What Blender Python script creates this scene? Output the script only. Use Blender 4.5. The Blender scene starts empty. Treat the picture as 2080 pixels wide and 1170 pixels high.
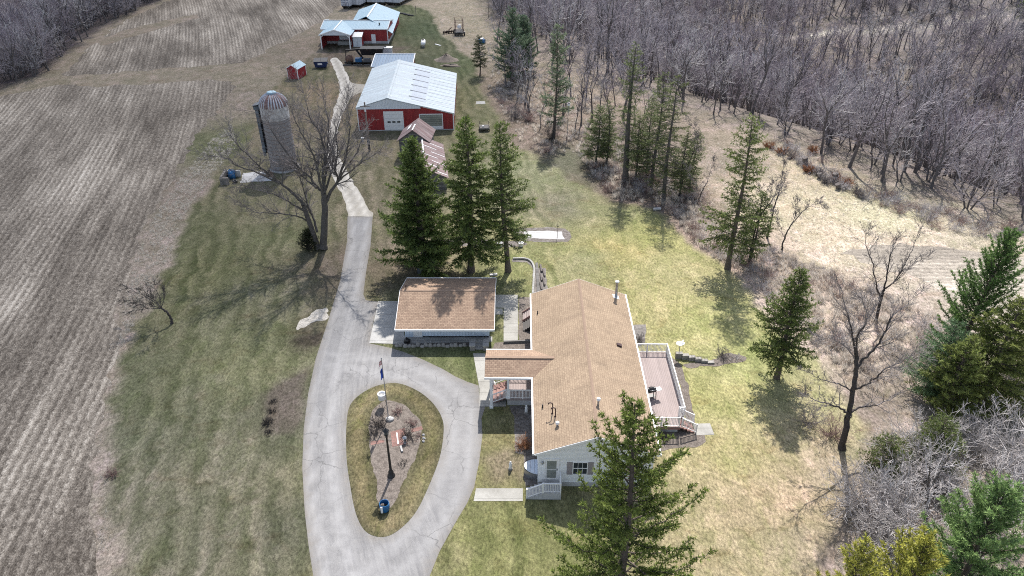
import bpy, math, random
import numpy as np
from mathutils import Vector, Matrix
R = math.radians
sc = bpy.context.scene
COL = sc.collection

# ------------------------------------------------------------------ camera, light, exposure
CAM_H = 42.0
PITCH = R(32.2)
FPX = 1490.0                       # focal length in pixels of the 2080 wide photograph
cam_d = bpy.data.cameras.new('camera')
cam = bpy.data.objects.new('camera', cam_d)
COL.objects.link(cam)
cam.location = (0, 0, CAM_H)
cam.rotation_euler = (R(90) - PITCH, 0, 0)
cam_d.sensor_width = 36.0
cam_d.lens = FPX / 2080 * 36.0
cam_d.clip_start = 0.5
cam_d.clip_end = 4000
sc.camera = cam

SUN_EL, SUN_AZ = R(51), R(10)      # azimuth measured from +Y towards +X
SKY_STRENGTH = 0.125
world = bpy.data.worlds.new('World')
sc.world = world
world.use_nodes = True
wn = world.node_tree.nodes
sky = wn.new('ShaderNodeTexSky')
sky.sky_type = 'NISHITA'
sky.sun_disc = False
sky.sun_elevation = SUN_EL
sky.sun_rotation = SUN_AZ
sky.air_density = 1.0
sky.dust_density = 1.2
bg = wn['Background']
bg.inputs['Strength'].default_value = SKY_STRENGTH
hs = wn.new('ShaderNodeHueSaturation')         # a hazy spring sky, less blue than a clear one
hs.inputs['Saturation'].default_value = 0.66
world.node_tree.links.new(sky.outputs[0], hs.inputs['Color'])
world.node_tree.links.new(hs.outputs[0], bg.inputs[0])
sun_d = bpy.data.lights.new('sun', 'SUN')
sun_d.energy = 4.3
sun_d.angle = R(0.6)
sun_d.color = (1.0, 0.945, 0.875)
sun = bpy.data.objects.new('sun', sun_d)
COL.objects.link(sun)
sd = Vector((math.sin(SUN_AZ) * math.cos(SUN_EL), math.cos(SUN_AZ) * math.cos(SUN_EL), math.sin(SUN_EL)))
sun.rotation_euler = sd.to_track_quat('Z', 'Y').to_euler()
sun.location = sd * 300
sc.view_settings.view_transform = 'Standard'
sc.view_settings.look = 'None'
sc.view_settings.gamma = 1.0
sc.view_settings.exposure = 0.84
sc.cycles.use_denoising = False      # the fine straw and twig detail would be smeared away
sc.cycles.filter_width = 1.05
sc.cycles.max_bounces = 6
sc.cycles.diffuse_bounces = 4
sc.cycles.sample_clamp_indirect = 4.0
sc.cycles.transparent_max_bounces = 6

# ------------------------------------------------------------------ measuring helpers
def at(px, py, z=0.0):
    """world point at height z that the photograph shows at pixel (px, py)"""
    a = (px - 1040) / FPX
    b = (585 - py) / FPX
    dy = math.cos(PITCH) + b * math.sin(PITCH)
    dz = -math.sin(PITCH) + b * math.cos(PITCH)
    t = (z - CAM_H) / dz
    return (a * t, dy * t, z)

def at_y(px, py, y):
    """world point at distance y"""
    a = (px - 1040) / FPX
    b = (585 - py) / FPX
    dy = math.cos(PITCH) + b * math.sin(PITCH)
    dz = -math.sin(PITCH) + b * math.cos(PITCH)
    t = y / dy
    return np.array((a * t, y, CAM_H + dz * t))

def alb(r, g, b, k=1.9):
    """albedo from an estimated 0-255 surface colour"""
    o = []
    for c in (r, g, b):
        c /= 255.0
        c = c / 12.92 if c <= 0.04045 else ((c + 0.055) / 1.055) ** 2.4
        o.append(min(0.85, c / k))
    return tuple(o)

# ------------------------------------------------------------------ object helpers
def tag(o, label=None, cat=None, group=None, kind=None):
    if label: o['label'] = label
    if cat: o['category'] = cat
    if group: o['group'] = group
    if kind: o['kind'] = kind
    return o

def thing(name, label, cat, loc=(0, 0, 0), rz=0.0, group=None):
    o = bpy.data.objects.new(name, None)
    o.empty_display_size = 0.3
    COL.objects.link(o)
    o.location = loc
    o.rotation_euler = (0, 0, rz)
    return tag(o, label, cat, group)

def link_mesh(name, me, parent=None, mats=()):
    for m in (mats if isinstance(mats, (list, tuple)) else [mats]):
        me.materials.append(m)
    o = bpy.data.objects.new(name, me)
    COL.objects.link(o)
    if parent is not None:
        o.parent = parent
    return o

def np_mesh(name, V, F, smooth=False, col=None, mi=None):
    """V (N,3), F (M,k) index array of one polygon size or a list of such arrays"""
    Fs = F if isinstance(F, list) else [F]
    Fs = [np.asarray(f, dtype=np.int32) for f in Fs if len(f)]
    me = bpy.data.meshes.new(name)
    V = np.asarray(V, dtype=np.float32)
    me.vertices.add(len(V))
    me.vertices.foreach_set('co', V.ravel())
    nl = sum(f.size for f in Fs)
    npoly = sum(len(f) for f in Fs)
    me.loops.add(nl)
    me.loops.foreach_set('vertex_index', np.concatenate([f.ravel() for f in Fs]))
    me.polygons.add(npoly)
    starts, tot = [], 0
    for f in Fs:
        k = f.shape[1]
        starts.append(tot + np.arange(len(f)) * k)
        tot += f.size
    me.polygons.foreach_set('loop_start', np.concatenate(starts).astype(np.int32))
    if smooth:
        me.polygons.foreach_set('use_smooth', np.ones(npoly, dtype=bool))
    if mi is not None:
        me.polygons.foreach_set('material_index', np.asarray(mi, dtype=np.int32))
    if col is not None:
        ca = me.color_attributes.new('tint', 'FLOAT_COLOR', 'POINT')
        c = np.ones((len(V), 4), dtype=np.float32)
        c[:, :col.shape[1]] = col
        ca.data.foreach_set('color', c.ravel())
    me.update(calc_edges=True)
    me.validate()
    return me

class MB:
    """collects shapes and links them as ONE mesh object"""
    def __init__(s):
        s.v, s.f, s.m, s.s = [], [], [], []
    def add(s, vs, fs, m=0, smooth=False):
        b = len(s.v)
        s.v += [tuple(float(c) for c in v) for v in vs]
        for f in fs:
            s.f.append([b + i for i in f]); s.m.append(m); s.s.append(smooth)
        return s
    def box(s, x0, x1, y0, y1, z0, z1, m=0):
        v = [(x0, y0, z0), (x1, y0, z0), (x1, y1, z0), (x0, y1, z0), (x0, y0, z1), (x1, y0, z1), (x1, y1, z1), (x0, y1, z1)]
        return s.add(v, [(0, 3, 2, 1), (4, 5, 6, 7), (0, 1, 5, 4), (1, 2, 6, 5), (2, 3, 7, 6), (3, 0, 4, 7)], m)
    def bar(s, p0, p1, w, h, m=0):
        """square bar between two points: w across, h upwards"""
        p0, p1 = Vector(p0), Vector(p1)
        d = (p1 - p0).normalized()
        up = Vector((0, 0, 1)) if abs(d.z) < 0.95 else Vector((0, 1, 0))
        a = d.cross(up).normalized() * (w / 2)
        b = a.cross(d).normalized() * (h / 2)
        v = [p + q for p in (p0, p1) for q in (-a - b, a - b, a + b, -a + b)]
        return s.add(v, [(0, 1, 2, 3), (7, 6, 5, 4), (0, 4, 5, 1), (1, 5, 6, 2), (2, 6, 7, 3), (3, 7, 4, 0)], m)
    def tube(s, pts, r0, r1=None, n=8, m=0, caps=True):
        r1 = r0 if r1 is None else r1
        pts = [Vector(p) for p in pts]
        rings = []
        vs, fs = [], []
        prev = None
        for i, p in enumerate(pts):
            d = (pts[min(i + 1, len(pts) - 1)] - pts[max(i - 1, 0)]).normalized()
            if prev is None:
                ref = Vector((0, 0, 1)) if abs(d.z) < 0.9 else Vector((1, 0, 0))
                a = d.cross(ref).normalized()
            else:
                a = (prev - d * prev.dot(d)).normalized()
            prev = a
            b = d.cross(a)
            r = r0 + (r1 - r0) * i / (len(pts) - 1)
            for k in range(n):
                t = 2 * math.pi * k / n
                vs.append(p + (a * math.cos(t) + b * math.sin(t)) * r)
        for i in range(len(pts) - 1):
            for k in range(n):
                k2 = (k + 1) % n
                fs.append((i * n + k, i * n + k2, (i + 1) * n + k2, (i + 1) * n + k))
        s.add(vs, fs, m, True)
        if caps:
            s.add(vs[:n][::-1], [tuple(range(n))], m)
            s.add(vs[-n:], [tuple(range(n))], m)
        return s
    def lathe(s, prof, c=(0, 0, 0), n=20, m=0, sx=1, sy=1, smooth=True):
        vs, fs = [], []
        for (r, z) in prof:
            for k in range(n):
                t = 2 * math.pi * k / n
                vs.append((c[0] + r * sx * math.cos(t), c[1] + r * sy * math.sin(t), c[2] + z))
        for i in range(len(prof) - 1):
            for k in range(n):
                k2 = (k + 1) % n
                fs.append((i * n + k, i * n + k2, (i + 1) * n + k2, (i + 1) * n + k))
        s.add(vs, fs, m, smooth)
        if prof[0][0] > 1e-4: s.add(vs[:n][::-1], [tuple(range(n))], m)
        if prof[-1][0] > 1e-4: s.add(vs[-n:], [tuple(range(n))], m)
        return s
    def prism(s, poly, z0, z1, m=0):
        n = len(poly)
        v = [(p[0], p[1], z0) for p in poly] + [(p[0], p[1], z1) for p in poly]
        f = [tuple(range(n))[::-1], tuple(range(n, 2 * n))] + [(i, (i + 1) % n, n + (i + 1) % n, n + i) for i in range(n)]
        return s.add(v, f, m)
    def slab(s, quad, t, m=0):
        """a polygon with thickness t below it"""
        q = [Vector(p) for p in quad]
        nn = (q[1] - q[0]).cross(q[2] - q[0]).normalized()
        if nn.z < 0: nn = -nn
        lo = [p - nn * t for p in q]
        n = len(q)
        return s.add(q + lo, [tuple(range(n)), tuple(range(n, 2 * n))[::-1]] + [(i, n + i, n + (i + 1) % n, (i + 1) % n) for i in range(n)], m)
    def blob(s, c, rx, ry, rz, seed=0, amp=0.25, m=0, nu=14, nv=8, z0=-0.2):
        rg = random.Random(seed)
        ph = [(rg.uniform(1, 4), rg.uniform(0, 6), rg.uniform(0, 6)) for _ in range(4)]
        vs, fs = [], []
        for j in range(nv + 1):
            b = -math.pi * 0.25 + (math.pi * 0.75) * j / nv
            for i in range(nu):
                t = 2 * math.pi * i / nu
                k = 1 + amp * sum(math.sin(round(a) * t + q + 3 * b) for a, q, _ in ph) / 4 + rg.uniform(-.06, .06)
                vs.append((c[0] + rx * k * math.cos(b) * math.cos(t), c[1] + ry * k * math.cos(b) * math.sin(t), c[2] + rz * k * math.sin(b)))
        for j in range(nv):
            for i in range(nu):
                i2 = (i + 1) % nu
                fs.append((j * nu + i, j * nu + i2, (j + 1) * nu + i2, (j + 1) * nu + i))
        return s.add(vs, fs, m, True)
    def build(s, name, mats, parent=None, label=None):
        me = bpy.data.meshes.new(name)
        me.from_pydata(s.v, [], s.f)
        me.polygons.foreach_set('material_index', s.m)
        me.polygons.foreach_set('use_smooth', s.s)
        me.validate(); me.update()
        # metric UVs: u runs level along each face, v up its slope
        n = len(me.polygons)
        nor = np.zeros(n * 3, np.float32); me.polygons.foreach_get('normal', nor); nor = nor.reshape(-1, 3)
        lt = np.zeros(n, np.int32); me.polygons.foreach_get('loop_total', lt)
        li = np.zeros(len(me.loops), np.int32); me.loops.foreach_get('vertex_index', li)
        co = np.zeros(len(me.vertices) * 3, np.float32); me.vertices.foreach_get('co', co); co = co.reshape(-1, 3)
        u = np.stack([-nor[:, 1], nor[:, 0], np.zeros(n)], 1)
        ln = np.linalg.norm(u, axis=1)
        u[ln < 0.05] = (1, 0, 0)
        u /= np.maximum(np.linalg.norm(u, axis=1, keepdims=True), 1e-6)
        v = np.cross(nor, u)
        pu = np.repeat(u, lt, 0); pv = np.repeat(v, lt, 0)
        pc = co[li]
        uv = np.stack([(pc * pu).sum(1), (pc * pv).sum(1)], 1).astype(np.float32)
        me.uv_layers.new(name='metric').data.foreach_set('uv', uv.ravel())
        o = link_mesh(name, me, parent, mats)
        if label: o['label'] = label
        return o

# ------------------------------------------------------------------ materials
def new_mat(name):
    m = bpy.data.materials.new(name)
    m.use_nodes = True
    nt = m.node_tree
    b = nt.nodes['Principled BSDF']
    return m, nt, b

def nd(nt, typ, **kw):
    n = nt.nodes.new(typ)
    for k, v in kw.items():
        if k in n.inputs: n.inputs[k].default_value = v
        else: setattr(n, k, v)
    return n

def noise(nt, vec, scale, detail=4.0, rough=0.6, dist=0.0):
    n = nd(nt, 'ShaderNodeTexNoise')
    n.inputs['Scale'].default_value = scale
    n.inputs['Detail'].default_value = detail
    n.inputs['Roughness'].default_value = rough
    n.inputs['Distortion'].default_value = dist
    if vec is not None: nt.links.new(vec, n.inputs['Vector'])
    return n.outputs['Fac']

def ramp(nt, fac, stops):
    r = nt.nodes.new('ShaderNodeValToRGB')
    e = r.color_ramp.elements
    while len(e) > 1: e.remove(e[0])
    for i, (p, c) in enumerate(stops):
        if not isinstance(c, (tuple, list)): c = (c, c, c)
        if i == 0: el = e[0]; el.position = p
        else: el = e.new(p)
        el.color = (c[0], c[1], c[2], 1)
    nt.links.new(fac, r.inputs[0])
    return r.outputs[0]

def mapr(nt, fac, a, b, c, d):
    n = nt.nodes.new('ShaderNodeMapRange')
    nt.links.new(fac, n.inputs[0])
    for i, v in enumerate((a, b, c, d)): n.inputs[i + 1].default_value = v
    return n.outputs[0]

def math2(nt, op, a, b):
    n = nt.nodes.new('ShaderNodeMath'); n.operation = op
    for i, v in enumerate((a, b)):
        if isinstance(v, (int, float)): n.inputs[i].default_value = v
        else: nt.links.new(v, n.inputs[i])
    return n.outputs[0]

def mixc(nt, fac, a, b, mode='MIX'):
    n = nt.nodes.new('ShaderNodeMix'); n.data_type = 'RGBA'; n.blend_type = mode
    ins = [i for i in n.inputs]
    fi, ai, bi = n.inputs[0], n.inputs[6], n.inputs[7]
    for sock, v in ((fi, fac), (ai, a), (bi, b)):
        if isinstance(v, (int, float)): sock.default_value = v
        elif isinstance(v, (tuple, list)): sock.default_value = (v[0], v[1], v[2], 1)
        else: nt.links.new(v, sock)
    return n.outputs[2]

def coords(nt, kind='Object', scale=(1, 1, 1), rot=0.0):
    tc = nt.nodes.new('ShaderNodeTexCoord')
    if scale == (1, 1, 1) and rot == 0: return tc.outputs[kind]
    mp = nt.nodes.new('ShaderNodeMapping')
    mp.inputs['Scale'].default_value = scale
    mp.inputs['Rotation'].default_value = (0, 0, rot)
    nt.links.new(tc.outputs[kind], mp.inputs['Vector'])
    return mp.outputs[0]

def bump(nt, b, h, strength=0.3, dist=0.05):
    n = nt.nodes.new('ShaderNodeBump')
    n.inputs['Strength'].default_value = strength
    n.inputs['Distance'].default_value = dist
    nt.links.new(h, n.inputs['Height'])
    nt.links.new(n.outputs[0], b.inputs['Normal'])

def plain(name, col, rough=0.7, var=0.2, scale=3.0, metal=0.0, bmp=0.0, spec=0.3, dirt=None, dscale=0.6):
    m, nt, b = new_mat(name)
    v = coords(nt)
    f = noise(nt, v, scale, 5, 0.65)
    c = mixc(nt, 1.0, col, ramp(nt, f, [(0.25, 1 - var), (0.75, 1 + var)]), 'MULTIPLY')
    if dirt:
        d = noise(nt, v, dscale, 6, 0.7)
        c = mixc(nt, ramp(nt, d, [(0.45, 0.0), (0.7, 0.8)]), c, dirt)
    nt.links.new(c, b.inputs['Base Color'])
    b.inputs['Roughness'].default_value = rough
    b.inputs['Metallic'].default_value = metal
    b.inputs['Specular IOR Level'].default_value = spec
    if bmp: bump(nt, b, f, bmp, 0.03)
    return m

def shingle(name, a, bb, mortar):
    m, nt, b = new_mat(name)
    uv = coords(nt, 'UV')
    br = nt.nodes.new('ShaderNodeTexBrick')
    br.offset = 0.5
    nt.links.new(uv, br.inputs['Vector'])
    br.inputs['Scale'].default_value = 1.0
    br.inputs['Brick Width'].default_value = 0.33
    br.inputs['Row Height'].default_value = 0.19
    br.inputs['Mortar Size'].default_value = 0.016
    br.inputs['Mortar Smooth'].default_value = 0.3
    br.inputs['Bias'].default_value = 0.0
    br.inputs['Color1'].default_value = (*a, 1)
    br.inputs['Color2'].default_value = (*bb, 1)
    br.inputs['Mortar'].default_value = (*mortar, 1)
    n1 = noise(nt, uv, 0.35, 5, 0.6)
    n2 = noise(nt, uv, 9.0, 3, 0.7)
    c = mixc(nt, 1.0, br.outputs[0], ramp(nt, n1, [(0.3, 0.86), (0.7, 1.12)]), 'MULTIPLY')
    c = mixc(nt, 1.0, c, ramp(nt, n2, [(0.3, 0.75), (0.7, 1.25)]), 'MULTIPLY')
    st = noise(nt, coords(nt, 'UV', (1.2, 0.25, 1)), 1.0, 4, 0.6)
    c = mixc(nt, ramp(nt, st, [(0.52, 0.0), (0.75, 0.35)]), c, (0.10, 0.075, 0.06))
    nt.links.new(c, b.inputs['Base Color'])
    b.inputs['Roughness'].default_value = 0.9
    b.inputs['Specular IOR Level'].default_value = 0.15
    bump(nt, b, br.outputs[1], -0.35, 0.02)
    return m

def lined(name, col, period, axis='V', depth=0.4, rough=0.5, metal=0.0, var=0.1, groove=0.75, width=0.15, dirt=None, dirtamt=0.4, spec=0.4):
    """lines every <period> metres across u or v: lap siding, ribbed steel, boards"""
    m, nt, b = new_mat(name)
    uv = coords(nt, 'UV')
    sp = nt.nodes.new('ShaderNodeSeparateXYZ'); nt.links.new(uv, sp.inputs[0])
    x = sp.outputs[1 if axis == 'V' else 0]
    fr = math2(nt, 'FRACT', math2(nt, 'DIVIDE', x, period), 0)
    line = ramp(nt, fr, [(0.0, 0.0), (width, 1.0), (1 - width, 1.0), (1.0, 0.0)])
    f = noise(nt, uv, 1.3, 5, 0.65)
    # one value per board
    fl = math2(nt, 'FLOOR', math2(nt, 'DIVIDE', x, period), 0)
    wn_ = nt.nodes.new('ShaderNodeTexWhiteNoise'); wn_.noise_dimensions = '1D'
    nt.links.new(fl, wn_.inputs['W'])
    c = mixc(nt, 1.0, col, ramp(nt, f, [(0.25, 1 - var), (0.75, 1 + var)]), 'MULTIPLY')
    c = mixc(nt, 1.0, c, ramp(nt, wn_.outputs[0], [(0.0, 1 - var), (1.0, 1 + var * 0.6)]), 'MULTIPLY')
    c = mixc(nt, 1.0, c, ramp(nt, line, [(0.0, groove), (1.0, 1.0)]), 'MULTIPLY')
    if dirt:
        d = noise(nt, coords(nt, 'UV', (0.5, 1.6, 1) if axis == 'V' else (1.6, 0.35, 1)), 0.8, 6, 0.7)
        c = mixc(nt, ramp(nt, d, [(0.42, 0.0), (0.72, dirtamt)]), c, dirt)
    nt.links.new(c, b.inputs['Base Color'])
    b.inputs['Roughness'].default_value = rough
    b.inputs['Metallic'].default_value = metal
    b.inputs['Specular IOR Level'].default_value = spec
    bump(nt, b, line, depth, 0.03)
    return m

def leafy(name, trans=0.3, var=0.35):
    m, nt, b = new_mat(name)
    at_ = nt.nodes.new('ShaderNodeAttribute'); at_.attribute_name = 'tint'
    f = noise(nt, coords(nt), 0.9, 4, 0.7)
    c = mixc(nt, 1.0, at_.outputs['Color'], ramp(nt, f, [(0.3, 1.3 * (1 - var)), (0.7, 1.3 * (1 + var))]), 'MULTIPLY')
    nt.links.new(c, b.inputs['Base Color'])
    b.inputs['Roughness'].default_value = 0.6
    b.inputs['Specular IOR Level'].default_value = 0.25
    tr = nt.nodes.new('ShaderNodeBsdfTranslucent')
    nt.links.new(c, tr.inputs['Color'])
    mx = nt.nodes.new('ShaderNodeMixShader'); mx.inputs[0].default_value = trans
    nt.links.new(b.outputs[0], mx.inputs[1]); nt.links.new(tr.outputs[0], mx.inputs[2])
    nt.links.new(mx.outputs[0], nt.nodes['Material Output'].inputs[0])
    return m

def glassy(name, col=(0.02, 0.025, 0.03)):
    m, nt, b = new_mat(name)
    f = noise(nt, coords(nt), 2.0, 3)
    c = mixc(nt, f, col, tuple(min(1, x * 2.2) for x in col))
    nt.links.new(c, b.inputs['Base Color'])
    b.inputs['Roughness'].default_value = 0.08
    b.inputs['Specular IOR Level'].default_value = 0.8
    return m

def ground_material():
    m, nt, b = new_mat('dormant_grass')
    at_ = nt.nodes.new('ShaderNodeAttribute'); at_.attribute_name = 'tint'
    ak = nt.nodes.new('ShaderNodeAttribute'); ak.attribute_name = 'kind'
    sp = nt.nodes.new('ShaderNodeSeparateColor'); nt.links.new(ak.outputs['Color'], sp.inputs[0])
    lawn, litter, green = sp.outputs[0], sp.outputs[1], sp.outputs[2]
    v = coords(nt)
    vs = coords(nt, 'Object', (1.0, 0.55, 1.0), 0.35)
    nL = noise(nt, v, 0.16, 5, 0.62, 0.6)
    nM = noise(nt, vs, 0.8, 7, 0.74, 0.8)
    nS = noise(nt, vs, 5.0, 4, 0.72)
    nF = noise(nt, v, 12.0, 3, 0.8)
    c = at_.outputs['Color']
    c = mixc(nt, 1.0, c, ramp(nt, nL, [(0.3, (0.86, 0.90, 0.84)), (0.7, (1.13, 1.10, 1.12))]), 'MULTIPLY')
    c = mixc(nt, 1.0, c, ramp(nt, nM, [(0.28, (0.64, 0.68, 0.58)), (0.5, (1.0, 1.0, 0.98)), (0.74, (1.36, 1.32, 1.34))]), 'MULTIPLY')
    c = mixc(nt, 1.0, c, ramp(nt, nS, [(0.28, 0.40), (0.72, 1.60)]), 'MULTIPLY')
    c = mixc(nt, 1.0, c, ramp(nt, nF, [(0.3, 0.60), (0.7, 1.40)]), 'MULTIPLY')
    # leaf litter and dead stalks: pale flecks and dark gaps
    lit = ramp(nt, noise(nt, v, 2.6, 7, 0.85, 1.2), [(0.40, (0.72, 0.70, 0.68)), (0.55, (1.0, 1.0, 1.0)), (0.64, (1.25, 1.24, 1.22))])
    c = mixc(nt, litter, c, mixc(nt, 1.0, c, lit, 'MULTIPLY'))
    # mower lanes
    sx = nt.nodes.new('ShaderNodeSeparateXYZ'); nt.links.new(v, sx.inputs[0])
    w = math2(nt, 'ADD', math2(nt, 'ADD', sx.outputs[0], math2(nt, 'MULTIPLY', sx.outputs[1], 0.2)), math2(nt, 'ADD', math2(nt, 'MULTIPLY', nM, 1.4), math2(nt, 'MULTIPLY', nL, 5.0)))
    st = math2(nt, 'SINE', math2(nt, 'MULTIPLY', w, 3.1), 0)
    st = mapr(nt, st, -1, 1, 0, 1)
    lmask = ramp(nt, noise(nt, coords(nt, 'Object', (0.30, 0.05, 1)), 1.0, 4, 0.6), [(0.35, 0.0), (0.65, 1.0)])
    lane = mixc(nt, lmask, (0.97, 0.98, 0.97), ramp(nt, st, [(0.0, (0.64, 0.69, 0.60)), (0.5, (0.98, 0.98, 0.97)), (1.0, (1.26, 1.22, 1.25))]))
    c = mixc(nt, lawn, c, mixc(nt, 1.0, c, lane, 'MULTIPLY'))
    # matted thatch and worn patches
    th = ramp(nt, noise(nt, coords(nt, 'Object', (0.42, 0.30, 1), 0.5), 1.0, 7, 0.72, 0.9), [(0.50, 0.0), (0.66, 1.0)])
    c = mixc(nt, math2(nt, 'MULTIPLY', th, 0.75), c, mixc(nt, 1.0, c, (1.40, 1.34, 1.50), 'MULTIPLY'))
    wp = ramp(nt, noise(nt, coords(nt, 'Object', (0.20, 0.34, 1), -0.3), 1.3, 7, 0.72, 0.6), [(0.54, 0.0), (0.68, 1.0)])
    c = mixc(nt, math2(nt, 'MULTIPLY', wp, 0.7), c, mixc(nt, 1.0, c, (0.76, 0.68, 0.62), 'MULTIPLY'))
    # fresh green tufts coming through
    tf = ramp(nt, noise(nt, vs, 0.55, 6, 0.7, 0.8), [(0.50, 0.0), (0.66, 1.0)])
    c = mixc(nt, math2(nt, 'MULTIPLY', tf, green), c, mixc(nt, 1.0, c, (0.80, 0.90, 0.70), 'MULTIPLY'))
    nt.links.new(c, b.inputs['Base Color'])
    b.inputs['Roughness'].default_value = 0.95
    b.inputs['Specular IOR Level'].default_value = 0.1
    hgt = math2(nt, 'ADD', math2(nt, 'MULTIPLY', nS, 0.7), math2(nt, 'MULTIPLY', nF, 0.5))
    bump(nt, b, hgt, 0.55, 0.12)
    return m

def field_material(name='corn_stubble', rot=0.0, pale=0.0):
    m, nt, b = new_mat(name)
    v = coords(nt)
    if rot: v = coords(nt, 'Object', (1, 1, 1.0001), rot)
    sx = nt.nodes.new('ShaderNodeSeparateXYZ'); nt.links.new(v, sx.inputs[0])
    x, y = sx.outputs[0], sx.outputs[1]
    # rows follow the curve of the field edge
    u = math2(nt, 'ADD', x, math2(nt, 'MULTIPLY', y, 0.12))
    u = math2(nt, 'ADD', u, math2(nt, 'MULTIPLY', math2(nt, 'MULTIPLY', y, y), 0.00070))
    cb = nt.nodes.new('ShaderNodeCombineXYZ')
    nt.links.new(u, cb.inputs[0]); nt.links.new(y, cb.inputs[1])
    r = cb.outputs[0]
    def strch(sx_, sy_):
        mp = nt.nodes.new('ShaderNodeMapping'); mp.inputs['Scale'].default_value = (sx_, sy_, 1)
        nt.links.new(r, mp.inputs[0]); return mp.outputs[0]
    nB = noise(nt, strch(0.10, 0.035), 1.0, 4, 0.6)
    nR = noise(nt, strch(0.9, 0.07), 1.0, 5, 0.65)
    nS = noise(nt, strch(2.6, 1.5), 1.0, 7, 0.85)
    nF = noise(nt, strch(9.0, 6.0), 1.0, 3, 0.75)
    uw = math2(nt, 'ADD', u, math2(nt, 'MULTIPLY', nS, 1.1))
    row = math2(nt, 'SINE', math2(nt, 'MULTIPLY', uw, 2 * math.pi / 0.76), 0)
    h = math2(nt, 'ADD', math2(nt, 'MULTIPLY', math2(nt, 'MULTIPLY', row, mapr(nt, nB, 0.35, 0.65, 0.1, 1.0)), 0.050), math2(nt, 'MULTIPLY', nR, 0.30))
    h = math2(nt, 'ADD', h, math2(nt, 'MULTIPLY', nS, 0.75))
    h = math2(nt, 'ADD', h, math2(nt, 'MULTIPLY', nF, 0.45))
    h = math2(nt, 'ADD', h, math2(nt, 'MULTIPLY', nB, 0.46))
    h = mapr(nt, h, 0.72, 1.28, 0, 1)
    c = ramp(nt, h, [(0.14, (0.038 + pale, 0.031 + pale * .92, 0.025 + pale * .8)), (0.38, (0.128 + pale * 1.4, 0.110 + pale * 1.3, 0.092 + pale * 1.15)), (0.56, (0.262 + pale * 1.3, 0.230 + pale * 1.2, 0.194 + pale * 1.05)), (0.70, (0.43 + pale, 0.385 + pale, 0.33 + pale * .9)), (0.88, (0.64, 0.59, 0.52))])
    nt.links.new(c, b.inputs['Base Color'])
    b.inputs['Roughness'].default_value = 0.95
    b.inputs['Specular IOR Level'].default_value = 0.1
    bump(nt, b, h, 0.7, 0.12)
    return m

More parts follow.
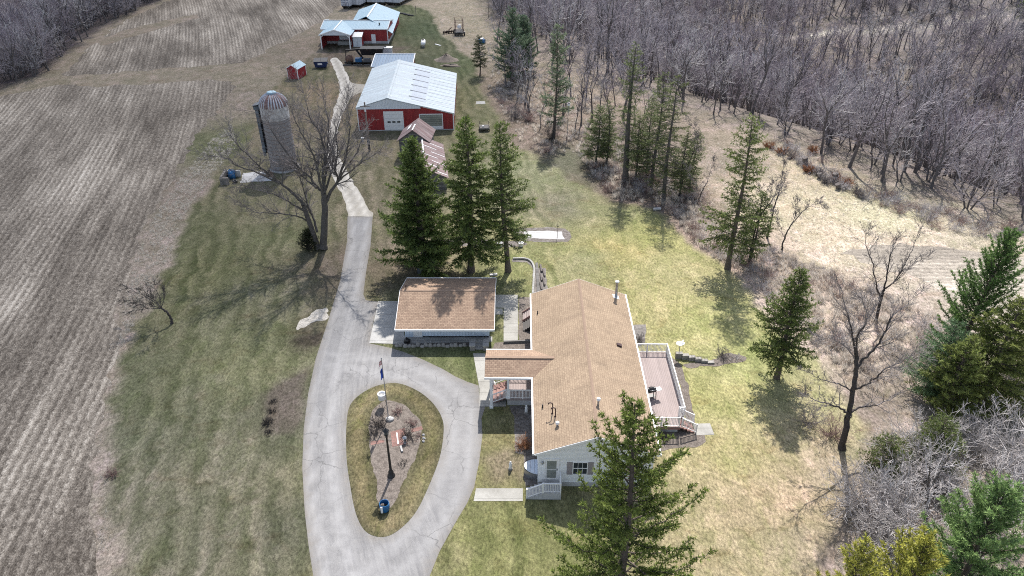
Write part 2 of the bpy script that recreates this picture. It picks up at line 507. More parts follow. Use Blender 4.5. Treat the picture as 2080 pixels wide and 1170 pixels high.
def drive_material(name, base, lanes=True, stone=0.0):
    m, nt, b = new_mat(name)
    v = coords(nt)
    uv = coords(nt, 'UV')
    n1 = noise(nt, v, 0.22, 5, 0.6, 0.5)
    n2 = noise(nt, v, 1.6, 6, 0.7)
    n3 = noise(nt, v, 22.0, 3, 0.7)
    c = mixc(nt, 1.0, base, ramp(nt, n1, [(0.3, 0.92), (0.7, 1.06)]), 'MULTIPLY')
    c = mixc(nt, 1.0, c, ramp(nt, n2, [(0.3, 0.90), (0.7, 1.10)]), 'MULTIPLY')
    c = mixc(nt, 1.0, c, ramp(nt, n3, [(0.3, 0.78), (0.7, 1.22)]), 'MULTIPLY')
    # wheel paths polished paler along the lane
    at_ = nt.nodes.new('ShaderNodeAttribute'); at_.attribute_name = 'tint'
    sp = nt.nodes.new('ShaderNodeSeparateColor'); nt.links.new(at_.outputs['Color'], sp.inputs[0])
    sx = nt.nodes.new('ShaderNodeSeparateXYZ'); nt.links.new(v, sx.inputs[0])
    cb = nt.nodes.new('ShaderNodeCombineXYZ'); nt.links.new(math2(nt, 'MULTIPLY', sp.outputs[1], 18.0), cb.inputs[0]); nt.links.new(math2(nt, 'MULTIPLY', sx.outputs[1], 0.16), cb.inputs[1])
    streak = noise(nt, cb.outputs[0], 1.6, 5, 0.7)
    c = mixc(nt, 1.0, c, ramp(nt, streak, [(0.3, (0.74, 0.74, 0.76)), (0.7, (1.20, 1.19, 1.17))]), 'MULTIPLY')
    wv = math2(nt, 'MULTIPLY', sp.outputs[0], ramp(nt, n2, [(0.25, 0.5), (0.6, 1.0)]))
    c = mixc(nt, math2(nt, 'MULTIPLY', wv, 0.75), c, tuple(min(.8, x * 1.5) for x in base))
    edge = math2(nt, 'MULTIPLY', sp.outputs[2], ramp(nt, n2, [(0.35, 0.2), (0.6, 1.0)]))
    c = mixc(nt, math2(nt, 'MULTIPLY', edge, 0.65), c, (0.17, 0.15, 0.125))
    # cracks and tar patches
    vo = nt.nodes.new('ShaderNodeTexVoronoi'); vo.feature = 'DISTANCE_TO_EDGE'
    vo.inputs['Scale'].default_value = 0.28
    dv = nt.nodes.new('ShaderNodeVectorMath'); dv.operation = 'ADD'
    nz = nd(nt, 'ShaderNodeTexNoise'); nz.inputs['Scale'].default_value = 1.1; nz.inputs['Detail'].default_value = 5
    nt.links.new(v, nz.inputs['Vector'])
    nt.links.new(v, dv.inputs[0]); nt.links.new(nz.outputs['Color'], dv.inputs[1])
    nt.links.new(dv.outputs[0], vo.inputs['Vector'])
    crack = ramp(nt, vo.outputs['Distance'], [(0.0, 1.0), (0.012, 0.0)])
    crack = math2(nt, 'MULTIPLY', crack, ramp(nt, noise(nt, v, 0.15, 2), [(0.42, 0.0), (0.56, 0.8)]))
    if stone > 0:
        gr = math2(nt, 'MULTIPLY', math2(nt, 'SUBTRACT', 1.0, sp.outputs[0]), ramp(nt, n2, [(0.3, 0.25), (0.6, 0.9)]))
        c = mixc(nt, math2(nt, 'MULTIPLY', gr, 0.6), c, (0.215, 0.195, 0.15))
    if stone == 0:
        c = mixc(nt, crack, c, tuple(x * 0.5 for x in base))
        pt = ramp(nt, noise(nt, v, 0.45, 2, 0.4), [(0.70, 0.0), (0.76, 0.35)])
        c = mixc(nt, pt, c, tuple(x * 0.6 for x in base))
    nt.links.new(c, b.inputs['Base Color'])
    b.inputs['Roughness'].default_value = 0.9
    b.inputs['Specular IOR Level'].default_value = 0.2
    bump(nt, b, math2(nt, 'ADD', n3, n2), 0.25 + stone, 0.04)
    return m

def concrete_material(name, base, joint=1.5, axis='V', crackamt=0.6):
    m, nt, b = new_mat(name)
    v = coords(nt)
    uv = coords(nt, 'UV')
    sp = nt.nodes.new('ShaderNodeSeparateXYZ'); nt.links.new(uv, sp.inputs[0])
    fr = math2(nt, 'FRACT', math2(nt, 'DIVIDE', sp.outputs[1 if axis == 'V' else 0], joint), 0)
    line = ramp(nt, fr, [(0.0, 0.62), (0.03, 1.0), (0.97, 1.0), (1.0, 0.62)])
    n1 = noise(nt, v, 0.5, 6, 0.65, 0.4); n3 = noise(nt, v, 14, 4, 0.7)
    c = mixc(nt, 1.0, base, ramp(nt, n1, [(0.3, (0.70, 0.69, 0.67)), (0.7, (1.12, 1.12, 1.12))]), 'MULTIPLY')
    c = mixc(nt, 1.0, c, ramp(nt, n3, [(0.3, 0.87), (0.7, 1.12)]), 'MULTIPLY')
    c = mixc(nt, 1.0, c, line, 'MULTIPLY')
    nt.links.new(c, b.inputs['Base Color'])
    b.inputs['Roughness'].default_value = 0.85
    b.inputs['Specular IOR Level'].default_value = 0.2
    bump(nt, b, n3, 0.15, 0.02)
    return m

M = {}
M['ground'] = ground_material()
M['field'] = field_material()
M['field_pale'] = field_material('pale_stubble', R(100), 0.09)
M['asphalt'] = drive_material('weathered_asphalt', (0.212, 0.211, 0.214))
M['gravel'] = drive_material('pale_gravel', (0.39, 0.372, 0.34), stone=0.35)
M['concrete'] = concrete_material('concrete', (0.36, 0.36, 0.355), 2.2)
M['concrete_walk'] = concrete_material('concrete_walk', (0.34, 0.335, 0.315), 1.5)
M['concrete_white'] = concrete_material('whitened_concrete', (0.46, 0.46, 0.465), 1.3)
M['mulch'] = plain('mulch', (0.115, 0.10, 0.09), 0.95, 0.55, 5.0, bmp=0.9, dirt=(0.26, 0.245, 0.235), dscale=2.2)
M['mulch_pale'] = plain('pale_mulch', (0.165, 0.142, 0.125), 0.95, 0.6, 9.0, bmp=1.0, dirt=(0.055, 0.045, 0.038), dscale=2.6)
M['shingle'] = shingle('tan_shingle', (0.325, 0.25, 0.178), (0.27, 0.205, 0.146), (0.20, 0.145, 0.105))
M['shingle_dark'] = shingle('brown_shingle', (0.335, 0.245, 0.178), (0.255, 0.18, 0.132), (0.145, 0.098, 0.077))
M['ridge'] = plain('ridge_shingle', (0.25, 0.18, 0.135), 0.9, 0.15, 6)
M['trim'] = plain('white_trim', (0.78, 0.78, 0.78), 0.5, 0.06, 2.0)
M['siding'] = lined('white_lap_siding', (0.82, 0.84, 0.86), 0.13, 'V', 0.5, 0.55, var=0.04, groove=0.82, width=0.12)
M['garage_siding'] = lined('blue_white_upright_siding', (0.62, 0.72, 0.84), 0.30, 'U', 0.5, 0.5, var=0.05, groove=0.72, width=0.1)
M['barn_red'] = lined('barn_red_steel', (0.29, 0.022, 0.026), 0.23, 'U', 0.6, 0.55, var=0.14, groove=0.70, dirt=(0.30, 0.075, 0.07), dirtamt=0.45)
M['barn_white'] = lined('white_ribbed_steel', (0.66, 0.70, 0.74), 0.25, 'U', 0.5, 0.5, var=0.05, groove=0.82)
M['roof_pale'] = lined('galvanised_roof', (0.43, 0.505, 0.55), 0.62, 'U', 0.4, 0.55, 0.0, var=0.12, groove=0.60, width=0.10, dirt=(0.34, 0.35, 0.38), dirtamt=0.85, spec=0.3)
M['roof_blue'] = lined('blue_grey_steel_roof', (0.29, 0.43, 0.52), 0.32, 'U', 0.5, 0.5, 0.0, var=0.05, groove=0.78)
M['roof_slate'] = lined('slate_blue_steel_roof', (0.14, 0.215, 0.31), 0.6, 'U', 0.5, 0.5, 0.0, var=0.08, groove=0.65)
M['rust_roof'] = lined('rusty_corrugated_roof', (0.165, 0.105, 0.105), 0.68, 'U', 0.7, 0.7, 0.2, var=0.22, groove=0.6, dirt=(0.42, 0.36, 0.36), dirtamt=0.55)
M['old_wood'] = lined('weathered_grey_boards', (0.155, 0.15, 0.145), 0.2, 'V', 0.6, 0.9, var=0.25, groove=0.45, dirt=(0.07, 0.065, 0.06))
M['slat_wood'] = lined('grey_green_slats', (0.28, 0.285, 0.245), 0.36, 'V', 0.6, 0.8, var=0.16, groove=0.5, dirt=(0.15, 0.16, 0.13))
M['deck'] = lined('faded_red_deck_boards', (0.285, 0.235, 0.226), 0.145, 'U', 0.4, 0.8, var=0.10, groove=0.72, dirt=(0.36, 0.30, 0.29))
M['deck_edge'] = plain('reddish_deck_rim', (0.27, 0.16, 0.14), 0.8, 0.2, 4)
M['brick_paver'] = shingle('red_brick_paving', (0.26, 0.15, 0.13), (0.20, 0.115, 0.10), (0.16, 0.12, 0.11))
M['silo_stave'] = None
M['glass'] = glassy('dark_glass')
M['glass_grey'] = glassy('grey_glass', (0.14, 0.15, 0.135))
M['black'] = plain('black_painted_metal', (0.012, 0.012, 0.014), 0.45, 0.2, 5, spec=0.5)
M['black_machine'] = plain('black_machine_paint', (0.015, 0.015, 0.017), 0.6, 0.4, 2, dirt=(0.06, 0.045, 0.04))
M['iron'] = plain('dark_brown_pipe', (0.055, 0.03, 0.03), 0.6, 0.3, 6)
M['steel'] = plain('galvanised_pipe', (0.33, 0.34, 0.36), 0.35, 0.15, 4, metal=0.6)
M['white_plastic'] = plain('white_plastic', (0.78, 0.79, 0.80), 0.4, 0.05, 3)
M['grey_shutter'] = plain('grey_shutter', (0.28, 0.255, 0.26), 0.7, 0.1, 6)
M['blue_plastic'] = plain('blue_barrel_plastic', (0.02, 0.11, 0.26), 0.4, 0.2, 4)
M['soil'] = plain('dark_soil', (0.05, 0.04, 0.033), 0.95, 0.4, 6, bmp=0.6)
M['stone'] = plain('weathered_stone_block', (0.30, 0.285, 0.265), 0.9, 0.3, 3, bmp=0.5, dirt=(0.14, 0.13, 0.12))
M['rubble'] = plain('mixed_rubble', (0.19, 0.175, 0.165), 0.95, 0.5, 4, bmp=0.8, dirt=(0.07, 0.065, 0.06), dscale=1.4)
M['spill'] = plain('pale_gravel_spill', (0.43, 0.405, 0.37), 0.95, 0.6, 7, bmp=1.0, dirt=(0.19, 0.175, 0.15), dscale=2.4)
M['dirt'] = plain('bare_dirt', (0.22, 0.185, 0.155), 0.95, 0.35, 2.5, bmp=0.7)
M['bark'] = plain('grey_bark', (0.105, 0.095, 0.088), 0.95, 0.45, 6, bmp=0.7)
M['bark_dark'] = plain('dark_bark', (0.062, 0.054, 0.052), 0.95, 0.4, 6, bmp=0.7)
M['twig'] = plain('grey_twigs', (0.20, 0.18, 0.178), 0.9, 0.25, 0.7)
M['twig_pale'] = plain('pale_dead_twigs', (0.50, 0.47, 0.465), 0.9, 0.3, 0.8)
M['twig_wood'] = plain('violet_grey_twigs', (0.36, 0.33, 0.355), 0.9, 0.4, 0.25)
M['twig_dusk'] = plain('purple_brown_twigs', (0.245, 0.21, 0.24), 0.9, 0.4, 0.25)
M['twig_silver'] = plain('silver_grey_twigs', (0.45, 0.43, 0.435), 0.9, 0.4, 0.25)
M['bark_wood'] = plain('woodland_bark', (0.12, 0.108, 0.106), 0.95, 0.35, 2.0)
M['conifer_bark'] = plain('conifer_bark', (0.115, 0.095, 0.082), 0.95, 0.35, 6, bmp=0.7)
M['needles'] = leafy('needles', 0.34)
M['dry_blade'] = leafy('dry_stalks', 0.5, 0.2)
M['log_bark'] = plain('log_bark', (0.13, 0.115, 0.11), 0.95, 0.4, 5, bmp=0.6)
M['log_end'] = plain('sawn_log_end', (0.42, 0.30, 0.20), 0.8, 0.2, 8)
M['bin_grey'] = plain('grey_bin_plastic', (0.10, 0.11, 0.12), 0.5, 0.1, 4)
M['pole'] = plain('weathered_pole', (0.20, 0.165, 0.14), 0.9, 0.25, 5)
M['dumpster'] = plain('navy_painted_steel', (0.02, 0.035, 0.10), 0.5, 0.2, 3)
M['trailer'] = lined('faded_white_trailer_side', (0.58, 0.61, 0.66), 0.5, 'U', 0.3, 0.5, var=0.10, groove=0.75, dirt=(0.30, 0.28, 0.28))
M['flag_red'] = plain('red_flag_cloth', (0.45, 0.03, 0.04), 0.8, 0.1, 5)
M['flag_blue'] = plain('blue_flag_cloth', (0.04, 0.10, 0.48), 0.8, 0.15, 5)
M['blue_cover'] = lined('pale_blue_ribbed_cover', (0.55, 0.62, 0.72), 0.3, 'V', 0.5, 0.4, var=0.05, groove=0.6)
M['bare_boards'] = plain('rusty_iron', (0.14, 0.085, 0.065), 0.8, 0.4, 4)
# ------------------------------------------------------------------ terrain
def poly_px(pts, z=0.0):
    return np.array([at(x, y, z)[:2] for x, y in pts])

def inside(P, X, Y):
    r = np.zeros(X.shape, bool)
    n = len(P)
    for i in range(n):
        x0, y0 = P[i]; x1, y1 = P[(i + 1) % n]
        if y0 == y1: continue
        c = ((y0 > Y) != (y1 > Y)) & (X < (x1 - x0) * (Y - y0) / (y1 - y0) + x0)
        r ^= c
    return r

def dist(P, X, Y, closed=True):
    d = np.full(X.shape, 1e9)
    n = len(P)
    for i in range(n if closed else n - 1):
        a = P[i]; b = P[(i + 1) % n]
        vx, vy = b - a
        L2 = vx * vx + vy * vy + 1e-9
        t = np.clip(((X - a[0]) * vx + (Y - a[1]) * vy) / L2, 0, 1)
        d = np.minimum(d, np.hypot(X - a[0] - t * vx, Y - a[1] - t * vy))
    return d

def sdist(P, X, Y):
    d = dist(P, X, Y)
    return np.where(inside(P, X, Y), d, -d)

edgeR = np.vstack([[[120, 40], [85, 62]], poly_px([(2080, 455), (1900, 415), (1740, 355), (1600, 285), (1450, 235), (1300, 190), (1150, 140), (1050, 90), (1005, 40), (985, 0)]), [[-8, 290], [-20, 360]]])
woodR = np.vstack([edgeR, [[-20, 900], [900, 900], [900, -50], [120, -50]]])
edgeL = np.vstack([[[-125, 60]], poly_px([(-120, 230), (0, 182), (105, 150), (160, 97), (240, 42), (330, 0)]), [[-102, 300], [-95, 400]]])
woodL = np.vstack([edgeL, [[-95, 900], [-900, 900], [-900, 60]]])

def catmull(P, n=6, closed=True):
    P = np.asarray(P, float); N = len(P); out = []
    rng_ = range(N if closed else N - 1)
    for i in rng_:
        if closed: p0, p1, p2, p3 = P[(i - 1) % N], P[i], P[(i + 1) % N], P[(i + 2) % N]
        else: p0, p1, p2, p3 = P[max(i - 1, 0)], P[i], P[i + 1], P[min(i + 2, N - 1)]
        for k_ in range(n):
            t = k_ / n
            out.append(0.5 * ((2 * p1) + (p2 - p0) * t + (2 * p0 - 5 * p1 + 4 * p2 - p3) * t * t + (3 * p1 - p0 - 3 * p2 + p3) * t ** 3))
    if not closed: out.append(P[-1])
    return np.array(out)

def smooth(t):
    t = np.clip(t, 0, 1)
    return t * t * (3 - 2 * t)

def height(X, Y):
    X = np.asarray(X, float); Y = np.asarray(Y, float)
    sr = sdist(woodR, X, Y)
    sl = sdist(woodL, X, Y)
    h = -27 * smooth(sr / 80) + 0.24 * np.clip(sr - 95, 0, 330)
    h += -24 * smooth(sl / 65) + 0.20 * np.clip(sl - 80, 0, 300)
    h += np.where(sr > 0, np.clip(sr / 40, 0, 1) * 1.6 * np.sin(X * 0.07 + 1.2) * np.sin(Y * 0.055), 0)
    return h

def hz(x, y):
    return float(height(np.array([x]), np.array([y]))[0])

def lattice_noise(X, Y, s, seed):
    """smooth value noise for jittering borders"""
    rg = np.random.default_rng(seed)
    T = rg.random((64, 64))
    x = X / s; y = Y / s
    i = np.floor(x).astype(int); j = np.floor(y).astype(int)
    fx = x - i; fy = y - j
    fx = fx * fx * (3 - 2 * fx); fy = fy * fy * (3 - 2 * fy)
    g = lambda a, b: T[a % 64, b % 64]
    return (g(i, j) * (1 - fx) + g(i + 1, j) * fx) * (1 - fy) + (g(i, j + 1) * (1 - fx) + g(i + 1, j + 1) * fx) * fy - 0.5

def steps(parts):
    o = []
    for a, b, s in parts:
        o.append(np.arange(a, b, s))
    return np.concatenate(o)

gx = np.concatenate([steps([(-900, -300, 40), (-300, -135, 7), (-135, -60, 1.5), (-60, 70, 0.6), (70, 130, 1.5), (130, 420, 6), (420, 900, 40)]), [900]])
gy = np.concatenate([steps([(-60, 14, 6), (14, 130, 0.6), (130, 240, 1.1), (240, 480, 6), (480, 900, 40)]), [900]])
GX, GY = np.meshgrid(gx, gy, indexing='xy')
GZ = height(GX, GY)

lawn_poly = poly_px([(262, 1230), (244, 1170), (222, 1040), (214, 900), (236, 780), (262, 700), (318, 600), (352, 520), (374, 450), (420, 385), (452, 345), (500, 290), (520, 240), (540, 190), (575, 160), (600, 135), (640, 110), (690, 70), (720, 45), (750, 20), (830, 10), (880, 25), (884, 50), (905, 75), (965, 130), (972, 160), (985, 195), (1005, 235), (1015, 260), (1040, 290), (1110, 335), (1180, 375), (1240, 410), (1330, 420), (1370, 480), (1440, 530), (1530, 590), (1560, 660), (1640, 720), (1700, 790), (1750, 850), (1740, 950), (1700, 1060), (1690, 1230)])
LAWN = lawn_poly
# colours of the dormant grass, seen from place to place: (pixel, colour)
CP = [((400, 480), (100, 104, 78)), ((420, 560), (104, 108, 80)), ((330, 780), (112, 116, 92)), ((280, 900), (112, 116, 96)), ((450, 950), (126, 126, 106)), ((500, 740), (124, 128, 98)),
      ((560, 600), (118, 120, 98)), ((650, 560), (112, 106, 94)), ((560, 480), (108, 112, 86)), ((270, 1050), (124, 124, 106)), ((420, 1120), (120, 120, 102)), ((580, 1080), (106, 106, 92)),
      ((590, 850), (104, 106, 90)), ((480, 300), (112, 116, 88)), ((560, 420), (118, 116, 96)), ((640, 190), (138, 126, 106)), ((610, 250), (128, 120, 104)), ((540, 160), (150, 142, 130)), ((560, 210), (130, 126, 106)),
      ((640, 150), (112, 112, 90)), ((720, 300), (122, 118, 100)), ((760, 400), (122, 118, 100)), ((800, 500), (124, 118, 102)), ((900, 530), (128, 124, 100)), ((1010, 570), (140, 142, 104)),
      ((700, 120), (126, 116, 104)), ((600, 110), (146, 136, 126)), ((880, 60), (84, 96, 70)), ((870, 130), (92, 98, 76)), ((840, 20), (104, 112, 84)), ((950, 130), (92, 102, 74)), ((950, 200), (114, 116, 90)),
      ((960, 280), (122, 122, 98)), ((1060, 360), (140, 142, 116)), ((1130, 420), (138, 140, 112)), ((1160, 330), (118, 124, 98)), ((1250, 430), (148, 154, 108)), ((1160, 540), (160, 164, 116)), ((1060, 540), (150, 152, 108)),
      ((1250, 510), (182, 180, 118)), ((1340, 470), (172, 178, 112)), ((1380, 560), (188, 188, 132)), ((1320, 620), (190, 188, 130)), ((1440, 660), (188, 192, 126)), ((1550, 720), (176, 186, 120)),
      ((1450, 800), (184, 188, 122)), ((1480, 930), (190, 188, 130)), ((1540, 1020), (190, 180, 138)), ((1620, 1000), (194, 182, 142)), ((1500, 1120), (178, 174, 128)), ((1640, 1120), (190, 180, 148)), ((1000, 1100), (138, 138, 96)),
      ((1000, 930), (138, 134, 98)), ((1100, 1110), (142, 142, 100)), ((1700, 960), (192, 184, 150)), ((1660, 780), (190, 190, 140)), ((900, 740), (120, 125, 92)), ((840, 830), (128, 126, 96)),
      ((870, 950), (148, 144, 106)), ((760, 1060), (124, 122, 94)), ((960, 740), (120, 126, 90)),
      # meadow and rough ground
      ((1600, 420), (222, 212, 188)), ((1700, 500), (230, 219, 198)), ((1850, 520), (226, 214, 198)), ((1640, 350), (212, 200, 178)), ((1950, 570), (214, 204, 194)), ((1780, 430), (222, 218, 190)),
      ((1640, 600), (222, 208, 196)), ((1750, 640), (224, 210, 197)), ((1850, 640), (214, 202, 194)), ((1560, 540), (196, 178, 168)), ((1430, 500), (188, 172, 162)), ((1380, 440), (160, 146, 138)),
      ((1250, 330), (136, 124, 116)), ((1100, 280), (146, 134, 126)), ((1040, 230), (146, 134, 126)), ((1000, 190), (140, 130, 120)), ((960, 100), (164, 154, 142)), ((920, 60), (176, 166, 152)), ((960, 20), (178, 168, 154)), ((1300, 280), (150, 138, 132)), ((1500, 330), (166, 156, 146)),
      ((1880, 900), (160, 150, 142)), ((1800, 1050), (150, 138, 132)), ((2000, 1000), (150, 138, 132)), ((2000, 700), (180, 172, 162)),
      ((250, 700), (166, 156, 148)), ((290, 600), (164, 154, 148)), ((200, 960), (170, 160, 154)), ((400, 380), (150, 140, 134)), ((500, 150), (156, 146, 134)), ((470, 200), (152, 142, 134)), ((250, 155), (160, 150, 138))]
cpx = np.array([at(*p)[:2] for p, c in CP])
cpc = np.array([alb(*c) for p, c in CP])
for i_, (p_, c_) in enumerate(CP):
    x_, y_ = cpx[i_]
    if ((x_ + 95) / 97) ** 2 + ((y_ - 150) / 185) ** 2 < 1: cpc[i_] *= (1.27, 1.20, 1.26) if inside(LAWN, cpx[i_:i_ + 1, 0], cpx[i_:i_ + 1, 1])[0] else (1.20, 1.19, 1.14)          # grass colours brightened under the cloud, offsetting its shade
    elif x_ > 3: cpc[i_] *= (0.99, 0.91, 1.10) if i_ < CP.index(((1600, 420), (222, 212, 188))) else (.98, .96, .95)

wob = lattice_noise(GX, GY, 3.0, 1) * 3.0 + lattice_noise(GX, GY, 1.1, 2) * 1.6
sl = sdist(lawn_poly, GX, GY) + wob * 0.5
def idw(mask_lawn):
    PX = np.stack([GX, GY], -1)
    lawn_cp = inside(lawn_poly, cpx[:, 0], cpx[:, 1]) == mask_lawn
    num = np.zeros(GX.shape + (3,)); den = np.zeros(GX.shape)
    for p, c in zip(cpx[lawn_cp], cpc[lawn_cp]):
        w = 1.0 / ((GX - p[0] + wob) ** 2 + (GY - p[1] + wob) ** 2 + 3.0) ** 1.5
        num += w[..., None] * c; den += w
    return num / den[..., None]
cl, cr = idw(True), idw(False)
k = smooth((sl + 0.5) / 1.0)[..., None]
col = cl * k + cr * (1 - k)
kind = np.zeros(GX.shape + (3,))
kind[..., 0] = smooth((sl + 0.5)) * np.where(GX < 5, 1.0, 0.35)
kind[..., 1] = 1 - smooth(sl + 0.5)
kind[..., 2] = smooth(sl + 0.5) * np.where(GX < -12, 0.55, 0.6)
# woodland floor: leaf litter
sr = sdist(woodR, GX, GY) + wob
sL = sdist(woodL, GX, GY) + wob
wf = np.array(alb(150, 141, 136))
k = smooth((sr + 6) / 10)[..., None] * 1.0
hill = smooth((sr - 110) / 50)[..., None]
col = col * (1 - k) + (wf * (1 - hill) + np.array(alb(150, 144, 145)) * hill) * k
k = smooth((sL + 1) / 4)[..., None]
col = col * (1 - k) + np.array(alb(112, 104, 106)) * k
# a farm track benched into the far hillside: dark cut bank above a pale tread
def ray_ground(px, py):
    a = (px - 1040) / FPX; b = (585 - py) / FPX
    d = np.array((a, math.cos(PITCH) + b * math.sin(PITCH), -math.sin(PITCH) + b * math.cos(PITCH)))
    t = np.arange(40, 600, .5)
    z = CAM_H + d[2] * t - height(d[0] * t, d[1] * t)
    i = int(np.argmax(z < 0))
    return d[:2] * t[i]
bench_line = catmull(np.array([ray_ground(*p) for p in ((1470, 66), (1560, 76), (1650, 72), (1740, 62), (1830, 56), (1920, 46), (2010, 34), (2090, 18))]), 6, False)
bd = dist(bench_line, GX, GY, False)
k = np.exp(-(bd / 3.0) ** 2)[..., None]
col = col * (1 - k) + np.array((.46, .43, .40)) * k
k = np.exp(-((dist(bench_line + np.array((0, 5.5)), GX, GY, False)) / 2.6) ** 2)[..., None]
col = col * (1 - k) + np.array((.07, .06, .055)) * k
# brown beds of old mulch beside the drive, thin soil under the trees
def patch(pts, c, soft=1.0, lit=0.8, amt=1.0):
    global col
    P = poly_px(pts)
    k = smooth((sdist(P, GX, GY) + wob * 0.25 + soft * 0.5) / soft) * amt
    col = col * (1 - k[..., None]) + np.array(alb(*c)) * k[..., None]
    kind[..., 1] = np.maximum(kind[..., 1] * (1 - k), k * lit)
    kind[..., 0] *= (1 - k); kind[..., 2] *= (1 - k)
patch([(530, 880), (540, 800), (575, 775), (630, 745), (620, 800), (612, 860), (590, 880)], (122, 114, 106), 1.0)
patch([(655, 640), (690, 560), (700, 500), (690, 470), (670, 520), (640, 600), (590, 690), (600, 720), (640, 715)], (116, 108, 98), 2.5, 0.5, 0.7)
patch([(600, 690), (660, 672), (655, 700), (620, 706)], (96, 88, 80), 0.6)
patch([(750, 545), (770, 520), (870, 540), (950, 560), (900, 580), (780, 590), (745, 608)], (112, 104, 90), 1.5, 0.6, 0.7)
patch([(690, 450), (700, 470), (690, 560), (660, 640), (640, 690), (655, 690), (690, 600), (706, 520), (712, 450)], (116, 106, 94), 1.0, 0.5, 0.5)
patch([(700, 110), (760, 96), (830, 96), (800, 108), (720, 140), (690, 130), (660, 108)], (124, 114, 104), 3.0, 0.6)
patch([(1040, 960), (1000, 985), (990, 930), (1030, 905), (1066, 920), (1062, 985)], (150, 138, 120), 1.2, 0.6, 0.8)
patch([(1180, 330), (1240, 410), (1330, 420), (1420, 440), (1440, 390), (1380, 340), (1290, 300), (1200, 290)], (112, 101, 95), 4.0, 1.0, 0.85)
patch([(1010, 215), (1060, 250), (1090, 250), (1085, 215), (1030, 200)], (112, 98, 96), 3.0, 1.0, 0.7)
patch([(1690, 1170), (1700, 1040), (1760, 900), (1850, 830), (2080, 760), (2080, 1230), (1690, 1230)], (182, 171, 160), 2.5, 1.0, 0.8)

NY, NX = GX.shape
idx = np.arange(NX * NY).reshape(NY, NX)
F = np.stack([idx[:-1, :-1], idx[:-1, 1:], idx[1:, 1:], idx[1:, :-1]], -1).reshape(-1, 4)
me = np_mesh('ground', np.stack([GX, GY, GZ], -1).reshape(-1, 3), F, True, col.reshape(-1, 3))
ka = me.color_attributes.new('kind', 'FLOAT_COLOR', 'POINT')
kk = np.ones((NX * NY, 4), np.float32); kk[:, :3] = kind.reshape(-1, 3)
ka.data.foreach_set('color', kk.ravel())
ground = link_mesh('ground', me, None, M['ground'])
tag(ground, kind='structure')

# a summer-size cumulus high beyond the farm: its shade lies over the left lawn and field
def make_cloud():
    cz = 300.0
    off = (sd.x / sd.z * cz, sd.y / sd.z * cz)
    c = np.array((-91.5 + off[0], 150 + off[1], cz))
    V, F = [], []
    nu, nv = 48, 24
    rg = np.random.default_rng(4)
    ph = rg.uniform(0, 6.28, (6, 2))
    for j in range(nv + 1):
        b = -math.pi / 2 + math.pi * j / nv
        for i in range(nu):
            t = 2 * math.pi * i / nu
            k = 1 + .07 * math.sin(3 * t + ph[0, 0]) + .05 * math.sin(5 * t + 2 * b + ph[1, 0]) + .04 * math.sin(9 * t - 3 * b + ph[2, 0])
            zz = math.sin(b) * (34 if b > 0 else 16) * (1 + .12 * math.sin(4 * t + ph[3, 0]) * math.cos(b))
            V.append((c[0] + 102 * k * math.cos(b) * math.cos(t), c[1] + 190 * k * math.cos(b) * math.sin(t), c[2] + zz))
    for j in range(nv):
        for i in range(nu):
            F.append((j * nu + i, j * nu + (i + 1) % nu, (j + 1) * nu + (i + 1) % nu, (j + 1) * nu + i))
    m, nt, b = new_mat('cloud_vapour')
    nt.nodes.remove(b)
    vol = nt.nodes.new('ShaderNodeVolumePrincipled')
    vol.inputs['Color'].default_value = (.97, .975, 1, 1)
    vol.inputs['Density'].default_value = 0.020
    vol.inputs['Anisotropy'].default_value = 0.5
    nt.links.new(vol.outputs[0], nt.nodes['Material Output'].inputs['Volume'])
    o = link_mesh('cloud', np_mesh('cloud', np.array(V), np.array(F), True), None, m)
    return tag(o, kind='structure')
make_cloud()


# ------------------------------------------------------------------ flat sheets laid on the ground
def sheet(name, P, z, mat_, jitter=0.0, seed=0, smooth_n=0, kind='structure', parent=None, grid=None):
    P = np.asarray(P, float)
    if smooth_n: P = catmull(P, smooth_n)
    if jitter:
        # densify and roughen the border
        Q = []
        for i in range(len(P)):
            a, b = P[i], P[(i + 1) % len(P)]
            m_ = max(1, int(np.hypot(*(b - a)) / max(0.15, jitter * 1.5)))
            for k_ in range(m_): Q.append(a + (b - a) * k_ / m_)
        P = np.array(Q)
        J = lattice_noise(P[:, 0], P[:, 1], 0.9, seed) + lattice_noise(P[:, 0], P[:, 1], 0.33, seed + 1) * 0.6
        J2 = lattice_noise(P[:, 1], P[:, 0], 0.9, seed + 2) + lattice_noise(P[:, 1], P[:, 0], 0.33, seed + 3) * 0.6
        P = P + np.stack([J, J2], 1) * jitter * 1.6
    mb = MB()
    mb.add([(x, y, z) for x, y in P], [tuple(range(len(P)))])
    # keep the face pointing up
    A = sum(P[i][0] * P[(i + 1) % len(P)][1] - P[(i + 1) % len(P)][0] * P[i][1] for i in range(len(P)))
    if A < 0: mb.f[0] = mb.f[0][::-1]
    o = mb.build(name, mat_, parent)
    if kind: o['kind'] = kind
    return o

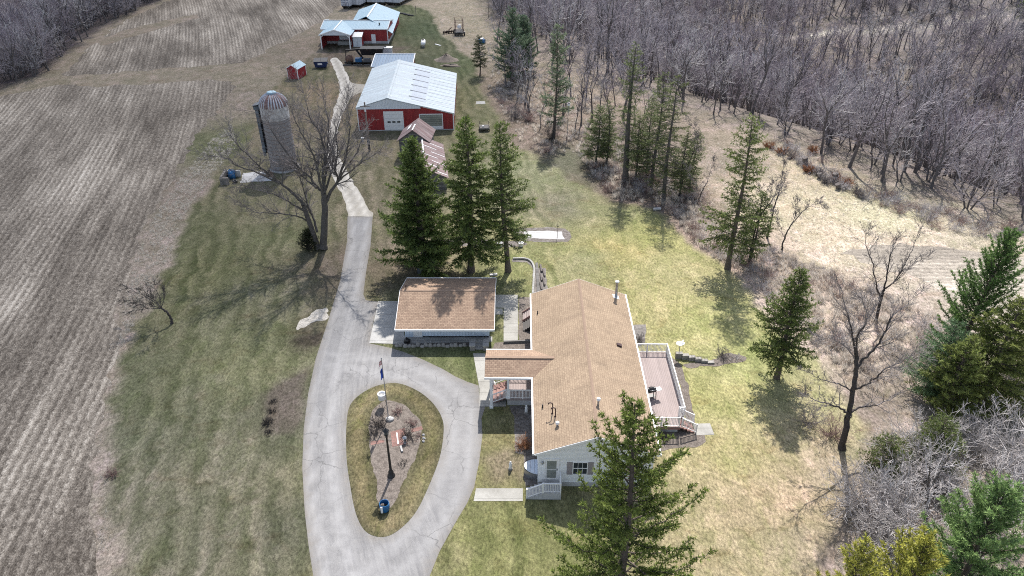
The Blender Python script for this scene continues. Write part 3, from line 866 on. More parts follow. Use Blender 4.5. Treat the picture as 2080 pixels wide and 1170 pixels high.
def grid_sheet(name, P, z, mat_, step, tint):
    """sheet clipped from a fine grid so it can carry a varying attribute; border vertices snap to the outline"""
    import bmesh
    bm = bmesh.new()
    vs = [bm.verts.new((x, y, z)) for x, y in P]
    f = bm.faces.new(vs)
    bm.normal_update()
    if f.normal.z < 0: f.normal_flip()
    bmesh.ops.triangulate(bm, faces=bm.faces[:])
    for ax, lo, hi in ((0, P[:, 0].min(), P[:, 0].max()), (1, P[:, 1].min(), P[:, 1].max())):
        for c in np.arange(lo + step, hi, step):
            co = [0, 0, 0]; co[ax] = c
            no = [0, 0, 0]; no[ax] = 1
            bmesh.ops.bisect_plane(bm, geom=bm.verts[:] + bm.edges[:] + bm.faces[:], plane_co=co, plane_no=no)
    me = bpy.data.meshes.new(name); bm.to_mesh(me); bm.free()
    n = len(me.vertices)
    co = np.zeros(n * 3, np.float32); me.vertices.foreach_get('co', co); co = co.reshape(-1, 3)
    ca = me.color_attributes.new('tint', 'FLOAT_COLOR', 'POINT')
    c = np.ones((n, 4), np.float32); c[:, :3] = tint(co[:, 0], co[:, 1])
    ca.data.foreach_set('color', c.ravel())
    return link_mesh(name, me, None, mat_)

# corn field on the left, in two lobes with a grassed waterway between them
low = poly_px([(205, 1260), (197, 1100), (193, 1000), (196, 900), (212, 800), (230, 720), (246, 620), (266, 540), (306, 440), (352, 360), (404, 275), (446, 215), (476, 176), (470, 163), (430, 163), (300, 170), (190, 176), (120, 172), (60, 184), (0, 196), (-160, 262)])
low = np.vstack([low, [[-118, 60], [-90, 22], [-60, 10]]])
up = poly_px([(128, 155), (210, 150), (300, 143), (430, 132), (500, 126), (545, 100), (600, 74), (650, 44), (688, 14), (700, 0)])
up = np.vstack([up, [[-48, 260], [-60, 330], [-92, 330]], poly_px([(345, 0), (255, 42), (180, 97)])])
for P_, s_ in ((low, 11), (up, 17)):
    o = sheet('crop_field', P_, 0.006, M['field'], 0.9, s_)
side_field = poly_px([(1700, 508), (1780, 500), (1860, 498), (1960, 508), (2140, 530), (2140, 650), (2020, 640), (1920, 600), (1840, 562), (1770, 540)])
o = sheet('crop_field', side_field, 0.006, M['field_pale'], 0.9, 44)
strip = poly_px([(186, 88), (240, 66), (330, 42), (398, 29), (402, 37), (360, 49), (270, 74), (214, 92)])
o = sheet('grass_strip', strip, 0.012, M['ground'], 0.8, 5)
def tint_sheet(o, c, kd=(0, 0.6, 0)):
    me = o.data; n = len(me.vertices)
    for nm, cc in (('tint', c), ('kind', kd)):
        ca = me.color_attributes.new(nm, 'FLOAT_COLOR', 'POINT')
        a = np.ones((n, 4), np.float32); a[:, :3] = cc
        ca.data.foreach_set('color', a.ravel())
tint_sheet(o, alb(168, 156, 142))
# wheel tracks in the upper field
# driveway with its loop
ISL = [(704, 860), (712, 822), (738, 797), (772, 782), (810, 779), (850, 795), (880, 820), (898, 850), (901, 880), (893, 930), (870, 990), (845, 1040), (815, 1073), (785, 1090), (757, 1088), (737, 1073), (722, 1040), (712, 990), (704, 930)]
dr = [(706, 440), (705, 490), (691, 570), (667, 650), (641, 730), (626, 800), (617, 870), (614, 950), (619, 1040), (627, 1110), (638, 1180), (650, 1260),
      (862, 1260), (872, 1172), (893, 1120), (925, 1062), (950, 1020), (963, 990), (973, 940), (980, 885), (978, 850), (985, 828), (974, 805), (972, 783), (950, 776), (925, 765), (900, 750), (860, 731), (820, 715), (790, 706), (752, 698), (757, 660), (768, 613), (743, 610), (738, 598), (744, 550), (753, 497), (757, 440)]
drP = poly_px(dr)
lane = catmull(poly_px([(731, 440), (728, 500), (712, 580), (690, 660), (668, 740), (655, 810), (650, 880), (652, 960), (662, 1050), (680, 1130), (700, 1240)]), 8, False)
loop = catmull(poly_px([(668, 730), (740, 740), (820, 755), (890, 785), (930, 830), (938, 890), (920, 970), (880, 1050), (830, 1110), (780, 1160)]), 8, False)
def wheel(X, Y):
    t = np.zeros(len(X))
    d = dist(lane, X, Y, False)
    t = np.maximum(t, np.exp(-((d - 0.85) / 0.38) ** 2))
    d = dist(loop, X, Y, False)
    t = np.maximum(t, 0.75 * np.exp(-((d - 0.9) / 0.5) ** 2))
    return np.stack([t, np.clip(dist(lane, X, Y, False) / 8, 0, 1), np.clip(1 - np.minimum(dist(drP, X, Y), dist(isl, X, Y)) / .7, 0, 1)], 1)
isl = catmull(poly_px(ISL), 5)
drive = grid_sheet('driveway', drP, 0.012, M['asphalt'], 0.7, wheel)
tag(drive, kind='structure')
gt = [(706, 440), (698, 405), (676, 360), (664, 320), (664, 285), (672, 245), (684, 205), (690, 180), (683, 150), (672, 122), (688, 120), (704, 150), (716, 168), (745, 172), (752, 182), (728, 190), (712, 200), (696, 232), (688, 262), (686, 300), (700, 340), (724, 380), (744, 412), (757, 440)]
gtP = poly_px(gt)
glane = catmull(poly_px([(731, 440), (716, 400), (694, 360), (677, 318), (676, 280), (684, 240), (697, 205), (704, 180), (694, 150), (680, 120)]), 8, False)
def gwheel(X, Y):
    d = dist(glane, X, Y, False)
    t = np.exp(-((d - 0.8) / 0.4) ** 2)
    return np.stack([t, np.clip(d / 8, 0, 1), t * 0], 1)
gq = catmull(np.vstack([gtP[:1], gtP[:1], gtP, gtP[-1:], gtP[-1:]]), 9)
gq += np.stack([lattice_noise(gq[:, 0], gq[:, 1], 1.3, 4), lattice_noise(gq[:, 1], gq[:, 0], 1.3, 9)], 1) * 0.45
gravel = grid_sheet('gravel_track', gq, 0.008, M['gravel'], 0.7, gwheel)
tag(gravel, kind='structure')
# lawn island inside the loop
islS = isl
def itint(X, Y):
    n = lattice_noise(X, Y, 2.2, 31)[:, None]
    rim = smooth(1 - np.abs(dist(islS, X, Y) - 0.9) / 0.9)[:, None]
    return np.array(alb(112, 108, 84)) * (1 + 0.6 * n) + .8 * rim * (np.array(alb(152, 144, 110)) - np.array(alb(124, 122, 94))) 
o = grid_sheet('lawn_island', islS, 0.020, M['ground'], 0.5, itint)
me = o.data; ca = me.color_attributes.new('kind', 'FLOAT_COLOR', 'POINT')
a = np.ones((len(me.vertices), 4), np.float32); a[:, :3] = (0, 0.1, 0.9); ca.data.foreach_set('color', a.ravel())
tag(o, kind='structure')
bedP = poly_px([(780, 815), (800, 816), (826, 826), (846, 846), (857, 866), (856, 892), (844, 930), (824, 972), (808, 1004), (790, 1034), (772, 1026), (765, 990), (757, 940), (751, 900), (750, 860), (756, 835)])
sheet('mulch_bed', bedP, 0.026, M['mulch_pale'], 0.12, 3, 5)
# concrete
sheet('garage_apron', poly_px([(768, 612), (812, 612), (822, 684), (812, 699), (750, 697)]), 0.020, M['concrete'])
sheet('garage_walk', poly_px([(812, 684), (1000, 684), (1000, 694), (812, 699)]), 0.022, M['concrete'])
sheet('concrete_walk', poly_px([(1006, 599), (1052, 599), (1052, 693), (1023, 694), (1023, 625), (1006, 625)]), 0.020, M['concrete_walk'])
sheet('garage_crosswalk', poly_px([(1000, 627), (1021, 627), (1021, 639), (1000, 639)]), 0.018, M['concrete_walk'])
sheet('entry_walk', poly_px([(961, 718), (985, 718), (1000, 770), (1028, 806), (1028, 826), (974, 826), (974, 790)]), 0.022, M['concrete_walk'])
sheet('stoop_walk', poly_px([(967, 992), (1062, 992), (1062, 1018), (962, 1018)]), 0.018, M['concrete_walk'])
sheet('patio_pad', poly_px([(1408, 861), (1442, 860), (1451, 883), (1414, 884)]), 0.018, M['concrete_walk'])
sheet('silo_pad', poly_px([(493, 352), (556, 345), (553, 367), (488, 371)]), 0.016, M['concrete_white'], 0.15, 8)
# planting beds
sheet('mulch_bed', poly_px([(808, 692), (952, 690), (956, 704), (830, 706), (796, 700)]), 0.014, M['mulch'], 0.1, 21)
sheet('mulch_bed', poly_px([(1004, 696), (1080, 694), (1082, 712), (1000, 712)]), 0.013, M['mulch_pale'], 0.1, 22)
sheet('mulch_bed', poly_px([(1054, 604), (1080, 604), (1082, 692), (1054, 694)]), 0.012, M['mulch_pale'], 0.1, 23)
sheet('mulch_bed', poly_px([(1032, 827), (1085, 822), (1090, 985), (1066, 985), (1064, 925), (1046, 920), (1046, 850)]), 0.012, M['mulch'], 0.12, 24, 0)
sheet('mulch_bed', poly_px([(1326, 872), (1405, 868), (1428, 880), (1424, 905), (1380, 912), (1335, 915)]), 0.012, M['mulch_pale'], 0.25, 25, 3)
sheet('mulch_bed', poly_px([(1362, 722), (1386, 742), (1392, 760), (1406, 820), (1412, 858), (1398, 862), (1384, 800)]), 0.012, M['mulch_pale'], 0.2, 26)
sheet('mulch_bed', poly_px([(1386, 738), (1440, 736), (1470, 718), (1505, 722), (1508, 732), (1450, 744), (1400, 746)]), 0.014, M['mulch_pale'], 0.25, 27, 3)
sheet('mulch_bed', poly_px([(1285, 660), (1312, 660), (1312, 692), (1296, 704)]), 0.012, M['rubble'], 0.15, 28)
sheet('mulch_bed', poly_px([(1040, 526), (1078, 528), (1090, 545), (1108, 545), (1112, 598), (1082, 598), (1082, 545), (1070, 533), (1040, 532)]), 0.012, M['rubble'], 0.12, 29)
sheet('slab_border', poly_px([(1060, 465), (1148, 464), (1152, 490), (1058, 488)]), 0.010, M['mulch'], 0.15, 30, 3)
sheet('concrete_slab', poly_px([(1063, 469), (1141, 470), (1146, 486), (1066, 484)]), 0.018, M['concrete_white'], 0.12, 31)
sheet('mulch_bed', poly_px([(905, 486), (1010, 488), (1062, 492), (1066, 500), (1010, 502), (900, 498)]), 0.010, M['mulch'], 0.2, 32, 3)
sheet('gravel_spill', poly_px([(596, 672), (610, 650), (632, 637), (655, 627), (668, 630), (664, 646), (640, 652), (618, 664)]), 0.014, M['spill'], 0.32, 33, 4)
sheet('stone_pad', poly_px([(966, 206), (984, 206), (985, 211), (966, 212)]), 0.012, M['concrete'], 0.2, 34)
# ------------------------------------------------------------------ ranch house
HY = R(-0.67)
hx, hy = 1.61, 38.57
def hl(p):
    """world to house coordinates"""
    dx, dy = p[0] - hx, p[1] - hy
    c, s = math.cos(-HY), math.sin(-HY)
    return (dx * c - dy * s, dx * s + dy * c)
house = thing('ranch_house', 'long white ranch house with tan shingled roof beside the looped driveway', 'house', (hx, hy, 0), HY)
W, D, EZ, RZ, RX = 9.1, 21.5, 3.5, 5.25, 4.55
wl, wr, wf, wb = 0.32, W - 0.32, 0.22, D - 0.3
def roof_z(x): return EZ + (RZ - EZ) * (1 - abs(x - RX) / RX)
mb = MB()
prof = [(wl, 0), (wr, 0), (wr, roof_z(wr) - 0.16), (RX, RZ - 0.16), (wl, roof_z(wl) - 0.16)]
n = len(prof)
mb.add([(x, wf, z) for x, z in prof] + [(x, wb, z) for x, z in prof], [tuple(range(n)), tuple(range(n, 2 * n))[::-1]] + [(i, n + i, n + (i + 1) % n, (i + 1) % n) for i in range(n)])
mb.build('wall', M['siding'], house)
MB().box(wl - .02, wr + .02, wf - .03, wb + .02, 0, 0.42).build('foundation', M['concrete_white'], house)
# roof: two slopes and the cross gable over the porch
rf = MB()
rf.slab([(-0.0, 0, EZ), (RX, 0, RZ), (RX, D, RZ), (0, D, EZ)], 0.12)
rf.slab([(RX, 0, RZ), (W, 0, EZ), (W, D, EZ), (RX, D, RZ)], 0.12)
roof = rf.build('roof', M['shingle'], house)
MB().slab([(RX - .13, -0.01, RZ - .025), (RX, -0.01, RZ + .03), (RX, D + .01, RZ + .03), (RX - .13, D + .01, RZ - .045)], 0.03).slab(
    [(RX, -0.01, RZ + .03), (RX + .13, -0.01, RZ - .045), (RX + .13, D + .01, RZ - .045), (RX, D + .01, RZ + .03)], 0.03).build('ridge_cap', M['ridge'], roof)
pf, pb, pm = hl((-2.27, 47.27))[1], hl((-2.27, 51.03))[1], hl((-2.3, 49.1))[1]
px0 = hl((-2.27, 47.3))[0]
PZ = 4.22
xr = RX - RX * (RZ - PZ) / (RZ - EZ) + 0.05
pr = MB()
pr.slab([(px0, pf, EZ + .02), (0.10, pf, EZ + .03), (xr, pm, PZ), (px0, pm, PZ)], 0.1)
pr.slab([(px0, pb, EZ + .02), (px0, pm, PZ), (xr, pm, PZ), (0.10, pb, EZ + .03)], 0.1)
porch_roof = pr.build('porch_roof', M['shingle_dark'], house)
MB().bar((px0 - .01, pm - .0, PZ + .0), (xr - .1, pm, PZ + .0), 0.3, 0.05).build('ridge_cap', M['ridge'], porch_roof)
MB().add([(px0 + .1, pf + .12, EZ - .1), (px0 + .1, pb - .12, EZ - .1), (px0 + .1, pm, PZ - .12)], [(0, 2, 1)]).add([(px0 + .16, pf + .12, EZ - .1), (px0 + .16, pb - .12, EZ - .1), (px0 + .16, pm, PZ - .12)], [(0, 1, 2)]).box(px0 + .1, -0.02, pf + .12, pb - .12, EZ - .16, EZ - .11).build('porch_gable', M['siding'], house)
# gutters, fascia, rake boards
for (xa, xb, ya, yb_) in ((-0.13, -0.002, 0.0, pf - .06), (-0.13, -0.002, pb + .06, D), (W + .002, W + .13, 0.0, D)):
    MB().box(xa, xb, ya, yb_, EZ - .15, EZ + .03).build('gutter', M['trim'], house)
for ya, yb_ in ((pf - .11, pf - .002), (pb + .002, pb + .11)):
    MB().box(px0 - .02, 0.0, ya, yb_, EZ - .13, EZ + .045).build('porch_gutter', M['trim'], house)
for yy in (-0.05, D + .005):
    rk = MB()
    rk.slab([(0, yy, EZ - .02), (RX, yy, RZ - .02), (RX, yy + .045, RZ - .02), (0, yy + .045, EZ - .02)], 0.17)
    rk.slab([(RX, yy, RZ - .02), (W, yy, EZ - .02), (W, yy + .045, EZ - .02), (RX, yy + .045, RZ - .02)], 0.17)
    rk.build('rake_board', M['trim'], house)
# roof furniture
def on_roof(px, py, z0=4.3):
    z = z0
    for _ in range(6):
        q = hl(at(px, py, z)); z = roof_z(q[0])
    return q[0], q[1], z
q = on_roof(1251, 603)
fl = MB().lathe([(0.17, -0.15), (0.17, 0.12), (0.125, 0.14), (0.125, 1.62), (0.14, 1.62), (0.14, 1.66)], q, 16)
st = fl.build('chimney_pipe', M['steel'], roof)
MB().lathe([(0.05, 1.66), (0.21, 1.68), (0.20, 1.74), (0.03, 1.80)], q, 16).build('rain_cap', M['trim'], roof)
MB().slab([(q[0] - .3, q[1] - .3, roof_z(q[0] - .3) + .03), (q[0] + .3, q[1] - .3, roof_z(q[0] + .3) + .03), (q[0] + .3, q[1] + .3, roof_z(q[0] + .3) + .03), (q[0] - .3, q[1] + .3, roof_z(q[0] - .3) + .03)], 0.02).build('flashing', M['trim'], roof)
for (px, py, hh) in ((1092, 637, .3), (1102, 828, .3)):
    q = on_roof(px, py)
    MB().lathe([(0.10, -.08), (0.055, .05), (0.05, hh), (0.0, hh)], q, 10).build('vent_pipe', M['black'], roof)
for (px, py, hh) in ((1122, 840, 1.05), (1128, 846, .85)):
    q = on_roof(px, py)
    pts = [(q[0], q[1], q[2] - .1), (q[0], q[1], q[2] + hh - .16), (q[0] - .04, q[1] + .01, q[2] + hh - .04), (q[0] - .16, q[1] + .03, q[2] + hh), (q[0] - .30, q[1] + .05, q[2] + hh - .05), (q[0] - .33, q[1] + .055, q[2] + hh - .16)]
    MB().tube(pts, 0.045, n=10).lathe([(0.12, -.05), (0.06, .07)], q, 10).build('gooseneck_vent', M['iron'], roof)
for (px, py, hh) in ((1132, 865, .3), (1215, 822, .55)):
    q = on_roof(px, py)
    o = MB().lathe([(0.11, -.08), (0.08, .04), (0.08, hh)], q, 12).build('capped_vent', M['steel'], roof)
    MB().lathe([(0.14, hh - .1), (0.15, hh + .06), (0.05, hh + .12), (0, hh + .12)], q, 12).build('vent_cap', M['trim'], o)
q = on_roof(1258, 702)
MB().slab([(q[0] - .2, q[1] - .16, q[2] + .22), (q[0] + .22, q[1] - .2, q[2] + .05), (q[0] + .22, q[1] + .2, q[2] + .05), (q[0] - .2, q[1] + .16, q[2] + .22)], 0.2).build('roof_vent', M['iron'], roof)
# near gable: door, window, shutters, wall lamp
wy = wf
fr = MB()
dx0, dx1, dz0, dz1 = 0.84, 1.78, 0.72, 2.72
for (a, b_, c, d) in ((dx0 - .09, dx0, dz0, dz1 + .09), (dx1, dx1 + .09, dz0, dz1 + .09), (dx0, dx1, dz1, dz1 + .09)):
    fr.box(a, b_, wy - .05, wy + .01, c, d)
door = MB().box(dx0, dx1, wy - .02, wy + .02, dz0, dz1).build('door', M['trim'], house)
fr.build('door_frame', M['trim'], door)
MB().box(dx0 + .12, dx1 - .12, wy - .032, wy - .021, 1.75, dz1 - .12).build('upper_pane', M['glass_grey'], door)
MB().box(dx0 + .12, dx1 - .12, wy - .032, wy - .021, dz0 + .16, 1.68).build('lower_pane', M['glass_grey'], door)
MB().box(dx1 - .09, dx1 - .04, wy - .07, wy - .021, 1.66, 1.84).build('handle', M['black'], door)
def window(x0, x1, z0, z1, y, shut=True):
    w = MB().box(x0, x1, y - .012, y + .01, z0, z1).build('window', M['glass'], house)
    f_ = MB()
    for (a, b_, c, d) in ((x0 - .06, x0, z0 - .06, z1 + .06), (x1, x1 + .06, z0 - .06, z1 + .06), (x0, x1, z1, z1 + .06), (x0, x1, z0 - .06, z0)):
        f_.box(a, b_, y - .045, y + .012, c, d)
    zm = (z0 + z1) / 2
    f_.box(x0, x1, y - .035, y - .013, zm - .03, zm + .03)
    for k_ in (1, 2): f_.box(x0 + (x1 - x0) * k_ / 3 - .012, x0 + (x1 - x0) * k_ / 3 + .012, y - .026, y - .013, z0, z1)
    f_.build('frame', M['trim'], w)
    if shut:
        for a in (x0 - .48, x1 + .07):
            MB().box(a, a + .4, y - .04, y + .005, z0 - .06, z1 + .06).build('shutter', M['grey_shutter'], house)
window(2.92, 3.92, 1.30, 2.45, wy)
window(6.3, 7.3, 1.30, 2.45, wy)
MB().lathe([(0.05, 0), (0.09, .06), (0.09, .2), (0.03, .26), (0, .26)], (0.62, wy - .1, 2.35), 10).build('wall_lamp', M['steel'], house)
# windows along the long sides (seen from the side)
def side_window(x, y0, y1, z0, z1, s):
    w = MB().box(x - .012, x + .012, y0, y1, z0, z1).build('window', M['glass'], house)
    f_ = MB()
    for (a, b_, c, d) in ((y0 - .06, y0, z0 - .06, z1 + .06), (y1, y1 + .06, z0 - .06, z1 + .06), (y0, y1, z1, z1 + .06), (y0, y1, z0 - .06, z0), (y0, y1, (z0 + z1) / 2 - .025, (z0 + z1) / 2 + .025)):
        f_.box(x - .03, x + .03, a, b_, c, d)
    f_.build('frame', M['trim'], w)
for a in (1.6, 5.2, 14.5, 17.5): side_window(wl, a, a + 1.1, 1.35, 2.6, -1)
for a in (2.2, 6.8, 13.2, 18.4): side_window(wr, a, a + 1.3, 1.3, 2.6, 1)
# porch floor, columns, rail, steps
FZ = 0.72
px_out = hl((-0.45, 48.1))[0]
MB().box(px_out, wl - .005, pf + .55, pb - .25, FZ - .14, FZ).build('porch_floor', M['deck'], house)
MB().box(px_out + .05, wl - .01, pf + .60, pb - .3, 0.0, FZ - .145).build('porch_skirt', M['concrete_white'], house)
for cx, cy, wd in ((hl((-1.75, 47.75))[0], pf + .3, .22), (px_out + .12, pf + .68, .2), (hl((-1.75, 47.75))[0], pb - .3, .22), (px_out + .12, pb - .42, .2)):
    z0 = FZ + .002 if cx > px_out else 0.0
    MB().box(cx - wd / 2, cx + wd / 2, cy - wd / 2, cy + wd / 2, z0, EZ - .17).box(cx - wd * .7, cx + wd * .7, cy - wd * .7, cy + wd * .7, z0, z0 + .18).box(cx - wd * .65, cx + wd * .65, cy - wd * .65, cy + wd * .65, EZ - .32, EZ - .165).build('column', M['trim'], house)
def railing(name, p0, p1, parent, posts=2, h=0.95, gap=0.115, z_off=0.0, post=0.09, mat_='trim'):
    """white rail between two floor points: posts, top and bottom rail, balusters"""
    p0, p1 = Vector(p0), Vector(p1)
    L = (p1 - p0).length
    o = MB().bar(p0 + Vector((0, 0, h)), p1 + Vector((0, 0, h)), .08, .06).bar(p0 + Vector((0, 0, .1)), p1 + Vector((0, 0, .1)), .05, .05)
    n_ = int(L / gap)
    for i in range(1, n_):
        q_ = p0.lerp(p1, i / n_)
        o.box(q_.x - .017, q_.x + .017, q_.y - .017, q_.y + .017, q_.z + .12, q_.z + h - .03)
    r_ = o.build(name, M[mat_], parent)
    for i in range(posts):
        q_ = p0.lerp(p1, i / max(1, posts - 1))
        MB().box(q_.x - post / 2, q_.x + post / 2, q_.y - post / 2, q_.y + post / 2, q_.z, q_.z + h + .07).build('post', M[mat_], r_)
    return r_
railing('porch_railing', (px_out + .26, pf + .62, FZ), (wl - .08, pf + .62, FZ), house, 3)
railing('porch_railing', (px_out + .26, pb - .32, FZ), (wl - .08, pb - .32, FZ), house, 2)
stp = MB()
ns = 4
for i in range(ns):
    z1 = FZ - (i + 1) * FZ / (ns + 1)
    stp.box(px_out - .3 * (i + 1), px_out - .3 * i - .004, pf + .9, pb - .6, 0.0 if i == ns - 1 else z1 - .16, z1)
stp.build('porch_steps', M['deck_edge'], house)
railing('stair_railing', (px_out - .06, pf + .8, FZ - .1), (px_out - 1.3, pf + .8, 0.02), house, 2, .92)
railing('stair_railing', (px_out - .06, pb - .5, FZ - .1), (px_out - 1.3, pb - .5, 0.02), house, 2, .92)
MB().box(wl - .012, wl + .02, pm - .5, pm + .5, FZ + .02, FZ + 2.1).build('entry_door', M['grey_shutter'], house)

# near stoop of concrete with white rails
so = hl((2.3, 37.5))
stoop = thing('front_stoop', 'concrete stoop with white railings under the gable door', 'stoop', (hx, hy, 0), HY)
MB().box(0.62, 2.0, -1.12, wf - .035, 0, 0.66).build('landing', M['concrete_white'], stoop)
sm = MB()
for i in range(4):
    sm.box(0.62 - .29 * (i + 1), 0.62 - .29 * i - .004, -1.12, -.04, 0, 0.66 - .135 * (i + 1))
sm.build('steps', M['concrete_white'], stoop)
railing('railing', (0.70, -1.06, .66), (1.95, -1.06, .66), stoop, 2, .92)
railing('railing', (1.95, -1.0, .66), (1.95, wf - .1, .66), stoop, 1, .92)
railing('railing', (0.62, -1.06, .62), (-.52, -1.06, .04), stoop, 2, .92)

# basement window well with its ribbed cover
q = hl((1.45, 40.75))
well = thing('window_well_cover', 'pale blue ribbed half-round cover against the left house wall', 'window well cover', (hx, hy, 0), HY)
mb = MB()
cy, cx = 1.55, wl - .01
pr_ = [(cx - 1.0 * math.sin(t), cy - .75 * math.cos(t)) for t in np.linspace(0, math.pi, 15)]
vs = [(x, y, .62 + .14 * (cx - x)) for x, y in pr_]
mb.slab(vs, 0.05)
mb.build('cover', M['blue_cover'], well)
mb = MB()
for i in range(14):
    a, b_ = pr_[i], pr_[i + 1]
    mb.add([(a[0], a[1], 0), (b_[0], b_[1], 0), (b_[0], b_[1], .6), (a[0], a[1], .6)], [(0, 1, 2, 3), (3, 2, 1, 0)][:1])
mb.build('well_wall', M['steel'], well)

# ------------------------------------------------------------------ side deck
deck = thing('side_deck', 'raised pinkish board deck with white railing on the right side of the house', 'deck', (hx, hy, 0), HY)
d0, d1 = W - .25, hl((14.3, 50))[0]
y0, y1 = hl((13.7, 44.36))[1], hl((14.5, 54.4))[1]
DZ = .72
ynotch = y0 + 1.25
fl_ = [(d0, y0), (d1 - .55, y0), (d1 - .55, ynotch), (d1, ynotch), (d1, y1), (d0, y1)]
MB().prism(fl_, DZ - .05, DZ).build('floor', M['deck'], deck)
ins = [(d0 + .03, y0 + .03), (d1 - .58, y0 + .03), (d1 - .58, ynotch + .03), (d1 - .03, ynotch + .03), (d1 - .03, y1 - .03), (d0 + .03, y1 - .03)]
MB().prism(ins, DZ - .30, DZ - .052).build('rim', M['deck_edge'], deck)
for x in (d0 + .3, (d0 + d1) / 2, d1 - .75):
    for y in (y0 + .45, (y0 + y1) / 2, y1 - .2): MB().box(x - .07, x + .07, y - .07, y + .07, 0, DZ - .302).build('support_post', M['pole'], deck)
MB().box(d0 + .2, d1 - .7, y0 + .2, y0 + .35, 0, DZ - .302).build('block_skirt', M['concrete_white'], deck)
railing('railing', (d0 + .05, y1 - .06, DZ), (d1 - .06, y1 - .06, DZ), deck, 3, .95)
railing('railing', (d1 - .06, y1 - .14, DZ), (d1 - .06, ynotch + .06, DZ), deck, 5, .95)
railing('railing', (d0 + .1, y0 + .06, DZ), (d1 - .68, y0 + .06, DZ), deck, 3, .95)
railing('railing', (d1 - .5, ynotch + .06, DZ), (d1 - .12, ynotch + .06, DZ), deck, 1, .95)
sm = MB()
for i in range(4):
    sm.box(d1 - .546 + .3 * i, d1 - .55 + .3 * (i + 1), y0 + .1, ynotch - .05, DZ - .15 * (i + 1) - .12, DZ - .15 * (i + 1) + .01)
sm.build('steps', M['deck_edge'], deck)
for yy in (y0 + .05, ynotch - .02):
    railing('stair_railing', (d1 - .45, yy, DZ - .02), (d1 + .78, yy, .05), deck, 2, .9)

# grill, table and dish by the deck
q = at(1314, 808, DZ)
grill = thing('grill', 'black barbecue grill with white side shelf on the deck by the house', 'grill', (q[0] + .35, q[1], DZ), R(15))
MB().tube([(-.45, 0, .88), (.3, 0, .88)], .24, n=14).build('firebox', M['black'], grill)
MB().lathe([(.26, 0), (.24, .12), (.13, .24), (0, .28)], (-.08, 0, .92), 16, sx=1.35).build('hood', M['black'], grill)
MB().tube([(-.3, -.24, 1.05), (-.3, -.34, 1.1), (.15, -.34, 1.1), (.15, -.24, 1.05)], .018, n=6).build('handle', M['steel'], grill)
MB().box(.38, .82, -.22, .22, .84, .88).build('side_shelf', M['white_plastic'], grill)
for x in (-.4, .3):
    for y in (-.2, .2): MB().bar((x, y, .75), (x * 1.1, y * 1.2, 0), .05, .05).build('leg', M['black'], grill)
MB().box(-.42, .32, -.2, .2, .2, .24).build('lower_shelf', M['black'], grill)
q = at(1322, 852, DZ)
rack = thing('folding_stand', 'black wire folding stand on the deck near the grill', 'stand', (q[0] + .12, q[1] + .3, DZ), R(80))
for x in (-.35, .35):
    MB().tube([(x, -.3, 0), (x, 0, .55), (x, .3, .0)], .018, n=6).build('leg', M['black'], rack)
mb = MB()
for k_ in range(5): mb.tube([(-.4, -.2 + .1 * k_, .55), (.4, -.2 + .1 * k_, .55)], .012, n=5)
mb.build('wire_shelf', M['black'], rack)
q = at(1378, 712, 0)
dish = thing('satellite_dish', 'white oval dish on a pole outside the far deck corner', 'satellite dish', (q[0] - .2, q[1] - 1.0, 0), R(20))
MB().tube([(0, 0, 0), (0, 0, 1.45)], .035, n=8).build('mast', M['steel'], dish)
db = MB().lathe([(0, 0), (.16, .025), (.32, .09), (.42, .16), (.41, .18), (.31, .11), (0, .02)], (0, 0, 1.42), 20, sx=1, sy=.8).build('reflector', M['white_plastic'], dish)
MB().tube([(0, -.3, 1.5), (.12, -.1, 1.85), (.32, .1, 1.75)], .02, n=6).box(.28, .4, .06, .15, 1.70, 1.79).build('feed_arm', M['white_plastic'], dish)

# stone steps and shrub bed beyond the deck
stw = thing('stone_steps', 'stepped row of pale stone blocks leading off from the deck corner', 'stone steps')
for i in range(6):
    a = at(1372 + i * 13, 727 + i * 2.2, 0)
    MB().box(a[0], a[0] + .62, a[1] - .12, a[1] + .25, 0, .55 - .08 * i).build('block', M['stone'], stw)
fe = thing('wire_fence', 'short low black wire fence beside the pale stone steps', 'fence')
mb = MB()
a, b_ = Vector(at(1403, 731)), Vector(at(1436, 735))
for i in range(12):
    p = a.lerp(b_, i / 11); mb.tube([p, p + Vector((0, 0, .55))], .012, n=5)
for z in (.12, .5): mb.tube([a + Vector((0, 0, z)), b_ + Vector((0, 0, z))], .012, n=5)
mb.build('panel', M['black'], fe)

# ------------------------------------------------------------------ back stairs and landing rail
bs = thing('back_stairs', 'pinkish wooden stairs climbing to the far left house wall', 'stairs', (hx, hy, 0), HY)
yb = hl((1, 60.9))[1]
sm = MB()
for i in range(6):
    sm.box(-.75 + .18 * i, -.75 + .18 * (i + 1) - .004, yb - .5, yb + .9, .14 * (i + 1) - .05, .14 * (i + 1))
sm.build('treads', M['deck'], bs)
for yy in (yb - .53, yb + .93): MB().bar((-.8, yy, .05), (.30, yy, .9), .05, .26).build('stringer', M['deck_edge'], bs)
sm = MB()
for i in range(4):
    sm.box(-.75 + .2 * i, -.55 + .2 * i, yb - 2.2, yb - .75, .02, .12 + .15 * i)
sm.build('lower_steps', M['black_machine'], bs)
ld = thing('back_landing', 'small white-railed landing at the far gable of the house', 'landing', (hx, hy, 0), HY)
MB().box(.4, 3.0, D - .25, D + 1.2, .58, .70).build('floor', M['deck'], ld)
for x in (.5, 2.9): MB().box(x - .06, x + .06, D + 1.0, D + 1.12, 0, .578).build('support_post', M['pole'], ld)
railing('railing', (.45, D + 1.12, .7), (2.95, D + 1.12, .7), ld, 3, .95)
railing('railing', (.45, D + 1.05, .7), (.45, D - .1, .7), ld, 1, .95)

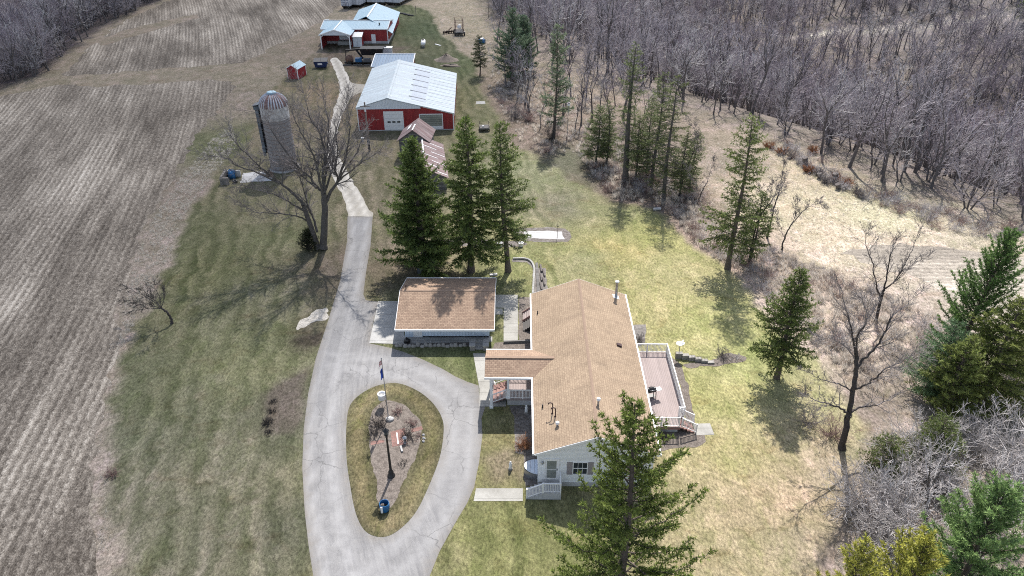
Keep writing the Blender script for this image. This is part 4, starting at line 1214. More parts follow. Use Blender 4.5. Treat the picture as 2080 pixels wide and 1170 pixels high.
# ------------------------------------------------------------------ garage
gar = thing('garage', 'low brown-roofed garage with pale blue-white siding beside the concrete apron', 'garage')
gx0, gx1, gy0, gy1, gez, grz, gym = -11.0, -1.67, 56.25, 65.5, 1.95, 3.4, 60.9
ax0, ax1, ay0, ay1 = -10.35, -2.2, 57.72, 64.9
gz = lambda y: gez + (grz - gez) * (1 - abs(y - gym) / (gym - gy0 if y < gym else gy1 - gym))
mb = MB()
pf_ = [(ay0, 0), (ay1, 0), (ay1, gz(ay1) - .13), (gym, grz - .13), (ay0, gz(ay0) - .13)]
mb.add([(ax0, y, z) for y, z in pf_] + [(ax1, y, z) for y, z in pf_], [(0, 4, 3, 2, 1), (5, 6, 7, 8, 9)] + [(i, (i + 1) % 5, 5 + (i + 1) % 5, 5 + i) for i in range(5)])
mb.build('wall', M['garage_siding'], gar)
mb = MB()
mb.slab([(gx0, gy0, gez), (gx1, gy0, gez), (gx1, gym, grz), (gx0, gym, grz)], .1)
mb.slab([(gx0, gym, grz), (gx1, gym, grz), (gx1, gy1, gez), (gx0, gy1, gez)], .1)
groof = mb.build('roof', M['shingle_dark'], gar)
MB().slab([(gx0 + .3, gym - .17, grz - .025), (gx1 - .05, gym - .17, grz - .025), (gx1 - .05, gym, grz + .03), (gx0 + .3, gym, grz + .03)], .03).slab([(gx0 + .3, gym, grz + .03), (gx1 - .05, gym, grz + .03), (gx1 - .05, gym + .17, grz - .025), (gx0 + .3, gym + .17, grz - .025)], .03).build('ridge_cap', M['ridge'], groof)
for ya, yb_ in ((gy0 - .11, gy0 - .002), (gy1 + .002, gy1 + .1)): MB().box(gx0 - .02, gx1 + .02, ya, yb_, gez - .13, gez + .045).build('gutter', M['trim'], gar)
for x in (gx0 - .045, gx1 + .003):
    mb = MB()
    mb.slab([(x, gy0, gez + .012), (x + .042, gy0, gez + .012), (x + .042, gym, grz + .012), (x, gym, grz + .012)], .15)
    mb.slab([(x, gym, grz + .012), (x + .042, gym, grz + .012), (x + .042, gy1, gez + .012), (x, gy1, gez + .012)], .15)
    mb.build('rake_board', M['trim'], gar)
dr_ = MB().box(-9.55, -8.7, ay0 - .03, ay0 + .01, .03, 1.8).build('side_door', M['trim'], gar)
MB().box(-8.84, -8.78, ay0 - .07, ay0 - .031, .85, .95).build('handle', M['black'], dr_)
MB().box(-8.66, -2.25, ay0 - .014, ay0 + .005, .0, .14).build('base_strip', M['black_machine'], gar)  # dark strip along the foot of the front wall
for ya in (58.6, 61.6): MB().box(ax0 - .025, ax0 + .01, ya, ya + 2.4, .02, 1.75).build('overhead_door', M['trim'], gar)
q = at(815, 583, 3.3)
MB().lathe([(.05, -.2), (.05, .35), (.1, .36), (0, .42)], (gx0 + .55, gym + .25, grz), 8).build('vent_pipe', M['iron'], groof)

def lump(name, label, cat, px, py, rx, ry, rz, mat_, seed, group=None):
    q = at(px, py)
    o = MB().blob((0, 0, 0), rx, ry, rz, seed).build(name, mat_)
    o.location = (q[0], q[1], 0)
    return tag(o, label, cat, group)

# stone edging along the garage bed
for i in range(17):
    q = at(806 + i * 8.6 + random.Random(i).uniform(-1, 1), 703 + random.Random(i + 50).uniform(-1.0, 1.6))
    o = MB().blob((0, 0, 0), .24, .18, .2 + .06 * (i % 3), i, .3).build('edging_stone', M['stone'])
    o.location = (q[0], q[1], 0.02)
    tag(o, 'grey stone in the edging row below the garage bed', 'stone', 'edging stones below the garage bed')
q = at(827, 697)
bag = thing('garbage_bag', 'black tied bag beside the garage walk corner', 'bag', (q[0], q[1], .02))
MB().blob((0, 0, .24), .34, .30, .34, 4, .35).build('sack', M['black'], bag)
MB().lathe([(.09, 0), (.03, .08), (.08, .17), (0, .2)], (0, 0, .5), 8).build('tied_neck', M['black'], bag)
for i, (px, s_) in enumerate(((960, 'left'), (987, 'right'))):
    q = at(px, 706)
    gp = thing('stone_gatepost', ('squat stone post at the garage end of the entry walk, nearer the driveway', 'squat stone post at the garage end of the entry walk, nearer the house')[i], 'stone post', (q[0], q[1], 0), group='stone posts at the entry walk')
    MB().box(-.24, .24, -.5, .5, 0, .5).build('pier', M['stone'], gp)
    MB().box(-.29, .29, -.55, .55, .502, .6).build('cap', M['concrete'], gp)
q1, q2 = at(964, 697), at(986, 697)
wlk = MB()
for i in range(3): wlk.box(q1[0] - .1, q2[0] + .1, q1[1] - .35 * (i + 1), q1[1] - .35 * i - .004, .015, .42 - .13 * i)
tag(wlk.build('sunken_steps', M['concrete']), 'dark concrete steps between the two stone posts by the garage', 'steps')
rw = MB().bar((at(1023, 697)[0], at(1023, 697)[1], .12), (at(1082, 695)[0], at(1082, 695)[1], .12), .16, .24)
tag(rw.build('timber_edging', M['old_wood']), 'dark timber edging between the concrete walk and the porch bed', 'edging')
# wheelie bin beside the big spruce
q = at(853, 556)
bn = thing('rubbish_bin', 'dark grey wheeled bin standing at the trunk of the bushy spruce', 'bin', (q[0], q[1], 0), R(10))
MB().add([(-.25, -.27, .08), (.25, -.27, .08), (.25, .27, .08), (-.25, .27, .08), (-.31, -.34, .95), (.31, -.34, .95), (.31, .34, .95), (-.31, .34, .95)], [(0, 3, 2, 1), (4, 5, 6, 7), (0, 1, 5, 4), (1, 2, 6, 5), (2, 3, 7, 6), (3, 0, 4, 7)]).build('body', M['bin_grey'], bn)
MB().slab([(-.33, -.38, .98), (.33, -.38, .98), (.33, .36, 1.07), (-.33, .36, 1.07)], .04).build('lid', M['black'], bn)
for x in (-.3, .3): MB().tube([(x - .03, .24, .12), (x + .03, .24, .12)], .12, n=12).build('wheel', M['black'], bn)

# ------------------------------------------------------------------ garden in the loop
q = at(795, 967)
lamp = thing('lamp_post', 'tall black lamp post with fluted base in the loop garden', 'lamp post', (q[0], q[1], 0))
MB().lathe([(.30, 0), (.30, .1), (.22, .16), (.2, .5), (.13, .62), (.105, .7), (.085, 2.4), (.07, 4.0), (.1, 4.02), (.1, 4.08), (.05, 4.12)], (0, 0, 0), 18).build('post', M['black'], lamp)
MB().bar((-.35, 0, 3.75), (.35, 0, 3.75), .04, .04).build('ladder_bar', M['black'], lamp)
lh = MB().lathe([(.06, 4.1), (.18, 4.3), (.2, 4.34)], (0, 0, 0), 8).lathe([(.24, 4.66), (.2, 4.72), (.06, 4.84), (.03, 4.95), (0, 4.97)], (0, 0, 0), 8).build('lantern', M['black'], lamp)
MB().lathe([(.17, 4.345), (.2, 4.655)], (0, 0, 0), 8).build('lantern_glass', M['glass'], lh)
q = at(789, 849)
fp = thing('flagpole', 'thin flagpole with two limp flags in the loop garden', 'flagpole', (q[0], q[1], 0))
MB().lathe([(.06, 0), (.045, .5), (.03, 6.2)], (0, 0, 0), 10).build('pole', M['steel'], fp)
MB().lathe([(0, 6.2), (.05, 6.24), (.05, 6.3), (0, 6.34)], (0, 0, 0), 10).build('finial', M['steel'], fp)
def limp_flag(name, z0, z1, r, mats, parent, seed, bands=1):
    rg = random.Random(seed); mb = MB(); nu, nv = 10, 8
    vs = []
    for j in range(nv + 1):
        z = z0 + (z1 - z0) * j / nv
        for i in range(nu + 1):
            s_ = i / nu
            vs.append((-.03 - r * s_ * (1 - .25 * j / nv), .10 * math.sin(s_ * 7 + j * .5) * (.4 + s_), z - .22 * s_ * (1 + .3 * math.sin(j))))
    for j in range(nv):
        for i in range(nu):
            mb.add([vs[j * (nu + 1) + i], vs[j * (nu + 1) + i + 1], vs[(j + 1) * (nu + 1) + i + 1], vs[(j + 1) * (nu + 1) + i]], [(0, 1, 2, 3)], (j % bands), True)
    return mb.build(name, mats, parent)
limp_flag('striped_flag', 5.65, 6.15, .26, [M['flag_red'], M['trim']], fp, 1, 2)
limp_flag('blue_flag', 4.3, 5.35, .22, [M['flag_blue']], fp, 2)
q = at(778, 824)
ur = thing('white_planter', 'white round tub on a thin stand beside the flagpole', 'planter', (q[0], q[1], 0))
MB().lathe([(.27, .75), (.33, .78), (.35, 1.3), (.37, 1.34), (.31, 1.34), (.30, 1.24), (0, 1.22)], (0, 0, 0), 20).build('tub', M['white_plastic'], ur)
MB().box(-.2, .2, -.035, .035, 1.28, 1.33).build('slot_lid', M['black'], ur)
for k_ in range(3):
    t = k_ * 2.1 + .5
    MB().tube([(.22 * math.cos(t), .22 * math.sin(t), .76), (.32 * math.cos(t), .32 * math.sin(t), 0)], .02, n=6).build('leg', M['iron'], ur)
q = at(790, 851)
o = MB().lathe([(.34, 0), (.36, .1), (.33, .16), (0, .17)], (0, 0, 0), 20, sy=.75).build('white_stone', M['concrete_white'])
o.location = (q[0] + .1, q[1] - .12, .027); tag(o, 'flat white oval stone at the foot of the flagpole', 'stone')
q = at(782, 1036)
br_ = thing('blue_barrel', 'blue half barrel planter with white tool inside at the tip of the loop garden', 'barrel', (q[0], q[1], 0.02))
MB().lathe([(.30, 0), (.36, .2), (.38, .42), (.36, .72), (.33, .72), (.345, .42), (.3, .3)], (0, 0, 0), 22).build('barrel', M['blue_plastic'], br_)
MB().lathe([(.32, .3), (0, .34)], (0, 0, 0), 22).build('soil', M['soil'], br_)
MB().box(-.22, -.06, -.40, -.37, .1, .72).build('white_scoop', M['white_plastic'], br_)
MB().blob((-.1, -.18, .66), .14, .12, .16, 3, .3).build('rag', M['pole'], br_)
patio = poly_px([(793, 878), (822, 870), (828, 902), (797, 908)])
o = sheet('brick_patio', patio, .034, M['brick_paver']); 
sheet('brick_path', poly_px([(753, 898), (780, 893), (781, 899), (753, 905)]), .033, M['brick_paver'])
sheet('brick_path', poly_px([(834, 872), (857, 866), (859, 873), (836, 879)]), .033, M['brick_paver'])
MB_ = MB().bar((*at(806, 880)[:2], .05), (*at(809, 903)[:2], .05), .09, .05)
tag(MB_.build('white_board', M['trim']), 'narrow white board lying across the brick patio', 'board')
q = at(823, 899)
ln = thing('garden_lantern', 'small grey garden lantern at the patio corner', 'lantern', (q[0], q[1], .03))
MB().lathe([(.16, 0), (.13, .06), (.08, .1), (.08, .25), (.15, .28)], (0, 0, 0), 10).build('base', M['steel'], ln)
MB().lathe([(.12, .285), (.12, .5)], (0, 0, 0), 10).build('glass', M['glass_grey'], ln)
MB().lathe([(.19, .505), (.06, .66), (0, .68)], (0, 0, 0), 10).build('cap', M['steel'], ln)
o = MB().bar((*at(814, 908)[:2], .1), (*at(817, 919)[:2], .1), .14, .12).build('white_block', M['concrete_white']); tag(o, 'long white stone block below the brick patio', 'stone')
for i, (px, py) in enumerate(((860, 884), (861, 891), (860, 897))):
    tag(lump('edging_stone', 'white edging stone on the right rim of the loop garden', 'stone', px, py, .14, .12, .14, M['concrete_white'], i + 60), group='white stones on the garden rim')

# statue and ornaments by the left wall
for (px, py, h_, nm, lb) in ((1069, 838, .8, 'garden_statue', 'small white statue in the dark bed under the porch'), (1037, 953, .7, 'garden_ornament', 'small white ornament on the bare lawn left of the house')):
    q = at(px, py)
    sv = thing(nm, lb, 'statue', (q[0], q[1], .01))
    MB().lathe([(.17, 0), (.17, .08), (.1, .12)], (0, 0, 0), 12).build('plinth', M['stone'], sv)
    MB().lathe([(.11, .12), (.14, .25), (.10, .45), (.13, .55), (.05, .64), (.085, .72), (.06, .8), (0, .82)], (0, 0, 0), 12).build('figure', M['trim'], sv)

# slab garden beyond the spruces
for i, px in enumerate((1068, 1132)):
    q = at(px, 486 - i * 3)
    sp_ = thing('sapling_stake', ('thin stake at the left end of the white slab', 'thin stake at the right end of the white slab')[i], 'stake', (q[0], q[1], 0), group='stakes at the white slab')
    MB().tube([(0, 0, 0), (.02, .02, 1.9)], .025, n=6).build('stake', M['pole'], sp_)
    MB().box(-.06, .10, -.02, .02, 1.5, 1.62).build('wire_tie', M['black'], sp_)
pot_l = ('white tub at the left end of the narrow bed behind the bushy spruce', 'white tub between the first and second spruce trunks', 'white tub left of the slender spruce trunk', 'white tub just right of the slender spruce trunk', 'white tub at the right tip of the narrow bed')
for i, px in enumerate((912, 976, 992, 1015, 1058)):
    q = at(px, 500)
    pt_ = thing('white_tub', pot_l[i], 'tub', (q[0], q[1], 0.01), group='white tubs in the narrow bed')
    MB().lathe([(.24, 0), (.30, .45), (.33, .47), (.27, .47), (.25, .38)], (0, 0, 0), 16).build('tub', M['white_plastic'], pt_)
    MB().lathe([(.25, .38), (0, .40)], (0, 0, 0), 16).build('soil', M['concrete_white'], pt_)
# curved stone edging and logs north of the house
ce = catmull(poly_px([(1042, 527), (1066, 527), (1079, 533), (1085, 547), (1084, 570), (1082, 598)]), 6, False)
for i in range(0, len(ce) - 1, 1):
    a, b_ = ce[i], ce[i + 1]
    if np.hypot(*(b_ - a)) < .05: continue
    o = MB().bar((a[0], a[1], .1), (a[0] + (b_[0] - a[0]) * .93, a[1] + (b_[1] - a[1]) * .93, .1), .2, .22).build('edging_block', M['concrete'])
    tag(o, 'pale block of the curved edging beyond the house', 'edging block', 'curved edging blocks beyond the house')
for i in range(5):
    a = at(1098 + (i % 2) * 6, 548 + i * 9)
    o = MB().tube([(a[0], a[1] + .9, .12), (a[0] + .1, a[1] - .6, .12)], .12 - .015 * (i % 3), n=9).build('log', M['log_bark'])
    tag(o, 'grey log lying in the rubble bed beyond the house', 'log', 'logs in the rubble bed')
o = MB().bar((*at(1090, 535)[:2], .06), (*at(1094, 597)[:2], .06), .3, .12).build('timber_sleeper', M['old_wood'])
tag(o, 'long pale timber sleeper in the rubble bed beyond the house', 'sleeper')
o = MB().bar((*at(995, 560)[:2], .08), (*at(1010, 558)[:2], .08), .3, .16).build('pale_board', M['concrete_white'])
tag(o, 'short pale board lying on the grass behind the garage', 'board')
# ------------------------------------------------------------------ big pole barn
barn = thing('pole_barn', 'large red pole barn with pale galvanised roof and white overhead door', 'barn', (-24.85, 114.55, 0), R(2.6))
BW, BD = 15.4, 22.4
bp = [(-.12, 3.95), (4.95, 5.45), (BW + .15, 2.82)]
def bz(x):
    return np.interp(x, [p[0] for p in bp], [p[1] for p in bp])
mb = MB()
pr_ = [(0, 0), (BW, 0), (BW, bz(BW) - .12), (4.95, 5.33), (0, bz(0) - .12)]
n = 5
mb.add([(x, 0, z) for x, z in pr_] + [(x, BD, z) for x, z in pr_], [tuple(range(n)), tuple(range(n, 2 * n))[::-1]] + [(i, n + i, n + (i + 1) % n, (i + 1) % n) for i in range(n)])
mb.build('wall', M['barn_red'], barn)
rb = MB()
rb.slab([(bp[0][0], -.18, bp[0][1]), (4.95, -.18, 5.45), (4.95, BD + .15, 5.45), (bp[0][0], BD + .15, bp[0][1])], .1)
rb.slab([(4.95, -.18, 5.45), (bp[2][0], -.18, bp[2][1]), (bp[2][0], BD + .15, bp[2][1]), (4.95, BD + .15, 5.45)], .1)
broof = rb.build('roof', M['roof_pale'], barn)
MB().slab([(4.65, -.2, 5.40), (4.95, -.2, 5.49), (4.95, BD + .17, 5.49), (4.65, BD + .17, 5.40)], .03).slab([(4.95, -.2, 5.49), (5.3, -.2, 5.44), (5.3, BD + .17, 5.44), (4.95, BD + .17, 5.49)], .03).build('ridge_cap', M['roof_pale'], broof)
def on_slope(u, y): x = 4.95 + (BW + .15 - 4.95) * u; return (x, y, bz(x))
M['skylight'] = plain('cloudy_fibreglass', (0.36, 0.41, 0.47), 0.5, 0.12, 2, dirt=(0.30, 0.33, 0.39))
q = [on_slope(.34, 2.0), on_slope(.56, 2.0), on_slope(.56, 19.5), on_slope(.34, 19.5)]
MB().slab([(x, y, z + .025) for x, y, z in q], .02).build('skylight_band', M['skylight'], broof)
M['seam'] = plain('dark_roof_seam', (0.17, 0.18, 0.21), .7, .3, 3)
for k_ in range(6):
    y = 3.2 + 3.1 * k_
    MB().slab([(x, yy, z + .05) for x, yy, z in (on_slope(.30, y), on_slope(.555, y), on_slope(.555, y + .28), on_slope(.30, y + .28))], .03).build('skylight_seam', M['seam'], broof)
# panel laps across both slopes
mb = MB()
for k_ in range(1, 12):
    y = k_ * 1.86
    for (a, b_) in ((0.58, 1.0),) if k_ < 11 else ((0.0, 1.0),):
        mb.slab([(x, yy, z + .022) for x, yy, z in (on_slope(a, y), on_slope(b_, y), on_slope(b_, y + .06), on_slope(a, y + .06))], .02)
mb.build('panel_laps', M['skylight'], broof)
# white gable panel
mb = MB()
kx = 10.15
mb.add([(-.12, -.10, bz(-.12) - .22), (kx, -.10, bz(-.12) - .22), (kx, -.10, bz(kx) - .12), (4.95, -.10, 5.30), (-.12, -.10, bz(-.12) - .12)], [(0, 1, 2, 3, 4)])
gp = mb.build('gable_panel', M['barn_white'], barn)
MB().box(-.14, kx + .02, -.17, -.02, bz(-.12) - .28, bz(-.12) - .23).build('eave_board', M['trim'], gp)
mb = MB()
for x in (-.03, BW - .12): mb.box(x, x + .15, -.05, .1, .02, bz(x) - .13)
mb.slab([(kx, -.06, bz(kx) - .1), (BW + .15, -.06, bz(BW) - .14), (BW + .15, -.02, bz(BW) - .14), (kx, -.02, bz(kx) - .1)], .12)
mb.build('corner_trim', M['trim'], barn)
MB().box(0, BW, -.03, BD + .03, .0, .16).build('base_strip', M['concrete_white'], barn)
od = MB().box(4.25, 7.25, -.05, .02, .17, 3.18).build('overhead_door', M['trim'], barn)
for k_ in range(3): MB().box(4.72 + .78 * k_, 5.22 + .78 * k_, -.075, -.045, 1.35, 1.62).build('door_window', M['glass'], od)
mb = MB()
for z in (.82, 1.47, 2.12, 2.77): mb.box(4.27, 7.23, -.058, -.045, z - .012, z + .012)
mb.build('panel_joint', M['grey_shutter'], od)
mb = MB()
for (a, b_, c, d) in ((4.16, 4.25, .17, 3.25), (7.25, 7.34, .17, 3.25), (4.25, 7.25, 3.18, 3.25)): mb.box(a, b_, -.07, .02, c, d)
mb.build('door_frame', M['trim'], barn)
sd_ = MB().box(9.98, 13.55, -.06, .02, .72, 2.62).build('slatted_door', M['slat_wood'], barn)
MB().box(9.98, 13.55, -.065, .02, .17, .715).build('white_kick_panel', M['trim'], sd_)
mb = MB()
for (a, b_, c, d) in ((9.86, 9.98, .17, 2.74), (13.55, 13.67, .17, 2.74), (9.98, 13.55, 2.62, 2.74)): mb.box(a, b_, -.075, .02, c, d)
mb.build('frame', M['trim'], sd_)
for y in (4.0, 9.0, 14.0):
    MB().box(BW - .005, BW + .04, y, y + 1.1, .9, 2.0).build('side_window', M['trim'], barn)

# ------------------------------------------------------------------ silo
q = at(577, 352)
silo = thing('silo', 'tall grey stave silo with rusty ribbed dome beside the bare maple', 'silo', (q[0] - .45, q[1] + 2.0, 0))
SR, SH = 1.88, 9.3
m, nt, b = new_mat('silo_staves')
uv = coords(nt, 'UV')
brk = nt.nodes.new('ShaderNodeTexBrick'); nt.links.new(uv, brk.inputs[0])
for k_, v_ in (('Scale', 1.0), ('Brick Width', .3), ('Row Height', .75), ('Mortar Size', .012)): brk.inputs[k_].default_value = v_
brk.inputs['Color1'].default_value = (.29, .275, .28, 1); brk.inputs['Color2'].default_value = (.235, .222, .226, 1); brk.inputs['Mortar'].default_value = (.18, .165, .165, 1)
c = mixc(nt, ramp(nt, noise(nt, coords(nt, 'Object', (.9, .9, .35)), 1.0, 6, .7), [(.42, 0), (.68, .7)]), brk.outputs[0], (.22, .205, .20))
nt.links.new(c, b.inputs['Base Color']); b.inputs['Roughness'].default_value = .92
M['silo_stave'] = m
vs, fs = [], []
N = 40
for j in range(13):
    for i in range(N): vs.append((SR * math.cos(2 * math.pi * i / N), SR * math.sin(2 * math.pi * i / N), SH * j / 12))
for j in range(12):
    for i in range(N): fs.append((j * N + i, j * N + (i + 1) % N, (j + 1) * N + (i + 1) % N, (j + 1) * N + i))
MB().add(vs, fs).build('barrel', M['silo_stave'], silo)
mb = MB()
for k_ in range(16):
    z = .4 + k_ * .56
    mb.lathe([(SR + .015, z - .02), (SR + .04, z), (SR + .015, z + .02)], (0, 0, 0), N)
mb.build('hoops', M['bare_boards'], silo)
M['silo_patch'] = plain('flaking_white_render', (.55, .53, .52), .9, .3, 2, dirt=(.26, .24, .235), dscale=.9)
MB().lathe([(SR + .05, SH - 1.75), (SR + .055, SH - .02)], (0, 0, 0), N).build('rendered_band', M['silo_patch'], silo)
M['dome_a'] = plain('rusty_dome_metal', (.19, .115, .11), .6, .35, 2, .1)
M['dome_b'] = plain('zinc_dome_metal', (.46, .48, .53), .45, .2, 2, .1)
mb = MB()
NP = 60
for g_ in range(NP):
    m_ = 0 if (g_ % 2 or g_ % 7 == 0) else 1
    for j in range(10):
        a0, a1 = math.pi / 2 * j / 10.6, math.pi / 2 * (j + 1) / 10.6
        for s_ in range(2):
            t0, t1 = 2 * math.pi * (g_ + s_ / 2) / NP, 2 * math.pi * (g_ + (s_ + 1) / 2) / NP
            def rr(s): return 1 + .035 * (1 - abs(s - .5) * 2) * (1 if m_ else -.3)
            P4 = []
            for a, t, s in ((a0, t0, s_ / 2), (a0, t1, (s_ + 1) / 2), (a1, t1, (s_ + 1) / 2), (a1, t0, s_ / 2)):
                r = (SR + .06) * math.cos(a) * rr(s)
                P4.append((r * math.cos(t), r * math.sin(t), SH + 1.75 * math.sin(a) * rr(s)))
            mb.add(P4, [(0, 1, 2, 3)], m_)
mb.build('dome', [M['dome_a'], M['dome_b']], silo)
MB().lathe([(.62, SH + 1.66), (.62, SH + 1.85), (.5, SH + 1.9), (0, SH + 1.92)], (0, 0, 0), 20).build('dome_cap', M['roof_blue'], silo)
# unloading chute down the left side
mb = MB()
N2 = 14
ch = []
for i in range(N2 + 1):
    t = math.pi * (.5 + i / N2)
    ch.append((-SR - .05 + .62 * math.cos(t), -.35 + .62 * math.sin(t)))
M['chute'] = lined('blue_grey_chute', (.115, .145, .175), .55, 'V', .5, .7, var=.3, groove=.35, dirt=(.09, .05, .045), dirtamt=.7)
for i in range(N2):
    (xa, ya), (xb, yb) = ch[i], ch[i + 1]
    mb.add([(xa, ya, 2.2), (xa, ya, SH - .1), (xb, yb, SH - .1), (xb, yb, 2.2)], [(0, 1, 2, 3), (3, 2, 1, 0)][:1])
mb.build('chute', M['chute'], silo)
MB().slab([(-SR - .8, -1.0, SH + .2), (-SR + .3, -1.0, SH + .45), (-SR + .3, .4, SH + .45), (-SR - .8, .4, SH + .2)], .08).box(-SR - .68, -SR + .1, -.9, .3, SH - .4, SH + .12).build('chute_hood', M['chute'], silo)
MB().lathe([(SR + .25, 0), (SR + .25, .12), (SR + .12, .2), (SR + .02, .2)], (0, 0, 0), N).build('footing', M['concrete'], silo)
q = at(548, 358)
o = MB().blob((0, 0, .3), .5, .45, .6, 9, .3).build('rusty_blower', M['bare_boards']); o.location = (q[0], q[1], 0)
tag(o, 'dark rusty lump of old machinery at the foot of the silo', 'machinery')
q = at(464, 372)
rn = thing('stone_bunker', 'low ruined grey stone bunker at the left end of the silo pad', 'ruin', (q[0], q[1], 0), R(4))
MB().box(-.9, .25, -.6, -.3, 0, 1.0).build('front_wall', M['rubble'], rn)
MB().box(-.9, -.6, -.29, 2.4, 0, 1.1).build('side_wall', M['rubble'], rn)
MB().box(-.59, 1.2, 2.1, 2.4, 0, .9).build('back_wall', M['concrete'], rn)
q = at(472, 362)
bt = thing('blue_tarpaulin', 'crumpled blue tarpaulin heaped in the stone bunker', 'tarpaulin', (q[0], q[1], .0))
MB().blob((0, 0, .5), .55, .6, .7, 12, .5).build('sheet', M['blue_plastic'], bt)
q = at(475, 371)
o = MB().lathe([(.3, 0), (.34, .1), (.34, .3), (.3, .36), (.18, .34), (.17, .12)], (0, 0, 0), 18).build('old_tyre', M['black']); o.location = (q[0] + .2, q[1], 0)
tag(o, 'black tyre lying by the stone bunker', 'tyre')

# ------------------------------------------------------------------ weathered crib and long shed with rusty roofs
crib = thing('corn_crib', 'old grey board crib with rusty gable roof in front of the red barn', 'crib', (-16.75, 102.6, 0), R(-4))
cw, cd, ce_, cr = 4.5, 5.4, 3.0, 4.6
mb = MB()
pr_ = [(0.12, 0), (cw - .12, 0), (cw - .12, ce_ - .05), (cw / 2, cr - .12), (.12, ce_ - .05)]
mb.add([(x, .15, z) for x, z in pr_] + [(x, cd - .15, z) for x, z in pr_], [tuple(range(5)), tuple(range(5, 10))[::-1]] + [(i, 5 + i, 5 + (i + 1) % 5, (i + 1) % 5) for i in range(5)])
mb.build('wall', M['old_wood'], crib)
cr_o = MB().slab([(-.25, 0, ce_ - .22), (cw / 2, 0, cr), (cw / 2, cd, cr), (-.25, cd, ce_ - .22)], .05).slab([(cw / 2, 0, cr), (cw + .25, 0, ce_ - .22), (cw + .25, cd, ce_ - .22), (cw / 2, cd, cr)], .05).build('roof', M['rust_roof'], crib)
MB().bar((cw / 2, -.02, cr + .04), (cw / 2, cd * .45, cr + .04), .18, .05).build('white_ridge_cap', M['trim'], cr_o)
MB().slab([(.95, 2.4, 3.72), (1.4, 2.4, 4.05), (1.4, 4.1, 4.05), (.95, 4.1, 3.72)], .02).build('bare_patch', M['trim'], cr_o)
MB().box(cw / 2 - .35, cw / 2 + .35, .11, .2, 3.05, 3.8).build('loft_opening', M['glass'], crib)
long_ = thing('long_shed', 'long low shed with rusty ribbed roof half hidden by the spruces', 'shed', (-13.1, 91.2, 0), R(8))
lw, ld_, le, lr = 4.4, 12.6, 1.9, 3.2
mb = MB()
pr_ = [(.1, 0), (lw - .1, 0), (lw - .1, le - .02), (1.5, lr - .1), (.1, le + .2)]
mb.add([(x, .1, z) for x, z in pr_] + [(x, ld_ - .1, z) for x, z in pr_], [tuple(range(5)), tuple(range(5, 10))[::-1]] + [(i, 5 + i, 5 + (i + 1) % 5, (i + 1) % 5) for i in range(5)])
mb.build('wall', M['old_wood'], long_)
lro = MB().slab([(-.15, 0, le + .15), (1.5, 0, lr), (1.5, ld_, lr), (-.15, ld_, le + .15)], .05).slab([(1.5, 0, lr), (lw + .2, 0, le - .16), (lw + .2, ld_, le - .16), (1.5, ld_, lr)], .05).build('roof', M['rust_roof'], long_)
for k_ in range(7):
    y = .7 + k_ * 1.65
    f0 = .0 if k_ % 2 else .35
    xa, xb = 1.5 + (lw - 1.3) * f0, 1.5 + (lw - 1.3) * min(1, f0 + .62)
    za, zb = lr - (lr - le + .16) * (xa - 1.5) / (lw - 1.3), lr - (lr - le + .16) * (xb - 1.5) / (lw - 1.3)
    MB().slab([(xa, y, za + .03), (xb, y, zb + .03), (xb, y + .16, zb + .03), (xa, y + .16, za + .03)], .02).build('bright_lap', M['trim'], lro)
MB().bar((1.5, ld_ * .45, lr + .04), (1.5, ld_ + .03, lr + .04), .2, .05).build('ridge_cap', M['trim'], lro)

# ------------------------------------------------------------------ far red workshop
shop = thing('red_workshop', 'far red workshop with blue-grey roofs and an open gabled porch', 'workshop')
# front wing
wx0, wx1, wy0, wy1, we, wr_ = -42.6, -28.2, 171.4, 180.0, 3.3, 4.15
wym = 175.7
mb = MB()
pr_ = [(wy0, 0), (wy1, 0), (wy1, we - .1), (wym, wr_ - .1), (wy0, we - .1)]
mb.add([(wx0, y, z) for y, z in pr_] + [(wx1, y, z) for y, z in pr_], [(0, 4, 3, 2, 1), (5, 6, 7, 8, 9)] + [(i, (i + 1) % 5, 5 + (i + 1) % 5, 5 + i) for i in range(5)])
mb.build('wall', M['barn_red'], shop)
MB().box(wx0 - .04, wx1 + .04, wy0 - .05, wy1 + .04, 0, .55).build('block_base', M['concrete_white'], shop)
r1 = MB().slab([(wx0 - .6, wy0 - .3, we - .05), (wx1 + .15, wy0 - .3, we - .05), (wx1 + .15, wym, wr_), (wx0 - .6, wym, wr_)], .1).slab([(wx0 - .6, wym, wr_), (wx1 + .15, wym, wr_), (wx1 + .15, wy1 + .3, we - .05), (wx0 - .6, wy1 + .3, we - .05)], .1).build('roof', M['roof_blue'], shop)
tr = MB()
tr.box(wx0 - .62, wx1 + .2, wy0 - .38, wy0 - .305, we - .2, we + .02)
tr.bar((wx0 - .6, wym, wr_ + .05), (wx1 + .15, wym, wr_ + .05), .3, .06)
for x in (wx0 - .62, wx1 + .18):
    tr.bar((x, wy0 - .3, we + .0), (x, wym, wr_ + .05), .1, .22); tr.bar((x, wym, wr_ + .05), (x, wy1 + .3, we), .1, .22)
tr.box(wx1 - .12, wx1 + .06, wy0 - .06, wy0 + .12, .0, we - .1)
tr.build('trim', M['trim'], shop)
MB().lathe([(.14, 0), (.14, .45), (.2, .5), (0, .6)], (-30.2, 173.3, 3.6), 10).build('roof_vent', M['black'], r1)
MB().box(-31.95, -31.0, wy0 - .08, wy0 - .045, .1, 2.05).build('door', M['trim'], shop)
MB().box(-35.1, -34.6, wy0 - .05, wy0 + .01, 2.25, 2.75).build('vent_panel', M['grey_shutter'], shop)
